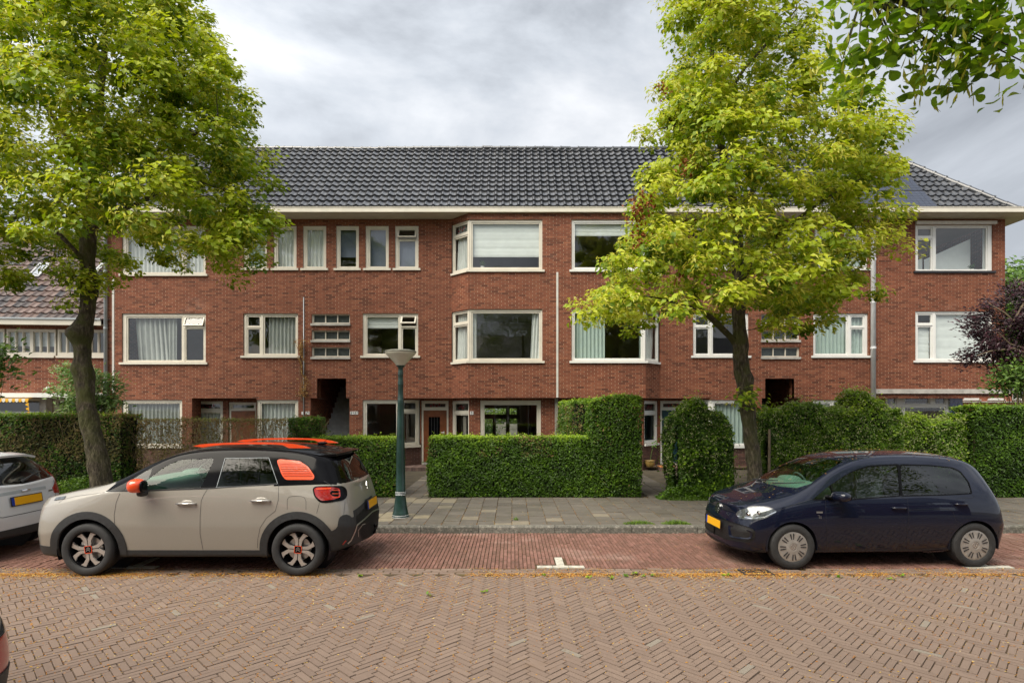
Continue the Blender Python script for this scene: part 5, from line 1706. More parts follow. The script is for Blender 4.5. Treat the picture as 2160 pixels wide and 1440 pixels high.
for my in (1, -1):
    mr_ = my < 0; sg = -my
    fw = smooth_poly([(1716,1052),(1745,1028),(1775,1008),(1800,994),(1832,984),(1893,981),(1898,1044),(1800,1051)], 1)
    sail = [(1716,1052),(1728,1040),(1748,1026),(1757,1040),(1760,1052)]
    rw = smooth_poly([(1903,1044),(1900,981),(1960,982),(2008,987),(2024,994),(2042,1016),(2049,1039),(1990,1042)], 1)
    for poly, nm, mt in ((fw, 'front_window', 'city_glass'), (rw, 'rear_window', 'city_glass_dark')):
        big = smooth_poly([((x-sum(p[0] for p in poly)/len(poly))*1.045 + sum(p[0] for p in poly)/len(poly), (y-sum(p[1] for p in poly)/len(poly))*1.09 + sum(p[1] for p in poly)/len(poly)) for x, y in poly], 0)
        fs = c2.cut(poly, ('px', mr_)); c2.part(fs, nm, M[mt], -.004)
        fs = c2.cut(big, ('px', mr_)); c2.part(fs, 'window_seal', M['gloss_black'], .0005)
    c2.ribbon([(1752,1024),(1760,1051)], 'quarter_bar', M['gloss_black'], .014, my, .002)
    # headlight
    hl = smooth_poly([(1551,1084),(1560,1075),(1580,1070),(1610,1068),(1632,1074),(1640,1078),(1628,1086),(1612,1094),(1585,1096),(1560,1093)], 1)
    fs = c2.cut(hl, ('px', mr_)); h_l = c2.part(fs, 'headlight', M['lens'], .004, .02)
    for (qx, qy, rr) in ((1578, 1083, .05), (1600, 1081, .045)):
        hh = c2.hit((qx, qy), my, .006)
        if hh:
            mb = MB(); blob(mb, tuple(hh[0] - hh[1]*.006), .5*rr, rr*.8, rr*.55, 16, 10, 2); mb.build('reflector', M['chrome'], h_l, world=False, smooth=True)
            mb = MB(); blob(mb, tuple(hh[0] + hh[1]*.004), .4*rr, rr*.55, rr*.4, 12, 8, 2); mb.build('bulb', M['gloss_black'], h_l, world=False, smooth=True)
    c2.ribbon([(1556,1088),(1585,1093),(1612,1090),(1636,1079)], 'light_strip', M['chrome'], .012, my, .007, h_l)
    for line in ([(1741,1054),(1742,1080),(1744,1120),(1745,1165)], [(1899,1046),(1904,1049),(1914,1052),(1917,1085),(1913,1120),(1914,1158)], [(1745,1165),(1830,1164),(1914,1158),(1980,1156),(1996,1153)],
                 [(2049,1042),(2056,1049),(2020,1050)], [(1914,1075),(1960,1073),(2000,1073),(2010,1078),(2016,1098),(2032,1106)] ):
        c2.ribbon(line, 'shut_line', M['ink'], .005, my)
    c2.ribbon([(1500,1060),(1520,1070),(1551,1080)], 'bonnet_line', M['ink'], .007, my)
    c2.ribbon([(1640,1077),(1680,1062),(1712,1052)], 'bonnet_line', M['ink'], .005, my)
    # sill line and black lower edge
    c2.ribbon([(1745,1168),(1850,1167),(1990,1160)], 'sill_strip', M['navy'], .02, my, .012)
    # grille
    gp = smooth_poly([(1478,1080),(1500,1085),(1540,1099),(1586,1113),(1594,1120),(1592,1135),(1582,1143),(1560,1142),(1530,1136),(1500,1122),(1477,1104)], 1) if my == 1 else smooth_poly([(1478,1080),(1500,1085),(1540,1099),(1586,1113),(1594,1120),(1592,1135),(1582,1143),(1560,1142),(1530,1136),(1500,1122),(1477,1104)], 1)
    fs = c2.cut(gp, ('px', mr_)); fs = [f for f in fs if f.calc_center_median().y*my < 1e-3]
    c2.part(fs, 'grille', M['mesh_black'], -.008, -.012)
    ip = smooth_poly([(1536,1106),(1584,1119),(1588,1126),(1584,1136),(1560,1136),(1538,1131)], 1)
    P_ = [c2.hit(p, my, .004) for p in ip]; P_ = [p[0] for p in P_ if p]
    if len(P_) > 3:
        cc = sum(P_, Vector())/len(P_); mb = MB(); mb.add([cc] + P_, [(0, i+1, (i+1) % len(P_) + 1) for i in range(len(P_))]); mb.build('bumper_insert', M['navy'], r2_, world=False, smooth=True)
    c2.ribbon([(1500,1132),(1540,1152),(1590,1163),(1610,1160)], 'chin_strip', M['mesh_black'], .03, my, .003)
    # handles
    for a, b, yy in ((1880, 1911, 1071), (2013, 2040, 1063)):
        pa, pb = c2.hit((a, yy), my, .03), c2.hit((b, yy), my, .03)
        if pa and pb:
            mb = MB(); mb.tube([c2.hit((a, yy), my, .004)[0], pa[0].lerp(pb[0], .15), pa[0].lerp(pb[0], .85), c2.hit((b, yy), my, .004)[0]], [.012, .013, .013, .012], 8); mb.build('door_handle', M['navy'], r2_, world=False, smooth=True)
    # mirror
    mb = MB(); blob(mb, (1.20, -my*.915, .955), .085, .125, .062, 20, 14, 2.6, my*.2); mi = mb.build('mirror', M['navy'], r2_, world=False, smooth=True)
    mb = MB(); mb.tube([(1.16, -my*.84, .93), (1.10, -my*.75, .93)], .024, 8); blob(mb, (1.27, -my*.915, .952), .018, .11, .05); mb.build('mirror_foot', M['gloss_black'], mi, world=False, smooth=True)
    # side repeater with trim lettering below
    c2.ribbon([(1722,1080),(1735,1080)], 'side_badge', M['metal'], .022, my, .004)
    if my == 1:
        for k, pts in enumerate(([(1725,1086),(1728,1086),(1728,1093)], [(1730,1093),(1731,1087),(1733,1093)])): c2.ribbon(pts, 'side_lettering', M['metal'], .005, my, .003)
fs = c2.cut([(1.50, -.50), (1.42, -.2), (1.40, 0), (1.42, .2), (1.50, .50), (.97, .625), (.82, .55), (.74, .3), (.72, 0), (.74, -.3), (.82, -.55), (.97, -.625)], ('xy',)); c2.part(fs, 'windscreen', M['car_glass'], -.002)
fs = c2.cut([(-.50, 1.33), (.50, 1.33), (.58, 1.00), (-.58, 1.00)], ('yz', 1)); c2.part([f for f in fs if f.calc_center_median().x > 3.0], 'tailgate_window', M['car_glass_dark'], -.002)
hp_ = c2.bvh.ray_cast(Vector((-3, 0, .475)), Vector((1, 0, 0)))[0]; hb_ = c2.bvh.ray_cast(Vector((-3, 0, .665)), Vector((1, 0, 0)))[0]
c2.finish(M['navy'])
mb = MB()
for pts in ([(.74, -.10, 1.03), (.80, -.35, 1.06), (.93, -.58, 1.10)], [(.72, .45, 1.02), (.76, .15, 1.045), (.80, -.12, 1.07)]): mb.tube([(x - .015, y, z - .005) for x, y, z in pts], [.012, .009, .006], 6)
mb.build('wiper', M['black_plastic'], r2_, world=False)
fr = plate_on(r2_, (hp_.x - .012, 0, .475), (0, -1, 0), (.05, 0, 1), .50, .105, (-1, 0, .05))
mb = MB(); blob(mb, (hb_.x, 0, .66), .012, .075, .072, 24, 10, 2); bd = mb.build('badge', M['navy'], r2_, world=False, smooth=True)
mb = MB(); emblem_vw(mb, lambda u, v, h: (hb_.x - .012 - h + .45*v*.35, -u, .665 + v), .072, 0, .012); mb.build('emblem', M['chrome'], bd, world=False)
mb = MB(); mb.tube([(2.95, 0, 1.47), (3.02, 0, 1.49), (3.22, 0, 1.57)], [.012, .005, .003], 6); mb.build('aerial', M['gloss_black'], r2_, world=False)
for (cx, cz), ro in zip(WC2, (5, 20)):
    for sg in (-1, 1): wheel(r2_, (cx, sg*.715, cz), sg, .292, .185, .192, 'cover', ro)
cabin(r2_, .90, 2.95, .60, .4, .60, 1.36, .30)
mb = MB(); blob(mb, (1.32, 0, 1.29), .02, .11, .03); mb.build('inner_mirror', M['gloss_black'], r2_, world=False, smooth=True)

# ---- white hatchback seen from behind at the left edge, red car at the lower left edge
ST3 = [
 (0.00,0.03,.24,.48,.68,.76,.78,0,0,0,0),
 (0.03,0.05,.22,.48,.68,.77,.80,.38,.40,.38,.34),
 (0.12,0.14,.20,.48,.70,.80,.84,.64,.70,.66,.56),
 (0.34,0.36,.18,.50,.76,.87,.91,.78,.84,.78,.66),
 (0.70,0.72,.18,.54,.85,.94,.98,.80,.86,.80,.70),
 (1.10,1.02,.18,.56,.92,1.00,1.04,.80,.86,.81,.71),
 (1.38,1.30,.18,.56,.95,1.16,1.22,.80,.86,.805,.67),
 (1.70,1.64,.18,.56,.97,1.34,1.40,.80,.86,.80,.62),
 (2.05,2.02,.18,.56,.98,1.42,1.47,.80,.86,.795,.59),
 (2.50,2.50,.18,.56,1.00,1.44,1.49,.80,.86,.79,.58),
 (3.00,3.00,.18,.56,1.03,1.42,1.475,.80,.865,.785,.57),
 (3.42,3.42,.18,.56,1.07,1.36,1.43,.80,.865,.77,.555),
 (3.66,3.66,.22,.56,1.07,1.26,1.35,.79,.85,.74,.54),
 (3.84,3.80,.26,.56,1.02,1.08,1.14,.74,.80,.70,.56),
 (3.92,3.86,.28,.55,.95,1.00,1.02,.60,.66,.60,.50),
 (3.96,3.89,.29,.54,.93,.97,.98,.32,.35,.32,.26),
 (3.97,3.90,.29,.54,.92,.96,.97,0,0,0,0)]
r3_ = empty('parked_car', (-10.93, 8.16, 0), R(1.0), 'white hatchback cut off by the left edge, its tailgate facing the beige car', 'car')
WC3 = [(.82, .30), (3.30, .30)]
def hatch(root, paint_m, rear=True):
    c = Car(root, ST3); c.hw = .86
    arches(c, WC3, .345, M['ink'])
    for my in (1, -1):
        sg = -my
        for poly, nm, mt in (([(1.28,1.02),(1.66,1.28),(1.95,1.37),(2.30,1.39),(2.32,1.03)], 'front_window', 'car_glass'), ([(2.38,1.03),(2.36,1.39),(2.9,1.38),(3.25,1.33),(3.45,1.13),(3.2,1.10)], 'rear_window', 'car_glass_dark')):
            fs = c.cut(poly, ('xz', sg)); c.part(fs, nm, M[mt], -.003)
        fs = c.cut([(-.1,.62),(.16,.64),(.42,.74),(.62,.84),(.50,.83),(.2,.77),(-.1,.72)], ('xz', sg)); c.part([f for f in fs if f.calc_center_median().x < .7], 'headlight', M['lens'], .004, .02)
        fs = c.cut([(3.52,1.08),(3.62,1.20),(3.78,1.06),(3.92,.80),(3.86,.76),(3.74,.90)], ('xz', sg)); c.part(fs, 'tail_light', M['taillight'], .006, .02)
        mb = MB(); blob(mb, (1.50, -my*.95, 1.02), .09, .12, .07, 20, 12, 2.5); mb.tube([(1.46, -my*.86, .99), (1.44, -my*.78, 1.0)], .03, 6); mb.build('mirror', paint_m, root, world=False, smooth=True)
        mb = MB()
        for a in (2.05, 3.05): mb.tube([(a, -my*.868, .86), (a + .18, -my*.868, .87)], .012, 6)
        mb.build('door_handle', paint_m, root, world=False, smooth=True)
    # black glass tailgate with dark surround, then the glass proper
    fs = c.cut([(-.46,1.36),(.46,1.36),(.64,1.10),(.66,1.03),(0,.99),(-.66,1.03),(-.64,1.10)], ('yz', 1)); fs = [f for f in fs if f.calc_center_median().x > 3.2]; c.part(fs, 'tailgate_window', M['gloss_glass'], -.002)
    fs = c.cut([(1.80,-.5),(1.64,0),(1.80,.5),(1.22,.62),(1.04,.3),(1.0,0),(1.04,-.3),(1.22,-.62)], ('xy',)); c.part(fs, 'windscreen', M['car_glass'], -.002)
    fs = [f for f in c.cut([(-.9,.1),(.9,.1),(.9,.38),(.6,.40),(-.6,.40),(-.9,.38)], ('yz', 1)) if f.calc_center_median().x > 3.5]; c.part(fs, 'rear_bumper', M['black_plastic'], .008, .02, True)
    fs = [f for f in c.cut([(-.9,.1),(.9,.1),(.9,.42),(-.9,.42)], ('yz', -1)) if f.calc_center_median().x < .5]; c.part(fs, 'front_bumper', M['black_plastic'], .008, .02, True)
    # tailgate shut line and creases
    bvh = c.bvh
    def yz_line(pts, nm, mt, w_):
        P = []
        for a, b in zip(pts[:-1], pts[1:]):
            for i in range(8):
                y, z = a[0] + (b[0]-a[0])*i/8, a[1] + (b[1]-a[1])*i/8
                h = bvh.ray_cast(Vector((6, y, z)), Vector((-1, 0, 0)))
                if h[0] is not None: P.append((h[0] + h[1]*.003, h[1]))
        mb = MB(); vs = []; fs_ = []
        for i, (p, n) in enumerate(P):
            t = (P[min(i+1, len(P)-1)][0] - P[max(0, i-1)][0]).cross(n).normalized()*w_/2; vs += [p-t, p+t]
        for i in range(len(P)-1): fs_.append((2*i, 2*i+1, 2*i+3, 2*i+2))
        mb.add(vs, fs_); return mb.build(nm, mt, root, world=False, smooth=True)
    yz_line([(-.62,1.0),(-.60,.80),(-.56,.62),(-.4,.58),(.4,.58),(.56,.62),(.60,.80),(.62,1.0)], 'shut_line', M['ink'], .008)
    yz_line([(-.46,.885),(0,.895),(.46,.885)], 'tailgate_trim', M['zinc'], .045)
    yz_line([(.44,.83),(.56,.835)], 'model_badge', M['metal'], .022)
    hq_ = bvh.ray_cast(Vector((6, 0, .77)), Vector((-1, 0, 0)))[0]
    c.finish(paint_m)
    mb = MB(); vs = []
    ys = [-.52, -.3, 0, .3, .52]
    for y in ys: vs += [(3.46, y, 1.435 - .04*abs(y/.52)**3), (3.70 - .05*abs(y/.5)**2, y, 1.405 - .05*abs(y/.52)**3), (3.69 - .05*abs(y/.5)**2, y, 1.375 - .05*abs(y/.52)**3), (3.52, y, 1.39 - .05*abs(y/.52)**3)]
    mb.add(vs, [(4*i+k, 4*i+k+1, 4*i+4+k+1, 4*i+4+k) for i in range(4) for k in range(3)]); mb.build('spoiler', paint_m, root, world=False, smooth=50)
    mb = MB(); mb.tube([(3.86, .0, 1.02), (3.84, .22, 1.10), (3.80, .42, 1.13)], [.02, .012, .008], 6); mb.build('rear_wiper', M['black_plastic'], root, world=False)
    plate_on(root, (hq_.x + .012, .0, .77), (0, 1, 0), (-.15, 0, 1), .52, .11, (1, 0, .15))
    mb = MB(); mb.tube([(3.93, -.07, .90), (3.94, 0, .905), (3.93, .07, .90)], .012, 6); mb.build('tailgate_handle', M['chrome'], root, world=False)
    for cx, cz in WC3:
        for sg in (-1, 1): wheel(root, (cx, sg*.75, cz), sg, .30, .195, .20, 'plain', 10)
    cabin(root, 1.15, 3.3, .62, .45, .64, 1.62, .3)
M['gloss_glass'] = glass_mat('tailgate_glass', (.18,.20,.21), 1.7, 0, .0006, 3)
hatch(r3_, M['pearl'])
r4_ = empty('parked_car', (-3.09, 3.0, 0), R(180), 'dark red car showing only a bumper corner at the lower left edge', 'car')
hatch(r4_, M['carmine'])
# ------------------------------------------------------------------ foliage
def leaf_quads(C, Nn, U, size, aspect=.6, fold=.25):
    """kite shaped leaves: centres C, normals Nn, direction U (Mx3 each), size (M,)"""
    U = U - Nn*np.sum(U*Nn, 1, keepdims=True); U /= np.linalg.norm(U, axis=1, keepdims=True) + 1e-9
    S = np.cross(Nn, U)
    s = size[:, None]
    V = np.stack([C - U*s*.5, C + S*s*aspect*.5 - U*s*.08 + Nn*s*fold*.3, C + U*s*.5 - Nn*s*.1, C - S*s*aspect*.5 - U*s*.08 + Nn*s*fold*.3], 1)
    M_ = len(C)
    return V.reshape(-1, 3), np.arange(M_*4).reshape(-1, 4)
def unit(n, rs):
    v = rs.normal(size=(n, 3)); return v/np.linalg.norm(v, axis=1, keepdims=True)

M['lime_leaf'] = leaf_mat('lime_leaf', [(0, (.035,.085,.006)), (.35, (.15,.25,.008)), (.65, (.35,.45,.014)), (1, (.54,.59,.03))], .45, .45)
M['lime_flower'] = leaf_mat('lime_bract', [(0, (.42,.39,.03)), (.6, (.62,.61,.07)), (1, (.70,.70,.20))], .45, .6)
M['dead_leaf'] = leaf_mat('dead_brown_leaf', [(0, (.16,.045,.012)), (1, (.34,.12,.03))], .2, .7)
M['bark'] = None
def bark_mat():
    t = NT('lime_bark')
    mp = t.n('ShaderNodeMapping'); mp.inputs['Scale'].default_value = (7, 7, 2.2); t.l(t.obj(), mp.inputs['Vector'])
    n = t.noise(3.2, 7, mp.outputs[0], .7)
    c = t.ramp(n, [(.34, (.018,.014,.009)), (.5, (.075,.058,.038)), (.66, (.20,.165,.115))])
    ms_ = t.noise(3.5, 5, None, .6)
    z = t.n('ShaderNodeSeparateXYZ'); t.l(t.obj(), z.inputs[0])
    mm = t.n('ShaderNodeMath', operation='MULTIPLY'); t.l(t.mr(ms_, .42, .58, 0, .85), mm.inputs[0]); t.l(t.mr(z.outputs['Z'], .6, 2.2, .25, 1), mm.inputs[1])
    c = t.mix(mm.outputs[0], c, (.075,.082,.016))
    t.bump(n, 1.0, .09)
    return t.base(c, .92)
M['bark'] = bark_mat()

def trunk_mesh(mb, pts, rad, knots=(), n=22):
    """lumpy trunk: pts world, rad radii"""
    pts = [Vector(p) for p in pts]
    # resample with Catmull-Rom
    P = []; Rr = []
    for i in range(len(pts)-1):
        p0, p1, p2, p3 = pts[max(i-1, 0)], pts[i], pts[i+1], pts[min(i+2, len(pts)-1)]
        for k in range(6):
            t = k/6
            P.append(.5*((2*p1) + (p2-p0)*t + (2*p0-5*p1+4*p2-p3)*t*t + (3*p1-p0-3*p2+p3)*t**3)); Rr.append(rad[i] + (rad[i+1]-rad[i])*t)
    P.append(pts[-1]); Rr.append(rad[-1])
    base = len(mb.v)
    for i, p in enumerate(P):
        for k in range(n):
            a = 2*math.pi*k/n
            d = Vector((math.cos(a), math.sin(a), 0))
            r = Rr[i]*(1 + .07*math.sin(3*a + p.z*1.3) + .05*math.sin(7*a + p.z*5) + .07*math.sin(p.z*7 + 2*a) + .05*math.sin(p.z*15 - 3*a) + .025*math.sin(13*a+p.z*3))
            for kp, kr, ks in knots:
                q = p + d*Rr[i]; dd = (q - Vector(kp)).length
                r += ks*math.exp(-(dd/kr)**2)
            mb.v.append(tuple(p + d*r)); mb.t.append(.5)
    for i in range(len(P)-1):
        for k in range(n):
            k2 = (k+1) % n; mb.f.append((base+i*n+k, base+i*n+k2, base+(i+1)*n+k2, base+(i+1)*n+k)); mb.m.append(0)

def tree(name, label, trunk, trunk_r, knots, limbs, outline, d0, depth, clusters, per, seed, leaf=.085, leafmat='lime_leaf', flower=.33, flowermat='lime_flower',
         crad=.26, hollow=.55, dead=(), floor=None, gaps=(), zlow=None, brkeep=.55, up=.55, toff=0.0, extra=(), inset=.24):
    """trunk/limbs in world metres; crown volume = traced outline given its real depth"""
    rs = np.random.default_rng(seed)
    root = empty(name, (trunk[0][0], trunk[0][1], trunk[0][2]), 0, label, 'tree')
    mb = MB(); trunk_mesh(mb, trunk, trunk_r, knots)
    for lp, lr in limbs: trunk_mesh(mb, lp, lr, (), 12)
    # sample cluster centres in the crown volume
    ol = [(X(px, d0), Z(py, d0)) for px, py in outline]
    xs_ = [p[0] for p in ol]; zs_ = [p[1] for p in ol]
    cen = []
    tries = 0
    cx = trunk[-1][0]
    # width of crown at each height
    def span(z):
        hit = []
        for a, b in zip(ol, ol[1:] + ol[:1]):
            if (a[1]-z)*(b[1]-z) < 0: hit.append(a[0] + (b[0]-a[0])*(z-a[1])/(b[1]-a[1]))
        return (min(hit), max(hit)) if len(hit) > 1 else None
    while len(cen) < clusters and tries < clusters*60:
        tries += 1
        x = rs.uniform(min(xs_), max(xs_)); z = rs.uniform(min(zs_), max(zs_))
        if not inpoly((x, z), ol): continue
        if any(not inpoly((x + inset*math.cos(q), z + inset*math.sin(q)), ol) for q in (0, .9, 1.8, 2.7, 3.6, 4.5, 5.4)): continue
        sp = span(z)
        if not sp: continue
        hw = (sp[1]-sp[0])/2; mx_ = (sp[0]+sp[1])/2
        f = max(0, 1 - ((x-mx_)/hw)**2)
        top = min(1, (max(zs_)-z)/1.2 + .15)
        dy = depth*math.sqrt(f)*top
        y = rs.uniform(-1, 1)
        # leaves live in the outer shell
        e_ = max(abs((x-mx_)/hw), abs(y)*math.sqrt(f))
        if rs.random() > .25 + .75*max(e_, hollow if abs(y) > .55 else 0): continue
        yy = d0 + y*dy
        px_, py_ = 1080 + x*F/yy, HY - (z-HC)*F/yy
        # scale about the crown plane so the silhouette stays the traced one
        x2 = x; z2 = z
        if yy < d0:   # nearer clusters look larger: keep them inside the outline
            k = yy/d0; x2 = mx_*k + (x-mx_)*k if False else x*k; z2 = HC + (z-HC)*k
        if any(((px_g - (1080 + x2*F/yy))**2 + (py_g - (HY-(z2-HC)*F/yy))**2) < rg**2 for px_g, py_g, rg in gaps) and rs.random() < .9: continue
        if any((Vector((x2, yy, z2)) - Vector(c)).length < crad*.42 for c in cen[-160:]): continue
        cen.append((x2, yy, z2))
    for q in extra: cen.append(tuple(at(*q)))
    cen = np.array(cen)
    # branches out to the clusters: attach to the nearest limb or earlier twig, lower and further in
    nodes = [];
    for lp, lr in [(trunk, trunk_r)] + list(limbs):
        for i in range(len(lp)-1):
            for k in range(5):
                p = Vector(lp[i]).lerp(Vector(lp[i+1]), k/5); nodes.append((p, lr[i] + (lr[i+1]-lr[i])*k/5))
        nodes.append((Vector(lp[-1]), lr[-1]))
    zcrown = ol and min(zs_)
    nodes = [q for q in nodes if q[0].z > zcrown - .3]
    order = sorted(range(len(cen)), key=lambda i: min((Vector(cen[i]) - q[0]).length for q in nodes))
    NP = np.array([tuple(q[0]) for q in nodes]); NR = [q[1] for q in nodes]
    br = MB()
    for i in order:
        c = np.array(cen[i]); dlt = c - NP
        dist = np.linalg.norm(dlt, axis=1) + .8*np.clip(NP[:, 2] - c[2], 0, None)
        j = int(np.argmin(dist)); a = Vector(NP[j]); b = Vector(c)
        L = (b-a).length
        if L < .05: continue
        r0 = min(NR[j]*.6, .006 + .014*L); r1 = .004
        mid = a.lerp(b, .5) + Vector((rs.normal(0, .06*L), rs.normal(0, .06*L), .10*L))
        br.tube([a, a.lerp(mid, .6), mid, mid.lerp(b, .6), b], [r0, r0*.85, r0*.65, r0*.45, r1], 5, cap=False)
        new = [a.lerp(mid, .6), mid, mid.lerp(b, .6), b]
        NP = np.concatenate([NP, np.array([tuple(q) for q in new])]); NR += [r0*.85, r0*.65, r0*.45, r1]
    tr = mb.build('trunk', M['bark'], root, smooth=True, uv=False)
    br.build('branches', M['bark'], root, smooth=True, uv=False)
    # leaves
    n = len(cen); cnt = rs.integers(int(per*.6), int(per*1.4), n)
    ci = np.repeat(np.arange(n), cnt); m = len(ci)
    axis = unit(n, rs); axis[:, 2] *= .4
    g = rs.normal(size=(m, 3)); g /= np.linalg.norm(g, axis=1, keepdims=True); g *= (rs.random(m)**.5)[:, None]
    sc_ = rs.uniform(.65, 1.3, n)*crad
    C = cen[ci] + g*sc_[ci][:, None]*np.array([1.25, 1.25, .72])
    C[:, 2] -= .12*(np.hypot(g[:, 0], g[:, 1]))**2*sc_[ci]
    Nn = unit(m, rs)*.55 + np.array([-.15, -.35, .75]) + g*.6
    Nn /= np.linalg.norm(Nn, axis=1, keepdims=True)
    U = g*np.array([1, 1, .2]) + np.array([.45, 0, -.45]) + unit(m, rs)*.5
    size = rs.uniform(.7, 1.25, m)*leaf
    isf = rs.random(m) < flower*(.4 + 1.2*rs.random(n))[ci]
    ctint = np.clip(rs.normal(.5, .27, n) + toff, 0, 1)
    # tint runs paler towards the top and camera side of each spray
    t = np.clip(ctint[ci]*.55 + .25*rs.random(m) + .22*g[:, 2] + .12 - .12*g[:, 1], 0, 1)
    nf = ~isf
    V, Fc = leaf_quads(C[nf], Nn[nf], U[nf], size[nf], .82)
    npmesh('crown', V, Fc, M[leafmat], root, np.repeat(t[nf], 4))
    if isf.any() and flowermat:
        V, Fc = leaf_quads(C[isf] + np.array([0, -.02, .0]), Nn[isf], U[isf], size[isf]*.85, .30)
        npmesh('blossom', V, Fc, M[flowermat], root, np.repeat(rs.random(isf.sum()), 4))
    if dead:
        pts = []
        for px, py, k, rr in dead:
            p = at(px, py, d0 - depth*.55); pts.append(np.array(p) + rs.normal(0, rr, (k, 3)))
        Cd = np.concatenate(pts); V, Fc = leaf_quads(Cd, unit(len(Cd), rs), unit(len(Cd), rs), rs.uniform(.06, .10, len(Cd)), .6, .8)
        npmesh('withered_leaves', V, Fc, M['dead_leaf'], root, np.repeat(rs.random(len(Cd)), 4))
    return root

TD = 11.5
def tp(px, py, d=TD): return tuple(at(px, py, d))
S_ = F/TD
# left street tree
trunkL = [tp(218,1068), tp(214,1020), tp(205,960), tp(192,900), tp(182,850), tp(180,800), tp(174,750), tp(176,700), tp(184,650), tp(187,600), tp(184,540), tp(188,480), tp(192,420), tp(198,350), tp(205,260), tp(215,160), tp(225,60), tp(240,-60)]
rL = [.23,.19,.175,.165,.16,.16,.15,.155,.135,.14,.135,.13,.12,.105,.085,.065,.045,.03]
limL = [([tp(188,500), tp(220,460,11.2), tp(290,430,10.9), tp(350,395,10.7), tp(400,380,10.6), tp(470,400,10.5)], [.075,.07,.06,.05,.04,.02]),
        ([tp(188,520), tp(160,470,11.7), tp(120,420,11.9), tp(90,380,12.1), tp(30,340,12.2)], [.07,.065,.055,.04,.02]),
        ([tp(185,560), tp(150,520,11.2), tp(80,455,10.9), tp(20,462,10.7), tp(-80,470,10.5)], [.06,.05,.045,.04,.02]),
        ([tp(196,380), tp(240,300,12), tp(300,220,12.4), tp(360,120,12.7)], [.08,.06,.045,.02]),
        ([tp(196,400), tp(150,300,11), tp(80,200,10.6), tp(20,100,10.4)], [.08,.06,.045,.02]),
        ([tp(200,360), tp(280,330,10.6), tp(380,300,10.1), tp(460,250,9.9)], [.06,.05,.04,.02])]
outL = [(250,-260),(330,-180),(385,-60),(425,25),(470,55),(505,95),(510,150),(515,225),(550,265),(562,330),(540,395),(580,440),(578,500),(545,530),(520,572),(440,590),(400,560),(350,545),(300,515),(240,515),(215,540),(180,515),(120,535),(60,560),(10,590),(-60,600),(-180,560),(-260,420),(-280,250),(-230,80),(-120,-120),(60,-240)]
tree('street_tree', 'large lime tree with mossy knotted trunk and dense green crown at the left edge', trunkL, rL,
     [(tp(152,700,11.3), .17, .20), (tp(205,775,11.4), .13, .11), (tp(150,778,11.3), .13, .12), (tp(210,655,11.4), .15, .16), (tp(190,720,11.3), .10, .08), (tp(185,860,11.3), .12, .05)],
     limL, outL, TD, 3.3, 780, 130, 11, leaf=.11, flower=.42, dead=[], crad=.33, toff=.13, inset=.33,
     extra=[(150,575,11.3),(165,590,11.3),(140,568,11.25),(185,600,11.2),(20,600,11),(25,580,11),(150,640,11.35),(560,450,11.2),(575,470,11),(545,505,11.1),(500,585,11)])
# right street tree
trunkR = [tp(1595,1068), tp(1594,1020), tp(1588,960), tp(1580,900), tp(1574,850), tp(1568,805), tp(1562,765), tp(1562,725), tp(1560,690), tp(1558,640), tp(1557,580), tp(1556,500), tp(1545,420), tp(1525,330), tp(1512,250), tp(1508,170), tp(1500,80), tp(1495,-30), tp(1495,-150)]
rR = [.18,.150,.138,.132,.138,.148,.135,.148,.115,.12,.11,.10,.085,.07,.06,.05,.04,.03,.02]
limR = [([tp(1560,735), tp(1545,715), tp(1515,685,11.35), tp(1480,655,11.2), tp(1430,640,11), tp(1360,625,10.8), tp(1290,640,10.6)], [.10,.085,.078,.07,.05,.035,.02]),
        ([tp(1557,600), tp(1600,540,11), tp(1660,480,10.6), tp(1740,420,10.2), tp(1810,380,10)], [.07,.06,.05,.04,.02]),
        ([tp(1556,560), tp(1500,520,11.8), tp(1440,480,12.1), tp(1370,430,12.3)], [.06,.05,.04,.02]),
        ([tp(1550,460), tp(1600,380,12), tp(1650,290,12.4), tp(1720,200,12.7), tp(1800,160,12.9)], [.07,.06,.045,.035,.02]),
        ([tp(1557,620), tp(1640,610,11.9), tp(1740,590,12.2), tp(1830,560,12.4)], [.06,.05,.04,.02]),
        ([tp(1535,380), tp(1500,330,11.0), tp(1440,280,10.7), tp(1400,240,10.6)], [.05,.04,.03,.02]),
        ([tp(1512,250), tp(1560,160,11.2), tp(1620,90,11), tp(1680,20,10.9)], [.05,.04,.03,.02]),
        ([tp(1560,700), tp(1610,690,11.0), tp(1670,680,10.7)], [.04,.03,.015])]
outR = [(1480,-260),(1560,-270),(1640,-200),(1700,-90),(1725,0),(1745,60),(1775,100),(1850,150),(1885,190),(1925,225),(1915,270),(1928,300),(1912,350),(1915,400),(1905,470),(1918,500),(1875,545),(1860,600),(1790,650),(1760,700),(1690,725),(1650,722),(1620,680),(1590,665),(1520,655),(1460,668),(1400,690),(1370,712),(1290,690),(1230,655),(1232,600),(1280,570),(1262,520),(1300,480),(1330,430),(1335,350),(1368,300),(1385,240),(1405,180),(1390,100),(1410,30),(1420,-80),(1440,-200)]
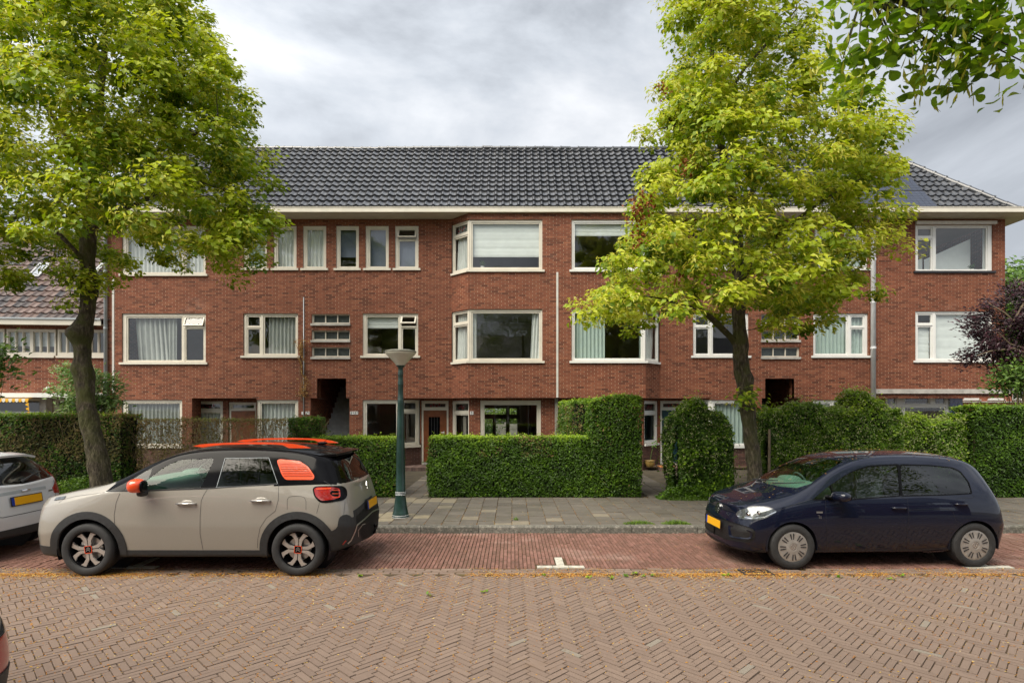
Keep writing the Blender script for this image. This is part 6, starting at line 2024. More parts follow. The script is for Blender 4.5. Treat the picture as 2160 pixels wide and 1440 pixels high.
tree('street_tree', 'tall bright yellow green lime tree with withered brown twigs beside the dark blue car', trunkR, rR,
     [(tp(1543,800,11.3), .13, .14), (tp(1594,795,11.4), .13, .13), (tp(1590,705,11.4), .10, .10), (tp(1588,765,11.4), .08, .07), (tp(1560,830,11.3), .10, .03)],
     limR, outR, TD, 2.9, 680, 125, 5, leaf=.11, flower=.50, crad=.30, toff=.18,
     gaps=[(1390,300,40),(1580,270,22),(1640,110,20),(1430,60,18),(1800,230,20)],
     dead=[(1460,350,80,.10),(1352,430,90,.11),(1345,455,40,.09),(1350,505,40,.08),(1405,510,40,.08),(1430,590,10,.05),(1400,190,20,.08)],
     extra=[(1370,290,11.2),(1350,280,11.2),(1240,665,11),(1230,640,11),(1900,450,11),(1915,525,11),(1850,620,11),(1575,840,11.2)])

M['near_leaf'] = leaf_mat('large_lime_leaf', [(0, (.08,.17,.012)), (.35, (.18,.31,.018)), (.65, (.34,.46,.025)), (1, (.48,.56,.05))], .65, .4)
# big boughs reaching in over the camera from a street tree on the near side
def near_tree():
    rs = np.random.default_rng(21)
    root = empty('overhanging_tree', (5.6, 1.0, 0), 0, 'tree on the camera side whose boughs of large leaves hang into the upper right corner', 'tree')
    mb = MB(); trunk_mesh(mb, [(5.6,1.0,0),(5.62,1.0,1.5),(5.55,1.05,2.8),(5.5,1.1,4.2),(5.4,1.0,6.0),(5.3,.9,8.5)], [.26,.2,.18,.16,.11,.04])
    arms = [[(5.5,1.1,4.2),(4.6,1.9,4.9),(3.6,2.7,5.0),(2.7,3.2,4.75),(2.1,3.4,4.55)],
            [(5.5,1.1,4.2),(4.8,2.1,4.8),(4.0,2.9,4.85),(3.2,3.5,4.7)],
            [(5.5,1.1,4.6),(4.2,2.0,5.4),(3.0,2.6,5.3),(2.0,3.0,5.0)],
            [(5.45,1.1,5.0),(6.6,0,6.3),(7.4,-.8,7)], [(5.4,1.1,5.2),(4.6,-.2,6.6),(4.2,-1.2,7.2)]]
    for a in arms: trunk_mesh(mb, a, [.09,.06,.045,.03,.02][:len(a)], (), 10)
    mb.build('trunk', M['bark'], root, smooth=True, uv=False)
    # sprays, given by where they hang in view and how far off
    sprays = []
    for px, py, d in [(1790,8,3.3),(1760,-8,3.4),(1840,-2,3.2),(1880,20,3.1),(1930,30,3.0),(1980,20,3.0),(2040,10,2.9),(2100,30,2.9),(2150,20,2.8),(1825,110,3.2),(1800,135,3.25),(1790,160,3.3),(1845,150,3.2),
                      (1900,80,3.1),(1890,130,3.1),(1910,150,3.15),(1950,90,3.0),(1990,70,3.0),(2030,60,2.9),(2080,70,2.9),(2130,80,2.85),(2170,70,2.8),(1975,130,3.05),(1970,165,3.1),(1995,150,3.0),(2040,120,2.95),(2050,160,3),(2060,100,2.9),(2110,130,2.9),(2150,140,2.85),(2170,170,2.8),(2020,180,3.0),(1930,10,3.0),(2070,20,2.85),(2000,-20,2.9),(2110,-30,2.9),(1860,-50,3.1),(1950,-50,3)]:
        sprays.append((at(px - 12, py - 18, d), 1))
    for _ in range(90):
        v = Vector(rs.normal(size=3)); v.normalize(); v *= rs.uniform(.4, 1)**.5
        p = Vector((5.7 + v.x*2.6, .2 + v.y*2.5, 6.4 + v.z*2.6))
        if p.y > .1 and p.x/max(p.y, .1) < .95 and p.z < HC + 1.1*p.y: continue
        sprays.append((p, 0))
    vs = []; fs = []; ts = []; V2 = []; br = MB()
    tips = [Vector(q) for a in arms for q in a]
    heart = [(-.5, 0), (-.52, .16), (-.42, .36), (-.18, .46), (.10, .36), (.34, .16), (.58, 0), (.34, -.16), (.10, -.36), (-.18, -.46), (-.42, -.36), (-.52, -.16)]
    for p, near in sprays:
        a = min(tips, key=lambda q: (q-p).length); mid = a.lerp(p, .5) + Vector((0, 0, .05))
        if (a-p).length > .05: br.tube([a, mid, p + Vector((0, 0, .05))], [.010, .006, .003], 5, cap=False)
        k = rs.integers(18, 26) if near else 16
        for _ in range(k):
            c = np.array(p) + rs.normal(0, .085 if near else .28, 3); s_ = rs.uniform(.034, .076)
            n = np.array([rs.normal(0, .5), rs.normal(-.1, .5), rs.uniform(.3, 1)]); n /= np.linalg.norm(n)
            u = np.array([-.85, rs.normal(0, .4), rs.normal(-.45, .35)]); u -= n*u.dot(n); u /= np.linalg.norm(u); w_ = np.cross(n, u)
            b = len(vs); cur = rs.uniform(.1, .5)
            pts = [c + u*s_*x + w_*s_*y + n*s_*(cur*abs(y) - .3*x*x) for x, y in heart]
            vs += [c] + pts; ts += [rs.uniform(.05, .6)]*13
            fs += [(b, b+1+i, b+1+(i+1) % 12) for i in range(12)]
        if near:
            for _ in range(7):
                c = Vector(p) + Vector(rs.normal(0, .08, 3)); u = Vector((rs.normal(0, .3), rs.normal(0, .3), -1)).normalized()
                w_ = Vector((rs.normal(), rs.normal(), .1)).normalized()
                b0 = len(V2); V2 += [c, c + u*.05 + w_*.009, c + u*.085, c + u*.05 - w_*.009]
                e0 = c + u*.045
                br.tube([e0, e0 + u*.035 + w_*.01], .0009, 3, cap=False)
    me_f = np.array(fs)
    npmesh('crown', np.array([tuple(v) for v in vs]), me_f, M['near_leaf'], root, ts)
    V2 = np.array([tuple(v) for v in V2]); npmesh('blossom', V2, np.arange(len(V2)).reshape(-1, 4), M['lime_flower'], root, np.repeat(rs.random(len(V2)//4), 4))
    br.build('branches', M['bark'], root, uv=False)
near_tree()
def back_tree(x, y, label, seed):
    rs = np.random.default_rng(seed)
    root = empty('street_tree', (x, y, 0), 0, label, 'tree')
    mb = MB(); trunk_mesh(mb, [(x,y,0),(x+.05,y,2),(x,y,4.2),(x,y,7.5)], [.26,.18,.15,.05]); mb.build('trunk', M['bark'], root, smooth=True, uv=False)
    k = unit(220, rs)*(rs.random(220)**.4)[:, None]*np.array([3.8, 2.4, 4.2]) + np.array([x, y, 8.2])
    n = 20000; ci = rs.integers(0, 220, n); C = k[ci] + rs.normal(0, .32, (n, 3))
    V, Fc = leaf_quads(C, unit(n, rs)*.6 + np.array([0, 0, .7]), unit(n, rs), rs.uniform(.09, .15, n), .8)
    npmesh('crown', V, Fc, M['lime_leaf'], root, np.repeat(np.clip(rs.normal(.4, .2, n), 0, 1), 4))
back_tree(-6.2, -2.6, 'lime tree behind the camera on its left, seen only mirrored in panes', 91)
back_tree(10.5, -1.6, 'lime tree behind the camera on its right, seen only mirrored in panes', 93)
back_tree(.8, -4.6, 'lime tree straight behind the camera, seen only mirrored in panes', 92)

# ------------------------------------------------------------------ hedges
M['privet'] = leaf_mat('privet_leaf', [(0, (.022,.055,.006)), (.4, (.075,.16,.010)), (.7, (.17,.30,.018)), (1, (.36,.50,.035))], .35, .4)
M['privet_dry'] = leaf_mat('half_dry_leaf', [(0, (.06,.06,.018)), (.35, (.16,.14,.04)), (.65, (.28,.19,.08)), (1, (.24,.33,.05))], .25, .6)
M['privet_flower'] = leaf_mat('cream_flower', [(0, (.33,.36,.16)), (1, (.62,.62,.36))], .3, .6)
M['twig'] = pm('twig_bark', (.22,.165,.095), .9, 0, .4, 20)
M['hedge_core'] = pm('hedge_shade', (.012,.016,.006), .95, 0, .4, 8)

def hedge(label, x0, x1, y0, y1, z0, z1, n, seed, leaf=.045, mat='privet', top_bright=.45, rough=.035, patch=None, flowers=0, core=True, top_fn=None, twigs=0, twig_len=.35, name='hedge', bulge=.05, cat='hedge', base_t=.30, stray=.09, group=None, core_in=.085):
    rs = np.random.default_rng(seed)
    root = empty(name, ((x0+x1)/2, (y0+y1)/2, z0), 0, label, cat, group)
    A = [(x1-x0)*(z1-z0)*1.0, (x1-x0)*(z1-z0)*.25, (x1-x0)*(y1-y0), (y1-y0)*(z1-z0)*.8, (y1-y0)*(z1-z0)*.8]
    A = np.array(A)/sum(A); side = rs.choice(5, n, p=A)
    u = rs.random(n); v = rs.random(n)
    nx = noise2(u*(x1-x0)*2.2 + seed, v*5, 1)*rough
    P = np.zeros((n, 3)); Nn = np.zeros((n, 3))
    def topz(x): return z1 + (top_fn(x) if top_fn else 0)
    xx = x0 + (x1-x0)*u
    tz = np.array([topz(a) for a in xx]) if top_fn else np.full(n, z1)
    zz = z0 + (tz - z0)*v
    bl_ = bulge*np.sin(np.pi*np.clip(v, 0, 1)**.8)
    m = side == 0; P[m] = np.stack([xx, y0 - bl_ + nx, zz], 1)[m]; Nn[m] = (0, -1, .25)
    m = side == 1; P[m] = np.stack([xx, y1 + bl_ + nx, zz], 1)[m]; Nn[m] = (0, 1, .25)
    m = side == 2; P[m] = np.stack([xx, y0 + (y1-y0)*v, tz + nx], 1)[m]; Nn[m] = (0, -.15, 1)
    m = side == 3; P[m] = np.stack([np.full(n, x0) - bl_ + nx, y0 + (y1-y0)*u, z0 + ((topz(x0))-z0)*v], 1)[m]; Nn[m] = (-1, 0, .25)
    m = side == 4; P[m] = np.stack([np.full(n, x1) + bl_ + nx, y0 + (y1-y0)*u, z0 + ((topz(x1))-z0)*v], 1)[m]; Nn[m] = (1, 0, .25)
    inn = -np.abs(rs.normal(0, .045, n)) + (rs.random(n) < .05)*rs.uniform(0, stray, n)
    nn = Nn/np.linalg.norm(Nn, axis=1, keepdims=True)
    P = P + nn*inn[:, None] + rs.normal(0, .008, (n, 3))
    lean = nn + unit(n, rs)*.75 + np.array([0, -.1, .35]); lean /= np.linalg.norm(lean, axis=1, keepdims=True)
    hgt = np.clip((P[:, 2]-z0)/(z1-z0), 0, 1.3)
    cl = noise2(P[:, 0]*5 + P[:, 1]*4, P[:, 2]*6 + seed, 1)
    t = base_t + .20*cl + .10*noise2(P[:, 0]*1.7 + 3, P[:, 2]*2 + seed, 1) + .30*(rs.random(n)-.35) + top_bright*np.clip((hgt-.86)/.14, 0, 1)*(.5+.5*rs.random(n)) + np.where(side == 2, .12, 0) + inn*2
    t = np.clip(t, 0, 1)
    size = rs.uniform(.6, 1.5, n)*leaf*1.1
    if not core:
        kp = noise2(P[:, 0]*3.1, P[:, 2]*2.3 + seed, 1) + .9*(hgt > .86) + .5*(rs.random(n) - .4) > .0
        P, lean, size, t, hgt, side, nn = P[kp], lean[kp], size[kp], t[kp], hgt[kp], side[kp], nn[kp]; n = len(P)
    dry = np.zeros(n, bool)
    if patch is not None: dry = rs.random(n) < patch(P, rs)
    for msk, mt, nm in ((~dry, mat, 'foliage'), (dry, 'privet_dry', 'dry_foliage')):
        if msk.sum() < 3: continue
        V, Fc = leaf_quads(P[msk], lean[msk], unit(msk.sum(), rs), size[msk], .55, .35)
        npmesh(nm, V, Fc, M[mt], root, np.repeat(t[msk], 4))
    if flowers:
        k = rs.choice(n, int(n*flowers)); k = k[(hgt[k] > .25)]
        Q = P[k] + nn[k]*.03
        Q = np.repeat(Q, 3, 0) + rs.normal(0, .022, (len(k)*3, 3))
        V, Fc = leaf_quads(Q, unit(len(Q), rs), unit(len(Q), rs), rs.uniform(.018, .034, len(Q)), .8, .5)
        npmesh('flowers', V, Fc, M['privet_flower'], root, np.repeat(rs.random(len(Q)), 4))
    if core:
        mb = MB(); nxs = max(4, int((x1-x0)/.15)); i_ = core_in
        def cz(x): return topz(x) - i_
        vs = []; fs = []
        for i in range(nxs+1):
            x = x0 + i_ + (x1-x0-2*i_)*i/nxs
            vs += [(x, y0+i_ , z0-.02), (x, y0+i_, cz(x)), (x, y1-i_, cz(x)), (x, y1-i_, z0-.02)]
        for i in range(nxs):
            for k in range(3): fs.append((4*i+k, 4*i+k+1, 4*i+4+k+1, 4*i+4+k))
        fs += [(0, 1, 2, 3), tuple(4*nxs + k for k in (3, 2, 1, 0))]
        mb.add(vs, fs); mb.build('shade_core', M['hedge_core'], root, uv=False)  # solid core, the shade between the leaves put into its near-black colour
    if twigs:
        T = twigs; mb = MB()
        px_ = x0 + (x1-x0)*(np.round(rs.random(T)*(x1-x0)*4.5)/((x1-x0)*4.5)) + rs.normal(0, .045, T); py_ = rs.uniform(y0, y1, T); pz_ = z0 + (z1-z0)*rs.random(T)*.85
        vs = []; fs = []
        dirs = np.stack([rs.normal(0, .38, T), rs.normal(0, .2, T), np.ones(T)], 1)
        L = rs.uniform(.5, 1.2, T)*twig_len; w_ = rs.uniform(.002, .0065, T)
        a = np.stack([px_, py_, pz_], 1); b = a + dirs*L[:, None]; b[:, 2] = np.minimum(b[:, 2], z1 + .01)
        mid = (a+b)/2 + rs.normal(0, .02, (T, 3))
        V = np.stack([a - np.array([1, 0, 0])*w_[:, None], a + np.array([1, 0, 0])*w_[:, None], mid + np.array([1, 0, 0])*w_[:, None]*.8, mid - np.array([1, 0, 0])*w_[:, None]*.8,
                      b + np.array([1, 0, 0])*w_[:, None]*.4, b - np.array([1, 0, 0])*w_[:, None]*.4], 1).reshape(-1, 3)
        V2 = V.copy(); 
        Fc = (np.arange(T)[:, None, None]*6 + np.array([[0,1,2,3],[3,2,4,5]])[None]).reshape(-1, 4)
        npmesh('twigs', V, Fc, M['twig'], root)
    return root
G0 = PZ
def brownish(lo, hi):
    def f(P, rs): return np.clip(.55 + .9*noise2(P[:, 0]*1.6, P[:, 2]*2.5) - .5*(P[:, 2] < .9) - .3*(P[:, 2] > 1.85), lo, hi)
    return f
HD = 12.8
# left long clipped hedge, half dry
hedge('long clipped hedge with brown dry patches behind the white car and the left tree', -17.2, X(256, HD), HD, HD + .75, G0, Z(873, HD), 52000, 1, .048, 'privet', .35, .05, brownish(.1, .85), twigs=2600, twig_len=.35, base_t=.27)
hedge('thin twiggy hedge with bare stems and see-through gaps left of the stair porch', X(288, 13), X(668, 13), 13.0, 13.45, G0, Z(883, 13), 8500, 2, .046, 'privet_dry', .3, .03, None, core=False, twigs=1700, twig_len=.55, base_t=.45)
hedge('rounded green end of the twiggy hedge beside the dark stair porch', X(610, 13), X(668, 13) + .05, 12.95, 13.5, G0, Z(881, 13), 7000, 3, .042, 'privet', .1, .05, None, core=True, base_t=.25, name='bush', cat='bush')
hedge('low clipped green hedge between the beige car and the lamp post', X(655, HD), X(836, HD), HD, HD + .72, G0, Z(922, HD), 15000, 4, .044, 'privet', .55, .03, lambda P, rs: .04)
hedge('long low clipped green hedge in the middle below the see-through bay window', X(905, HD), X(1262, HD), HD, HD + .72, G0, Z(921, HD), 32000, 5, .044, 'privet', .55, .03,
      lambda P, rs: np.clip((noise2(P[:, 0]*3, P[:, 2]*1.2)-.1)*1.2, 0, .35)*(P[:, 2] > 1.0))
hedge('tall square clipped end of the middle hedge beside the path to the teal door', X(1246, HD), X(1352, HD), HD - .03, HD + .9, G0, Z(848, HD), 19000, 6, .044, 'privet', .35, .05,
      lambda P, rs: .03, top_fn=lambda x: .13*math.sin((x-1.8)*2.2) + .04)
hedge('tall garden hedge running back to the house wall next to the white strip', 1.43, X(1262, HD) + .45, HD + .7, 17.6, G0, 2.30, 26000, 7, .044, 'privet', .5, .06,
      lambda P, rs: np.clip(.25 + .5*noise2(P[:, 1]*2, P[:, 2]*3), 0, .6)*(P[:, 2] < 2.2))
hedge('loose leafy bush with cream flowers in front of the blue bags', X(1426, HD), X(1540, HD), HD - .1, HD + .8, G0, Z(862, HD), 21000, 8, .055, 'privet', .22, .12, None, flowers=.07, bulge=.10, stray=.22, core_in=.20,
      top_fn=lambda x: .12*math.sin(x*5) + .07*math.sin(x*11) - .35*abs((x-X(1478, HD))/.66)**4, name='bush', cat='bush', base_t=.30)
hedge('broad flowering privet hedge behind the dark blue car roof', X(1624, HD), X(1905, HD), HD + .05, HD + .85, G0, Z(861, HD), 33000, 9, .052, 'privet', .3, .10, None, flowers=.11, stray=.22, bulge=.10,
      top_fn=lambda x: .09*math.sin(x*4) + .05*math.sin(x*13) + .34*math.exp(-((x-X(1825, HD))/.34)**2), base_t=.42)
hedge('pale yellow green flowering hedge below the blue tiled pier', X(1900, HD), X(2050, HD), HD + .15, HD + .85, G0, Z(884, HD), 16000, 10, .050, 'privet', .3, .08, None, flowers=.11, stray=.18, base_t=.50, top_fn=lambda x: .08*math.sin(x*5) - .05*math.sin(x*12))
hedge('dense dark green clipped hedge at the right edge of the picture', X(2058, HD), X(2058, HD) + 3.4, HD, HD + .8, G0, Z(856, HD), 30000, 12, .048, 'privet', .3, .05, None, base_t=.22)
# low weeds
def weeds(label, x0, x1, y0, y1, z, n, h, seed, blade=True, base=.55):
    rs = np.random.default_rng(seed)
    x = rs.uniform(x0, x1, n); y = rs.uniform(y0, y1, n)
    e_ = np.clip(1 - ((x-(x0+x1)/2)/((x1-x0)/2))**2, .1, 1)
    if blade:
        H = rs.uniform(.3, 1, n)*h*e_; a = rs.uniform(0, 6.28, n); w_ = .004
        C = np.stack([x, y, np.full(n, z)], 1); T = C + np.stack([np.cos(a)*H*.6, np.sin(a)*H*.6, H], 1); Mi = (C+T)/2 + np.array([0, 0, 1])*H[:, None]*.15
        wv = np.stack([-np.sin(a), np.cos(a), a*0], 1)*w_
        V = np.stack([C - wv, C + wv, Mi + wv, T, Mi - wv], 1).reshape(-1, 3)
        i = np.arange(n)*5; Fc = np.concatenate([np.stack([i, i+1, i+2, i+4], 1), np.stack([i+4, i+2, i+3, i+3], 1)])
        V = np.stack([C - wv, C + wv, T + wv*.2, T - wv*.2], 1).reshape(-1, 3); Fc = np.arange(n*4).reshape(-1, 4); rep = 4
    else:
        C = np.stack([x, y, z + rs.random(n)*h*e_], 1); Nn = unit(n, rs)*.6 + np.array([0, -.2, .9]); Nn /= np.linalg.norm(Nn, axis=1, keepdims=True)
        V, Fc = leaf_quads(C, Nn, unit(n, rs), rs.uniform(.03, .075, n), .6, .3); rep = 4
    o = npmesh('weeds' if blade else 'ground_cover', V, Fc, M['privet'], None, np.repeat(np.clip(base + rs.normal(0, .15, n), 0, 1), rep))
    return tag(o, label, 'weeds' if blade else 'ground cover', kind='stuff')
weeds('tuft of grass along the kerb left of the dark blue car', X(1312, 9.85), X(1380, 9.85), 9.70, 9.85, PZ, 700, .07, 31)
weeds('tuft of grass along the kerb nearest the dark blue car', X(1392, 9.85), X(1455, 9.85), 9.70, 9.86, PZ, 700, .08, 32)
weeds('small tuft of grass at the kerb below the middle hedge', X(1083, 10.2), X(1094, 10.2), 10.05, 10.18, PZ, 90, .07, 33)
weeds('grass creeping out under the flowering bush', X(1405, 12.4), X(1500, 12.4), 12.25, 12.7, PZ, 1500, .12, 34, True, .45)
weeds('low green ground cover at the foot of the left tree', X(95, 12.3), X(235, 12.3), 11.9, 12.75, PZ, 3800, .50, 35, False, .42)
weeds('leafy skirt at the foot of the flowering bush', X(1388, 12.5), X(1500, 12.5), 12.35, 12.8, PZ, 1500, .30, 36, False, .35)
weeds('ivy and weeds in the bare gap of the hedges below the left room window', X(255, 13.4), X(310, 13.4), 13.0, 13.9, PZ, 1200, .45, 37, False, .3)

# loose shrubs and small trees
def shrub(name, label, c, rx, ry, rz, n, seed, leaf, mat, asp=.5, up=.8, cat='shrub', stem=None, clus=26, base=.5, cr=.2, tube=True):
    rs = np.random.default_rng(seed)
    c = np.array(c, dtype=float)
    root = empty(name, (c[0], c[1], PZ), 0, label, cat)
    k = unit(clus, rs)*(rs.random(clus)**.4)[:, None]*np.array([rx, ry, rz]) + c
    ci = rs.integers(0, clus, n); C = k[ci] + rs.normal(0, cr, (n, 3))*np.array([1, 1, .8])
    Nn = unit(n, rs)*.6 + np.array([-.1, -.4, .7]); Nn /= np.linalg.norm(Nn, axis=1, keepdims=True)
    U = (C - c)*.8 + np.array([0, 0, up])*rs.random((n, 1)) + unit(n, rs)*.5
    V, Fc = leaf_quads(C, Nn, U, rs.uniform(.7, 1.3, n)*leaf, asp)
    npmesh('foliage', V, Fc, M[mat], root, np.repeat(np.clip(base + rs.normal(0, .2, n) + .1*rs.normal(size=clus)[ci], 0, 1), 4))
    mb = MB()
    st = Vector(stem) if stem else Vector((c[0], c[1], PZ))
    if stem and stem[2] > 1: mb.tube([(st.x + .1, st.y, PZ - .1), (st.x + .03, st.y, st.z*.5), st], [.09, .07, .06], 8)
    for q in k:
        q = Vector(q); mid = st.lerp(q, .5) + Vector((0, 0, .12*(q-st).length)); mb.tube([st, mid, q], [.018, .010, .004], 5, cap=False)
    mb.build('stems', M['twig'] if not stem else M['bark'], root, uv=False)
    return root
M['laurel'] = leaf_mat('laurel_leaf', [(0, (.05,.13,.03)), (.6, (.18,.32,.08)), (1, (.45,.55,.28))], .3, .3)
M['plum'] = leaf_mat('purple_leaf', [(0, (.012,.006,.008)), (.6, (.040,.012,.020)), (1, (.10,.03,.045))], .18, .4)
M['tree_far'] = leaf_mat('far_leaf', [(0, (.04,.09,.015)), (.6, (.11,.21,.03)), (1, (.22,.33,.05))], .35, .5)
shrub('laurel_shrub', 'glossy upright laurel shrub rising over the hedge behind the left tree', (X(185, 14.6), 14.6, 2.55), .8, .5, .8, 3400, 41, .12, 'laurel', .36, 1.2, base=.6, clus=40, cr=.13)
shrub('green_shrub', 'leafy green shrub just poking in at the left edge below the tiled roof', (X(-35, 12.0), 12.0, 2.9), .55, .5, .9, 900, 42, .13, 'tree_far', .6)
# purple leaved plum
pc = at(2150, 705, 14.6)
plum = shrub('purple_plum_tree', 'dark purple leaved plum tree hiding the right corner of the terrace', (pc.x, pc.y, pc.z), 1.35, 1.1, 1.25, 12000, 43, .085, 'plum', .55, .2, 'tree', stem=(pc.x + .9, pc.y + .2, 1.7), clus=120, base=.45, cr=.14)
mb = MB()
for pts in ([(2230,720),(2180,740),(2130,725),(2105,700)], [(2210,640),(2150,690),(2120,660),(2085,640)], [(2200,760),(2140,735),(2090,740),(2060,750)], [(2220,600),(2160,640),(2130,690)]):
    mb.tube([at(x_, y_, 14.1) for x_, y_ in pts], [.04, .028, .018, .008][:len(pts)], 6)
mb.build('limbs', M['wood_post'], plum, uv=False)
shrub('green_bush', 'green leaves mixed in below the purple plum tree at the right edge', (X(2155, 13.9), 13.9, 2.75), .42, .4, .45, 1500, 44, .10, 'tree_far', .55, clus=24)
shrub('garden_tree', 'bright green tree far behind the right corner of the terrace', (X(2150, 34), 34, Z(640, 34)), 2.6, 2.2, 3.0, 7000, 45, .28, 'tree_far', .7, cat='tree', stem=(X(2180, 34), 34, 0), clus=60, cr=.5)
# garden behind the house, seen through the ground floor rooms
shrub('garden_shrub', 'green shrub in the rear garden seen through the ground floor window', (X(1022, 27), 27, 1.0), .7, .6, 1.0, 2600, 46, .10, 'tree_far', .6, clus=26)
shrub('garden_shrub', 'bright green tree top in the rear garden seen through the garden doors', (X(1065, 33), 33, 3.2), 2.6, 1.2, 1.6, 5000, 47, .16, 'tree_far', .6, clus=40, cr=.35, base=.75)
mb = MB()
for k in range(4): mb.box(-4, 3.5, 30 - .02, 30.02, .15 + k*.30, .15 + k*.30 + .28)
for k in range(5): mb.box(-4 + k*1.8, -3.9 + k*1.8, 30.03, 30.12, 0, 1.42)
tag(mb.build('garden_fence', M['concrete']), 'grey plank garden fence behind the house seen through the ground floor window', 'fence')
SV = []; ST_ = []
for q in ((1150,1214),(1240,1219),(1322,1216),(1357,1216),(1290,1221),(1020,1249),(1530,1214),(1905,1216),(1880,1222),(760,1216),(644,1210),(1380,1215),(1770,1218),(905,1256),(1340,1210)):
    v, t = sprig(*q); SV.append(v); ST_ += t
SV = np.concatenate(SV); tag(npmesh('sprigs', SV, np.arange(len(SV)).reshape(-1, 4), M['privet'], None, ST_), 'green leaf sprigs blown into the gutter', 'litter', kind='stuff')
for k_, (px_, lab) in enumerate(((1020, 'bright green shrub left above the garden fence seen through the garden doors'), (1060, 'bright green shrub in the middle above the garden fence seen through the doors'), (1092, 'bright green shrub right above the garden fence seen through the garden doors'))):
    shrub('garden_shrub', lab, (X(px_, 31.2), 31.2, 1.5), .75, .4, 1.1, 2200, 60 + k_, .11, 'tree_far', .6, clus=26, base=.8, cr=.2)
# blossom fallen on the roof and bonnet of the dark blue car
rs = np.random.default_rng(55); bits = []
MM = c2.Minv.inverted()
for _ in range(520):
    xx, yy = rs.uniform(.1, 3.1), rs.uniform(-.6, .6)
    if xx < 1.45 and rs.random() < .55: continue
    h = c2.bvh.ray_cast(Vector((xx, yy, 4)), Vector((0, 0, -1)))
    if h[0] is None or h[1].z < .6: continue
    c = MM @ (h[0] + h[1]*.004); a = rs.uniform(0, 6.28); s_ = rs.uniform(.005, .013)
    u = Vector((math.cos(a), math.sin(a), 0))*s_; v = Vector((-math.sin(a), math.cos(a), .2))*s_*.6
    bits += [c-u, c-v, c+u, c+v]
bits = np.array([tuple(b) for b in bits])
tag(npmesh('fallen_blossom', bits, np.arange(len(bits)).reshape(-1, 4), M['litter'], None, np.repeat(rs.random(len(bits)//4), 4)), 'fallen blossom scattered on the roof and bonnet of the dark blue car', 'litter', kind='stuff')
# ------------------------------------------------------------------ street lamp
lp = at(845, 1090, 10.38); lp.z = PZ
lamp = empty('street_lamp', tuple(lp), 0, 'short dark green cast iron street lamp with a frosted bowl on the pavement', 'street lamp')
dl = 10.38
def lz(py): return Z(py, dl)
def lr_(w): return w*dl/F
prof = [(lr_(18.2), PZ), (lr_(18.2), lz(1091)), (lr_(17), lz(1089)), (lr_(18), lz(1087.5)), (lr_(16.6), lz(1085)), (lr_(17), lz(1083)), (lr_(15.8), lz(1080)), (lr_(13.6), lz(1068)), (lr_(11.8), lz(1055)), (lr_(10.6), lz(1044)),
        (lr_(11.0), lz(1042.5)), (lr_(10.2), lz(1041)), (lr_(10.9), lz(1039.5)), (lr_(10.1), lz(1038)), (lr_(10.8), lz(1036.5)), (lr_(9.9), lz(1034)), (lr_(9.2), lz(980)), (lr_(8.3), lz(920)), (lr_(7.2), lz(870)), (lr_(6.5), lz(850)),
        (lr_(7.1), lz(848)), (lr_(6.4), lz(846.5)), (lr_(7.1), lz(845)), (lr_(6.3), lz(843)), (lr_(5.6), lz(830)), (lr_(5.5), lz(812)), (lr_(6.3), lz(810)), (lr_(5.6), lz(808.5)), (lr_(6.3), lz(806)), (lr_(5.3), lz(803)), (lr_(5.2), lz(792)),
        (lr_(6.0), lz(790)), (lr_(5.3), lz(788.5)), (lr_(6.0), lz(786)), (lr_(5.0), lz(783)), (lr_(5.0), lz(776)), (lr_(7.5), lz(773)), (lr_(9.5), lz(770.5)), (0, lz(770))]
mb = MB(); mb.lathe(prof, (lp.x, lp.y, 0), 32); mb.build('post', M['post_green'], lamp, smooth=50)
mb = MB()
for y_ in (1089, 1085, 1042.5, 1039.5, 1036.5): 
    rr = {1089: 17.6, 1085: 17.2, 1042.5: 11.1, 1039.5: 11.0, 1036.5: 10.9}[y_]
    mb.lathe([(lr_(rr), lz(y_) - .004), (lr_(rr) + .003, lz(y_)), (lr_(rr), lz(y_) + .004)], (lp.x, lp.y, 0), 32)
mb.build('post_ring', M['pipe_grey'], lamp, smooth=True)
mb = MB(); mb.lathe([(lr_(8.5), lz(771)), (lr_(13), lz(765)), (lr_(22), lz(756)), (lr_(30), lz(747.5)), (lr_(32.2), lz(744.5)), (lr_(32.4), lz(742))], (lp.x, lp.y, 0), 40); mb.build('lamp_bowl', M['lamp_glass'], lamp, smooth=True)
mb = MB(); mb.lathe([(lr_(32.6), lz(743.5)), (lr_(33.2), lz(742)), (lr_(32.4), lz(740)), (lr_(24), lz(738.3)), (0, lz(737.4))], (lp.x, lp.y, 0), 40); mb.build('lamp_cap', M['lamp_cap'], lamp, smooth=40)

# ------------------------------------------------------------------ pipes and strips on the facade
def pipe(name, label, pts, r, mat, joints=(), cat='pipe'):
    o = empty(name, pts[0], 0, label, cat)
    mb = MB(); mb.tube(pts, r, 12); mb.build('pipe_run', M[mat], o, smooth=True)
    if joints:
        for z in joints:
            mb = MB(); mb.tube([(pts[0][0], pts[0][1], z - .03), (pts[0][0], pts[0][1], z + .03)], r*1.18, 12)
            mb.build('pipe_joint', M[mat], o, smooth=40)
    return o
yP = YM - .075
pipe('rain_pipe', 'grey zinc rain pipe running down the left corner of the red brick terrace', [(X(226, YM), yP, .1), (X(226, YM), yP, 7.9), (X(226, YM), yP - .3, 8.35)], .052, 'zinc', (4.75, 2.95, 6.6))
pipe('rain_pipe', 'thick pale grey rain pipe on the wall between the two right-hand window columns', [(X(1839, YM), yP, 2.2), (X(1839, YM), yP, 7.9), (X(1839, YM), yP - .3, 8.35)], .075, 'pipe_grey', (4.1, 5.6, 7.0))
pipe('cable_pipe', 'thin grey conduit with dead vine on the wall between the windows and the porch', [(X(641, YM), YM - .02, .9), (X(641, YM), YM - .02, Z(627, YM))], .014, 'zinc')
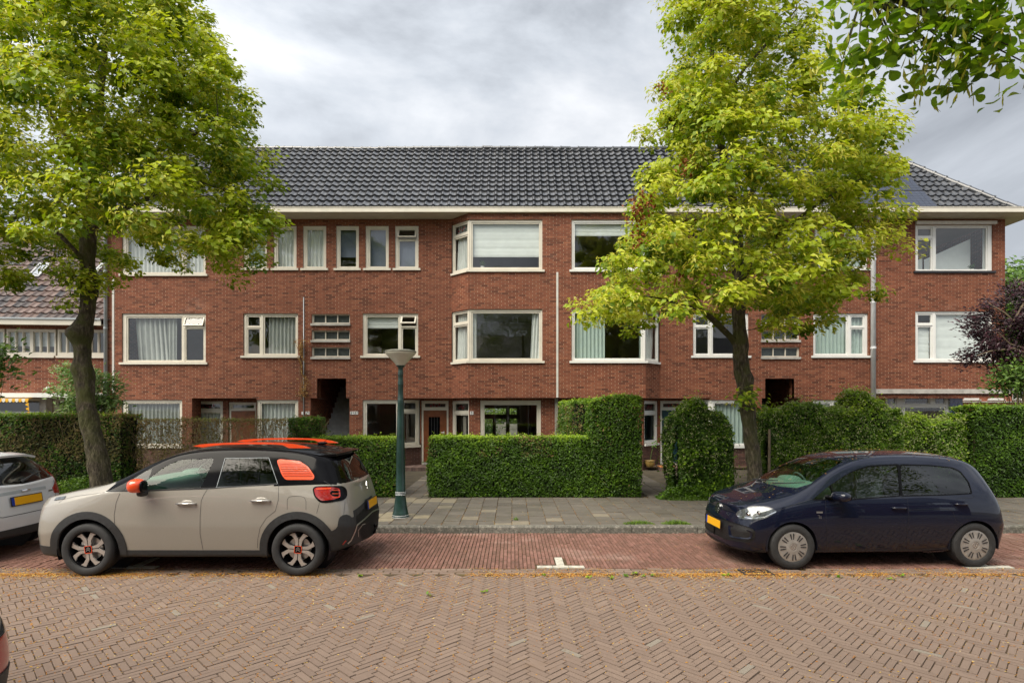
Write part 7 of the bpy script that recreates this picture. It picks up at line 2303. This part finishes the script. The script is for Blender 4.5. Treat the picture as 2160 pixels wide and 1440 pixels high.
def strip(label, x, y, z0, z1, w_=.07):
    mb = MB(); mb.box(x - w_/2, x + w_/2, y - .012, y - .002, z0, z1); return tag(mb.build('joint_strip', M['trim_white']), label, 'cover strip')
strip('narrow white joint cover strip on brick beside the zinc rain pipe', X(239, YM), YM, Z(828, YM), Z(587, YM), .07)
strip('white joint cover strip in the middle of the brick bay front', X(1175.5, YB), YB, Z(838, YB), Z(574, YB), .065)
mb = MB(); mb.tube([(X(1172, YG), YG - .03, .1), (X(1172, YG), YG - .03, ZS - .02)], .018); tag(mb.build('cable_pipe', M['pipe_grey']), 'thin grey conduit on the ground floor pier below the white strip', 'pipe')
# dead creeper
rs = np.random.default_rng(77)
vine = empty('dead_creeper', (X(641, YM), YM - .06, 1.2), 0, 'dried brown creeper clinging to the thin conduit left of the dark stair porch', 'climbing plant')
n = 1300
zz = rs.uniform(Z(838, YM), Z(716, YM), n); wdt = .10 + .08*np.sin(zz*3.1) + .05*np.sin(zz*9)
xx = X(639, YM) + rs.normal(0, 1, n)*wdt*.8 - .03*(zz - 3)
P = np.stack([xx, np.full(n, YM - .05) - rs.random(n)*.06, zz], 1)
keep = (noise2(P[:, 0]*6, P[:, 2]*3) > -.35)
P = P[keep]
V, Fc = leaf_quads(P, unit(len(P), rs)*.5 + np.array([0, -.8, .2]), unit(len(P), rs), rs.uniform(.025, .055, len(P)), .7, .7)
npmesh('leaves', V, Fc, tint_mat('dry_vine_leaf', [(0, (.20,.08,.02)), (.6, (.36,.19,.06)), (1, (.46,.33,.13))], .9, 0, 10, .2), vine, np.repeat(rs.random(len(P)), 4))
mb = MB()
for k in range(5):
    x0 = X(641, YM) + rs.normal(0, .03); mb.tube([(x0 + .05*math.sin(z*4 + k) - .02*k, YM - .025, z) for z in np.linspace(Z(845, YM), Z(700 + 12*k, YM), 14)], .006, 5)
mb.build('stems', M['twig'], vine)

# ------------------------------------------------------------------ house numbers
def number(label, txt, x, y, z, w_=.16, h_=.12, sub=None, s=.085):
    o = empty('house_number', (x, y, z), 0, label, 'number plate')
    mb = MB(); mb.box(x - w_/2, x + w_/2, y - .014, y - .003, z - h_/2, z + h_/2); mb.build('plate', M['plate_white'], o)
    def text(t_, dx, dz, size):
        cu = bpy.data.curves.new('t', 'FONT'); cu.body = t_; cu.size = size; cu.align_x = 'CENTER'; cu.align_y = 'CENTER'; cu.extrude = .001; cu.offset = .0016
        to = bpy.data.objects.new('t', cu); col.objects.link(to)
        me = bpy.data.meshes.new_from_object(to.evaluated_get(bpy.context.evaluated_depsgraph_get()))
        bpy.data.objects.remove(to); me.name = 'digits'; me.materials.clear(); me.materials.append(M['ink'])
        for p in me.polygons: p.material_index = 0
        d = bpy.data.objects.new('digits', me); col.objects.link(d); d.parent = o; d.location = (dx, -.0165, dz); d.rotation_euler = (R(90), 0, 0)
    text(txt, -.02 if sub else 0, 0, s*1.25)
    if sub: text(sub, .04, .018, s*.75)
    return o
number('small white number plate 7a on the pier left of the stair porch', '7', X(649, YM), YM, Z(870.5, YM), .13, .10, 'a')
number('small white number plate 7b just below the plate 7a', '7', X(649, YM), YM, Z(881.5, YM), .13, .10, 'b')
mb = MB(); mb.box(X(636.5, YM), X(641.5, YM), YM - .02, YM - .003, Z(874, YM), Z(868, YM)); tag(mb.build('bell_plate', M['plate_white']), 'blank white bell plate beside the conduit left of plate 7a', 'plate')
number('white number plate 5a on the pier right of the stair porch', '5', X(742.5, YM), YM, Z(870.5, YM), .12, .10, 'a')
number('white number plate 5b touching the plate 5a on its right', '5', X(751.3, YM), YM, Z(870.5, YM), .13, .10, 'b')
number('white number plate 5 on the dark pier left of the see-through bay window', '5', X(995, YG), YG, Z(870.5, YG), .11, .11)

# ------------------------------------------------------------------ steps, pot, mat, bags, stakes
def step(label, x0, x1, y0, y1, z):
    mb = MB(); n = int((x1-x0)/.075)
    for k in range(n):
        mb.tint = random.random(); a = x0 + (x1-x0)*k/n
        mb.box(a + .003, x0 + (x1-x0)*(k+1)/n - .003, y0, y1, PZ - .05, z)
    return tag(mb.build('door_step', M['step_brick'], tint=True), label, 'doorstep')
M['step_brick'] = tint_mat('step_brick', [(0, (.10,.065,.055)), (1, (.20,.13,.11))], .85, .4, 50, .4, 9)
step('brick doorstep in front of the brown varnished door', -3.55, -1.9, 18.38, YR + .0, .21)
step('brick doorstep in front of the dark teal door', mirx(-1.9), mirx(-3.55), 18.38, YR + .0, .21)
pt = empty('flower_pot', (X(1372, 18.55), 18.6, .21), 0, 'round ochre flower pot with a thin stem beside the dark teal door', 'flower pot')
M['ochre'] = pm('ochre_glaze', (.26,.17,.05), .3, 0, .3, 8, .1, .4)
mb = MB(); mb.lathe([(0, 0), (.10, 0), (.135, .06), (.15, .15), (.145, .19), (.165, .20), (.16, .215), (.14, .21), (.13, .18), (0, .18)], tuple(pt.location), 28); mb.build('pot', M['ochre'], pt, smooth=40)
mb = MB(); c0 = Vector(pt.location) + Vector((0, 0, .18)); mb.tube([c0, c0 + Vector((.05, 0, .3)), c0 + Vector((.12, 0, .52))], .006, 5)
for k in range(14):
    p = c0 + Vector((.12, 0, .55)) + Vector((random.uniform(-.08, .08), random.uniform(-.06, .06), random.uniform(-.12, .1))); mb.quad(p, p + Vector((.04, 0, .01)), p + Vector((.05, 0, .04)), p + Vector((.0, .01, .035)))
mb.build('stem', M['laurel'], pt, tint=True)
mb = MB(); mb.box(X(1390, 18.6), X(1422, 18.6), 18.45, 18.85, .211, .232); tag(mb.build('door_mat', pm('coir_mat', (.45,.17,.04), .95, 0, .2, 60, .4)), 'orange coir doormat on the step of the dark teal door', 'doormat')
M['blue_bag'] = pm('blue_plastic', (.03,.09,.42), .35, 0, .35, 6, .3)
for k, (px_, lab) in enumerate(((1468, 'blue plastic bag on the ground behind the left side of the flowering bush'), (1488, 'large blue plastic bag showing through the middle of the flowering bush'), (1506, 'blue plastic bag at the right side behind the flowering bush'))):
    mb = MB(); blob(mb, (X(px_, 14.0), 14.0 + .1*k, .42), .27, .2, .30, 20, 14, 2.4)
    mb.v = [(x + .03*math.sin(z*23 + x*17), y + .03*math.sin(x*19 + z*11), z + .02*math.sin(x*31)) for x, y, z in mb.v]
    tag(mb.build('plastic_bag', M['blue_bag'], smooth=True), lab, 'bag')
def stake(label, px_, py0, py1, d, w_=.06):
    mb = MB(); x = X(px_, d); mb.tube([(x, d, PZ - .05), (x + .01, d, Z(py1, d))], [w_*.5, w_*.45], 10); return tag(mb.build('wooden_stake', M['wood_post'], smooth=40), label, 'stake')
stake('weathered wooden stake in front of the flowering hedge right of the tree trunk', 1622, 0, 905, 12.66)
stake('wooden garden gate post between the yellow green hedge and the dark right-hand hedge', 2056, 0, 880, 12.95, .10)
mb = MB(); mb.box(X(1556, 12.9), X(1604, 12.9), 12.88, 12.93, PZ - .05, .24); tag(mb.build('edging_board', M['ink']), 'low black edging board between the bush and the right tree trunk', 'edging')
mb = MB(); mb.box(X(108, 8.9), X(122, 8.9) , 8.7, 9.0, .008, .03)

# ------------------------------------------------------------------ left neighbour: lower house with a long tiled roof
RZ = R(-4.6)
nb = empty('brick_house', (X(218, 19.15), 19.15, 0), 0, 'low brick house with mottled tiled roof and ribbon of cream windows at the left', 'house')
ca, sa = math.cos(RZ), math.sin(RZ)
pR = Vector((X(230, 19.2), 19.2)); tN = Vector((-ca, sa))     # runs left and nearer
pL = pR + tN*13.0
ns = Seg((pL.x, pL.y), (pR.x, pR.y))
def nu(px, d=19.05): return ns.L - (pR.x - X(px, d))/ca
def nz(py, d=19.05): return Z(py, d)
mb = MB()
zw0, zw1, ze = nz(750), nz(694), nz(676)
ribbon_h = (0.2, ns.L - .02, zw0, zw1)
plate(mb, ns, 0, ns.L, nz(829), zw1 + .35, [ribbon_h], 0, .12)
plate(mb, ns, 0, ns.L, 0, nz(838), [(nu(-60), nu(83), .9, nz(840)), (nu(97), nu(220), .0, nz(840))], .35, .45)
mb.build('wall', M['brick'], nb)
for k in range(5):
    b_ = nu(216) - k*(nu(216) - nu(115)) * 1.0; a_ = b_ - (nu(216) - nu(115)) + .06
    if a_ < .2: break
    ss = []; cw = (b_ - a_ - .16)/2
    for half in (0, 1):
        pass
    n3 = 5
    # three narrow panes per casement, two casements per bay
    W0 = (b_ - a_)/2
    for half in (0, 1):
        h0 = a_ + half*W0 + .05; h1 = h0 + W0 - .07; pw_ = (h1 - h0)/3
        for q in range(3): ss.append((h0 + q*pw_ + .012, h0 + (q+1)*pw_ - .012, zw0 + .10, zw1 - .08))
    cur = [('b', .02, .98, .36, .96, 'blind')] if k in (1, 2) else [('f', .0, .2, 0, 1, 'curtain_grey')]
    window(nb, ns, (a_, b_, zw0, zw1), ss, curtain=cur, sash_w=.022, sill_ext=0)
mb = MB()
mb.obox(ns.a, ns.t, ns.n, 0, ns.L - .02, -.28, .1, nz(838), nz(829)); mb.build('slab', M['white'], nb)
mb = MB(); mb.obox(ns.a, ns.t, ns.n, 0, ns.L - .02, -.40, -.37, nz(692) + .06, nz(677)); mb.build('fascia', M['cream'], nb)
mb = MB(); mb.obox(ns.a, ns.t, ns.n, 0, ns.L - .02, -.365, .2, zw1 + .12, zw1 + .15); mb.build('eaves_soffit', M['soffit'], nb)
mb = MB(); mb.obox(ns.a, ns.t, ns.n, 0, ns.L - .02, -.44, -.38, nz(677), nz(674)); mb.build('gutter', M['zinc'], nb)
window(nb, ns, (nu(97), nu(220), .9, nz(840)), [(nu(103), nu(160), nz(858), nz(843)), (nu(103), nu(160), 1.0, nz(861)), (nu(165), nu(215), 1.0, nz(843))], mat='cream', dep=.36)
window(nb, ns, (nu(-60), nu(83), .9, nz(840)), [(nu(-50), nu(80), 1.0, nz(842))], mat='cream', dep=.38, curtain=[('b', 0, 1, 0, .72, 'blind')])
mb = MB(); mb.obox(ns.a, ns.t, ns.n, nu(84), nu(96), .02, .34, 0, nz(838)); mb.build('pier', M['concrete'], nb)
# room behind
mb = MB(); mb.obox(ns.a, ns.t, ns.n, .1, ns.L - .1, 3.0, 3.1, 0, ze); mb.obox(ns.a, ns.t, ns.n, .1, ns.L - .1, .5, 3.0, 2.6, 2.75); mb.obox(ns.a, ns.t, ns.n, .1, ns.L - .1, .5, 3.0, ze - .1, ze); mb.build('interior_walls', M['room'], nb)
# roof in the house's own frame, turned with it
V, Fc, T = pantiles(0, 13.3, 0, 0, R(45), 17, tw=.26, th=.325, amp=.034, seed=4)
V = np.stack([ns.a.x + ns.t.x*V[:, 0] - ns.n.x*(V[:, 1] - .36), ns.a.y + ns.t.y*V[:, 0] - ns.n.y*(V[:, 1] - .36), V[:, 2] + ze - .03], 1)
V = V[:, :]; npmesh('roof', V, Fc, M['tile_mix'], nb, T)
def rp(u, s, h=0):      # point on roof: u along, s up the slope, h off the slope
    d = s*math.cos(R(45)) - h*math.sin(R(45)) - .36; p = ns.P(u, d, ze - .03 + s*math.sin(R(45)) + h*math.cos(R(45))); return p
mb = MB(); mb.quad(rp(0, 0, -.01), rp(ns.L, 0, -.01), rp(ns.L, 5.52, -.01), rp(0, 5.52, -.01)); mb.quad(rp(0, 5.52), rp(ns.L, 5.52), ns.P(ns.L, 9, .5), ns.P(0, 9, .5)); mb.build('roof_back', M['tile_mix'], nb, tint=True)
mb = MB()
for i in range(40):
    mb.tint = random.random(); a, b = ns.L*i/40, ns.L*(i+1)/40; mb.tube([rp(a, 5.54, .02), rp(a + .05, 5.54, .02), rp(b, 5.54, .02)], [.12, .10, .10], 8)
mb.build('ridge_tiles', M['tile_mix'], nb, tint=True)
def roof_px(px, py):
    # intersect the view ray with the roof plane
    o_ = Vector((0, 0, HC)); d = Vector(((px-1080)/F, 1, (HY-py)/F)); p0 = Vector(rp(0, 0)); e1 = Vector(rp(1, 0)) - p0; e2 = Vector(rp(0, 1)) - p0; nn_ = e1.cross(e2)
    t = (p0 - o_).dot(nn_)/d.dot(nn_); q = o_ + d*t - p0; return q.dot(e1), q.dot(e2)
for (pa, pb, lab) in (((66, 585), (118, 563), 'left roof window'), ((198, 585), (232, 563), 'right roof window')):
    u0, s0 = roof_px(*pa); u1, s1 = roof_px(pb[0] - 14, pb[1])
    fr = MB()
    for (a, b, c, d) in ((u0-.07, u1+.07, s0-.08, s0), (u0-.07, u1+.07, s1, s1+.10), (u0-.07, u0, s0, s1), (u1, u1+.07, s0, s1)):
        vs = [rp(u, s_, h) for h in (0, .11) for u, s_ in ((a, c), (b, c), (b, d), (a, d))]; fr.add(vs, [(0,3,2,1),(4,5,6,7),(0,1,5,4),(1,2,6,5),(2,3,7,6),(3,0,4,7)])
    f_ = fr.build('roof_window', M['sky_glass'], nb)
    g_ = MB(); g_.quad(rp(u0, s0, .085), rp(u1, s0, .085), rp(u1, s1, .085), rp(u0, s1, .085)); g_.build('pane', M['sky_pane'] if 'sky_pane' in M else M.setdefault('sky_pane', pm('roof_window_pane', (.30,.33,.36), .06, 0, .05, 3, 0, 1)), f_)
# awning with scalloped valance
aw = empty('awning', tuple(ns.P(nu(20), -.3, nz(840))), 0, 'yellow and white striped awning with a scalloped edge under the white slab at the left', 'awning')
mb = MB(); mw = MB()
a0, a1 = nu(-70), nu(83)
nsc = 24
for k in range(nsc):
    u0_ = a0 + (a1-a0)*k/nsc; u1_ = a0 + (a1-a0)*(k+1)/nsc
    tgt = mb if k % 2 else mw
    pts = [(u0_, nz(841)), (u1_, nz(841))] + [(u1_ - (u1_-u0_)*q/6, nz(846) - .045*math.sin(math.pi*q/6)) for q in range(7)]
    tgt.add([ns.P(u, -.45, z) for u, z in pts], [tuple(range(len(pts)))[::-1]])
    tgt.quad(ns.P(u0_, -.45, nz(841)), ns.P(u1_, -.45, nz(841)), ns.P(u1_, -.02, nz(839)), ns.P(u0_, -.02, nz(839)))
# side flap
for k in range(3):
    z0_ = nz(849) - k*.14; pts = [(0, 0), (-.18, -.04), (-.20, -.08), (0, -.13)]
    mb.add([ns.P(a1 + .0 + p[0]*.5, -.44 + .02*k, z0_ + p[1]) for p in pts], [(0, 1, 2, 3)])
M['awn_y'] = pm('awning_yellow', (.72,.38,.02), .8, 0, .15, 20); M['awn_w'] = pm('awning_white', (.68,.66,.60), .8, 0, .08, 20)
mb.build('yellow_stripes', M['awn_y'], aw); mw.build('white_stripes', M['awn_w'], aw)
number('white number plate 3 on the brick above the slab of the low left house', '3', ns.P(nu(102), 0, 0)[0], ns.P(nu(102), 0, 0)[1] - .01, nz(818.5), .10, .10)

# ------------------------------------------------------------------ solar panels on the right of the main roof
def roof_pt(x, s, h):
    return (x, 18.40 + s*math.cos(slope) - h*math.sin(slope), 8.43 + s*math.sin(slope) + h*math.cos(slope))
for s0, s1, lab in ((.12, 1.12, 'lower black solar panel on the dark roof just above the gutter behind the right tree'), (1.14, 2.14, 'upper black solar panel on the dark roof behind the right tree')):
    o = empty('solar_panel', roof_pt(12.0, s0, .1), 0, lab, 'solar panel')
    x0, x1 = 10.4, 13.72
    def sb(mb, xa, xb, sa_, sb_, h0, h1):
        vs = [roof_pt(x, s_, h) for h in (h0, h1) for x, s_ in ((xa, sa_), (xb, sa_), (xb, sb_), (xa, sb_))]; mb.add(vs, [(0,3,2,1),(4,5,6,7),(0,1,5,4),(1,2,6,5),(2,3,7,6),(3,0,4,7)])
    mb = MB(); sb(mb, x0, x1, s0, s1, .09, .125); mb.build('panel_frame', M['ink'], o)
    mb = MB()
    for i in range(20):
        for j in range(6): sb(mb, x0 + .02 + (x1-x0-.04)*i/20 + .004, x0 + .02 + (x1-x0-.04)*(i+1)/20 - .004, s0 + .02 + .96*j/6 + .004, s0 + .02 + .96*(j+1)/6 - .004, .125, .128)
    mb.build('solar_cells', M['panel'], o)

# ------------------------------------------------------------------ red houses far off behind the open corner
fh = empty('brick_house', (40, 50, 0), 0, 'far orange red brick houses seen under the open right corner of the terrace', 'house')
mb = MB(); fs_ = Seg((28, 41), (60, 41))
def fz(py): return Z(py, 41)
hs = []
for k in range(12):
    a = X(2030, 41) - 28 + k*1.75 - 3.4; hs.append((a, a + 1.15, fz(842) , fz(842) + 1.3))
plate(mb, fs_, 0, fs_.L, -.2, 6.4, hs + [(a + .1, b - .1, .8, 1.9) for a, b, c, d in hs[::2]], 0, .2)
mb.build('wall', M['brick_far'], fh)
for h in hs: window(fh, fs_, h, [(h[0]+.06, h[1]-.06, h[2]+.06, h[3]-.06)], mat='white')
mb = MB(); mb.obox(fs_.a, fs_.t, fs_.n, 0, fs_.L, -.12, .3, fz(846) - .08, fz(846)); mb.build('ledge', M['concrete'], fh)
mb = MB(); mb.quad((27.6, 40.6, 6.4), (60, 40.6, 6.4), (60, 45, 9.6), (27.6, 45, 9.6)); mb.build('roof', M['tile_mix'], fh, tint=True)
mb = MB(); mb.obox(fs_.a, fs_.t, fs_.n, 0, fs_.L, 3, 3.2, 0, 6.3); mb.build('interior_walls', M['room'], fh)
# brick wall garden in front of them
gwm = MB(); gwm.box(X(2030, 30), X(2030, 30) + 12, 30, 30.25, 0, Z(862, 30)); tag(gwm.build('garden_wall', M['brick_far']), 'low orange brick garden wall seen beyond the open right corner', 'wall')

# ------------------------------------------------------------------ the other side of the street, behind the camera (seen in reflections)
op = empty('brick_house', (0, -9.5, 0), 0, 'brick terrace on the opposite side of the street, behind the camera', 'house')
os_ = Seg((22, -9.5), (-22, -9.5))
mb = MB(); hs = []
for k in range(11):
    u = 1.2 + k*4.0; hs += [(u, u + 2.2, 1.0, 2.5), (u, u + 2.2, 3.7, 5.0)]
plate(mb, os_, 0, os_.L, 0, 5.4, hs, 0, .15); mb.build('wall', M['brick'], op)
for h in hs: window(op, os_, h, [(h[0]+.07, (h[0]+h[1])/2-.03, h[2]+.07, h[3]-.07), ((h[0]+h[1])/2+.03, h[1]-.07, h[2]+.07, h[3]-.07)], mat='white')
mb = MB(); mb.quad((22.3, -9.2, 5.35), (-22.3, -9.2, 5.35), (-22.3, -12.4, 8.4), (22.3, -12.4, 8.4)); mb.build('roof', M['tile_dark'], op, tint=True)
mb = MB(); mb.box(-22, 22, -12.6, -12.5, 0, 8.2); mb.build('interior_walls', M['room'], op)
mb = MB(); mb.box(-22.3, 22.3, -9.22, -9.18, 5.2, 5.36); mb.build('fascia', M['white'], op)
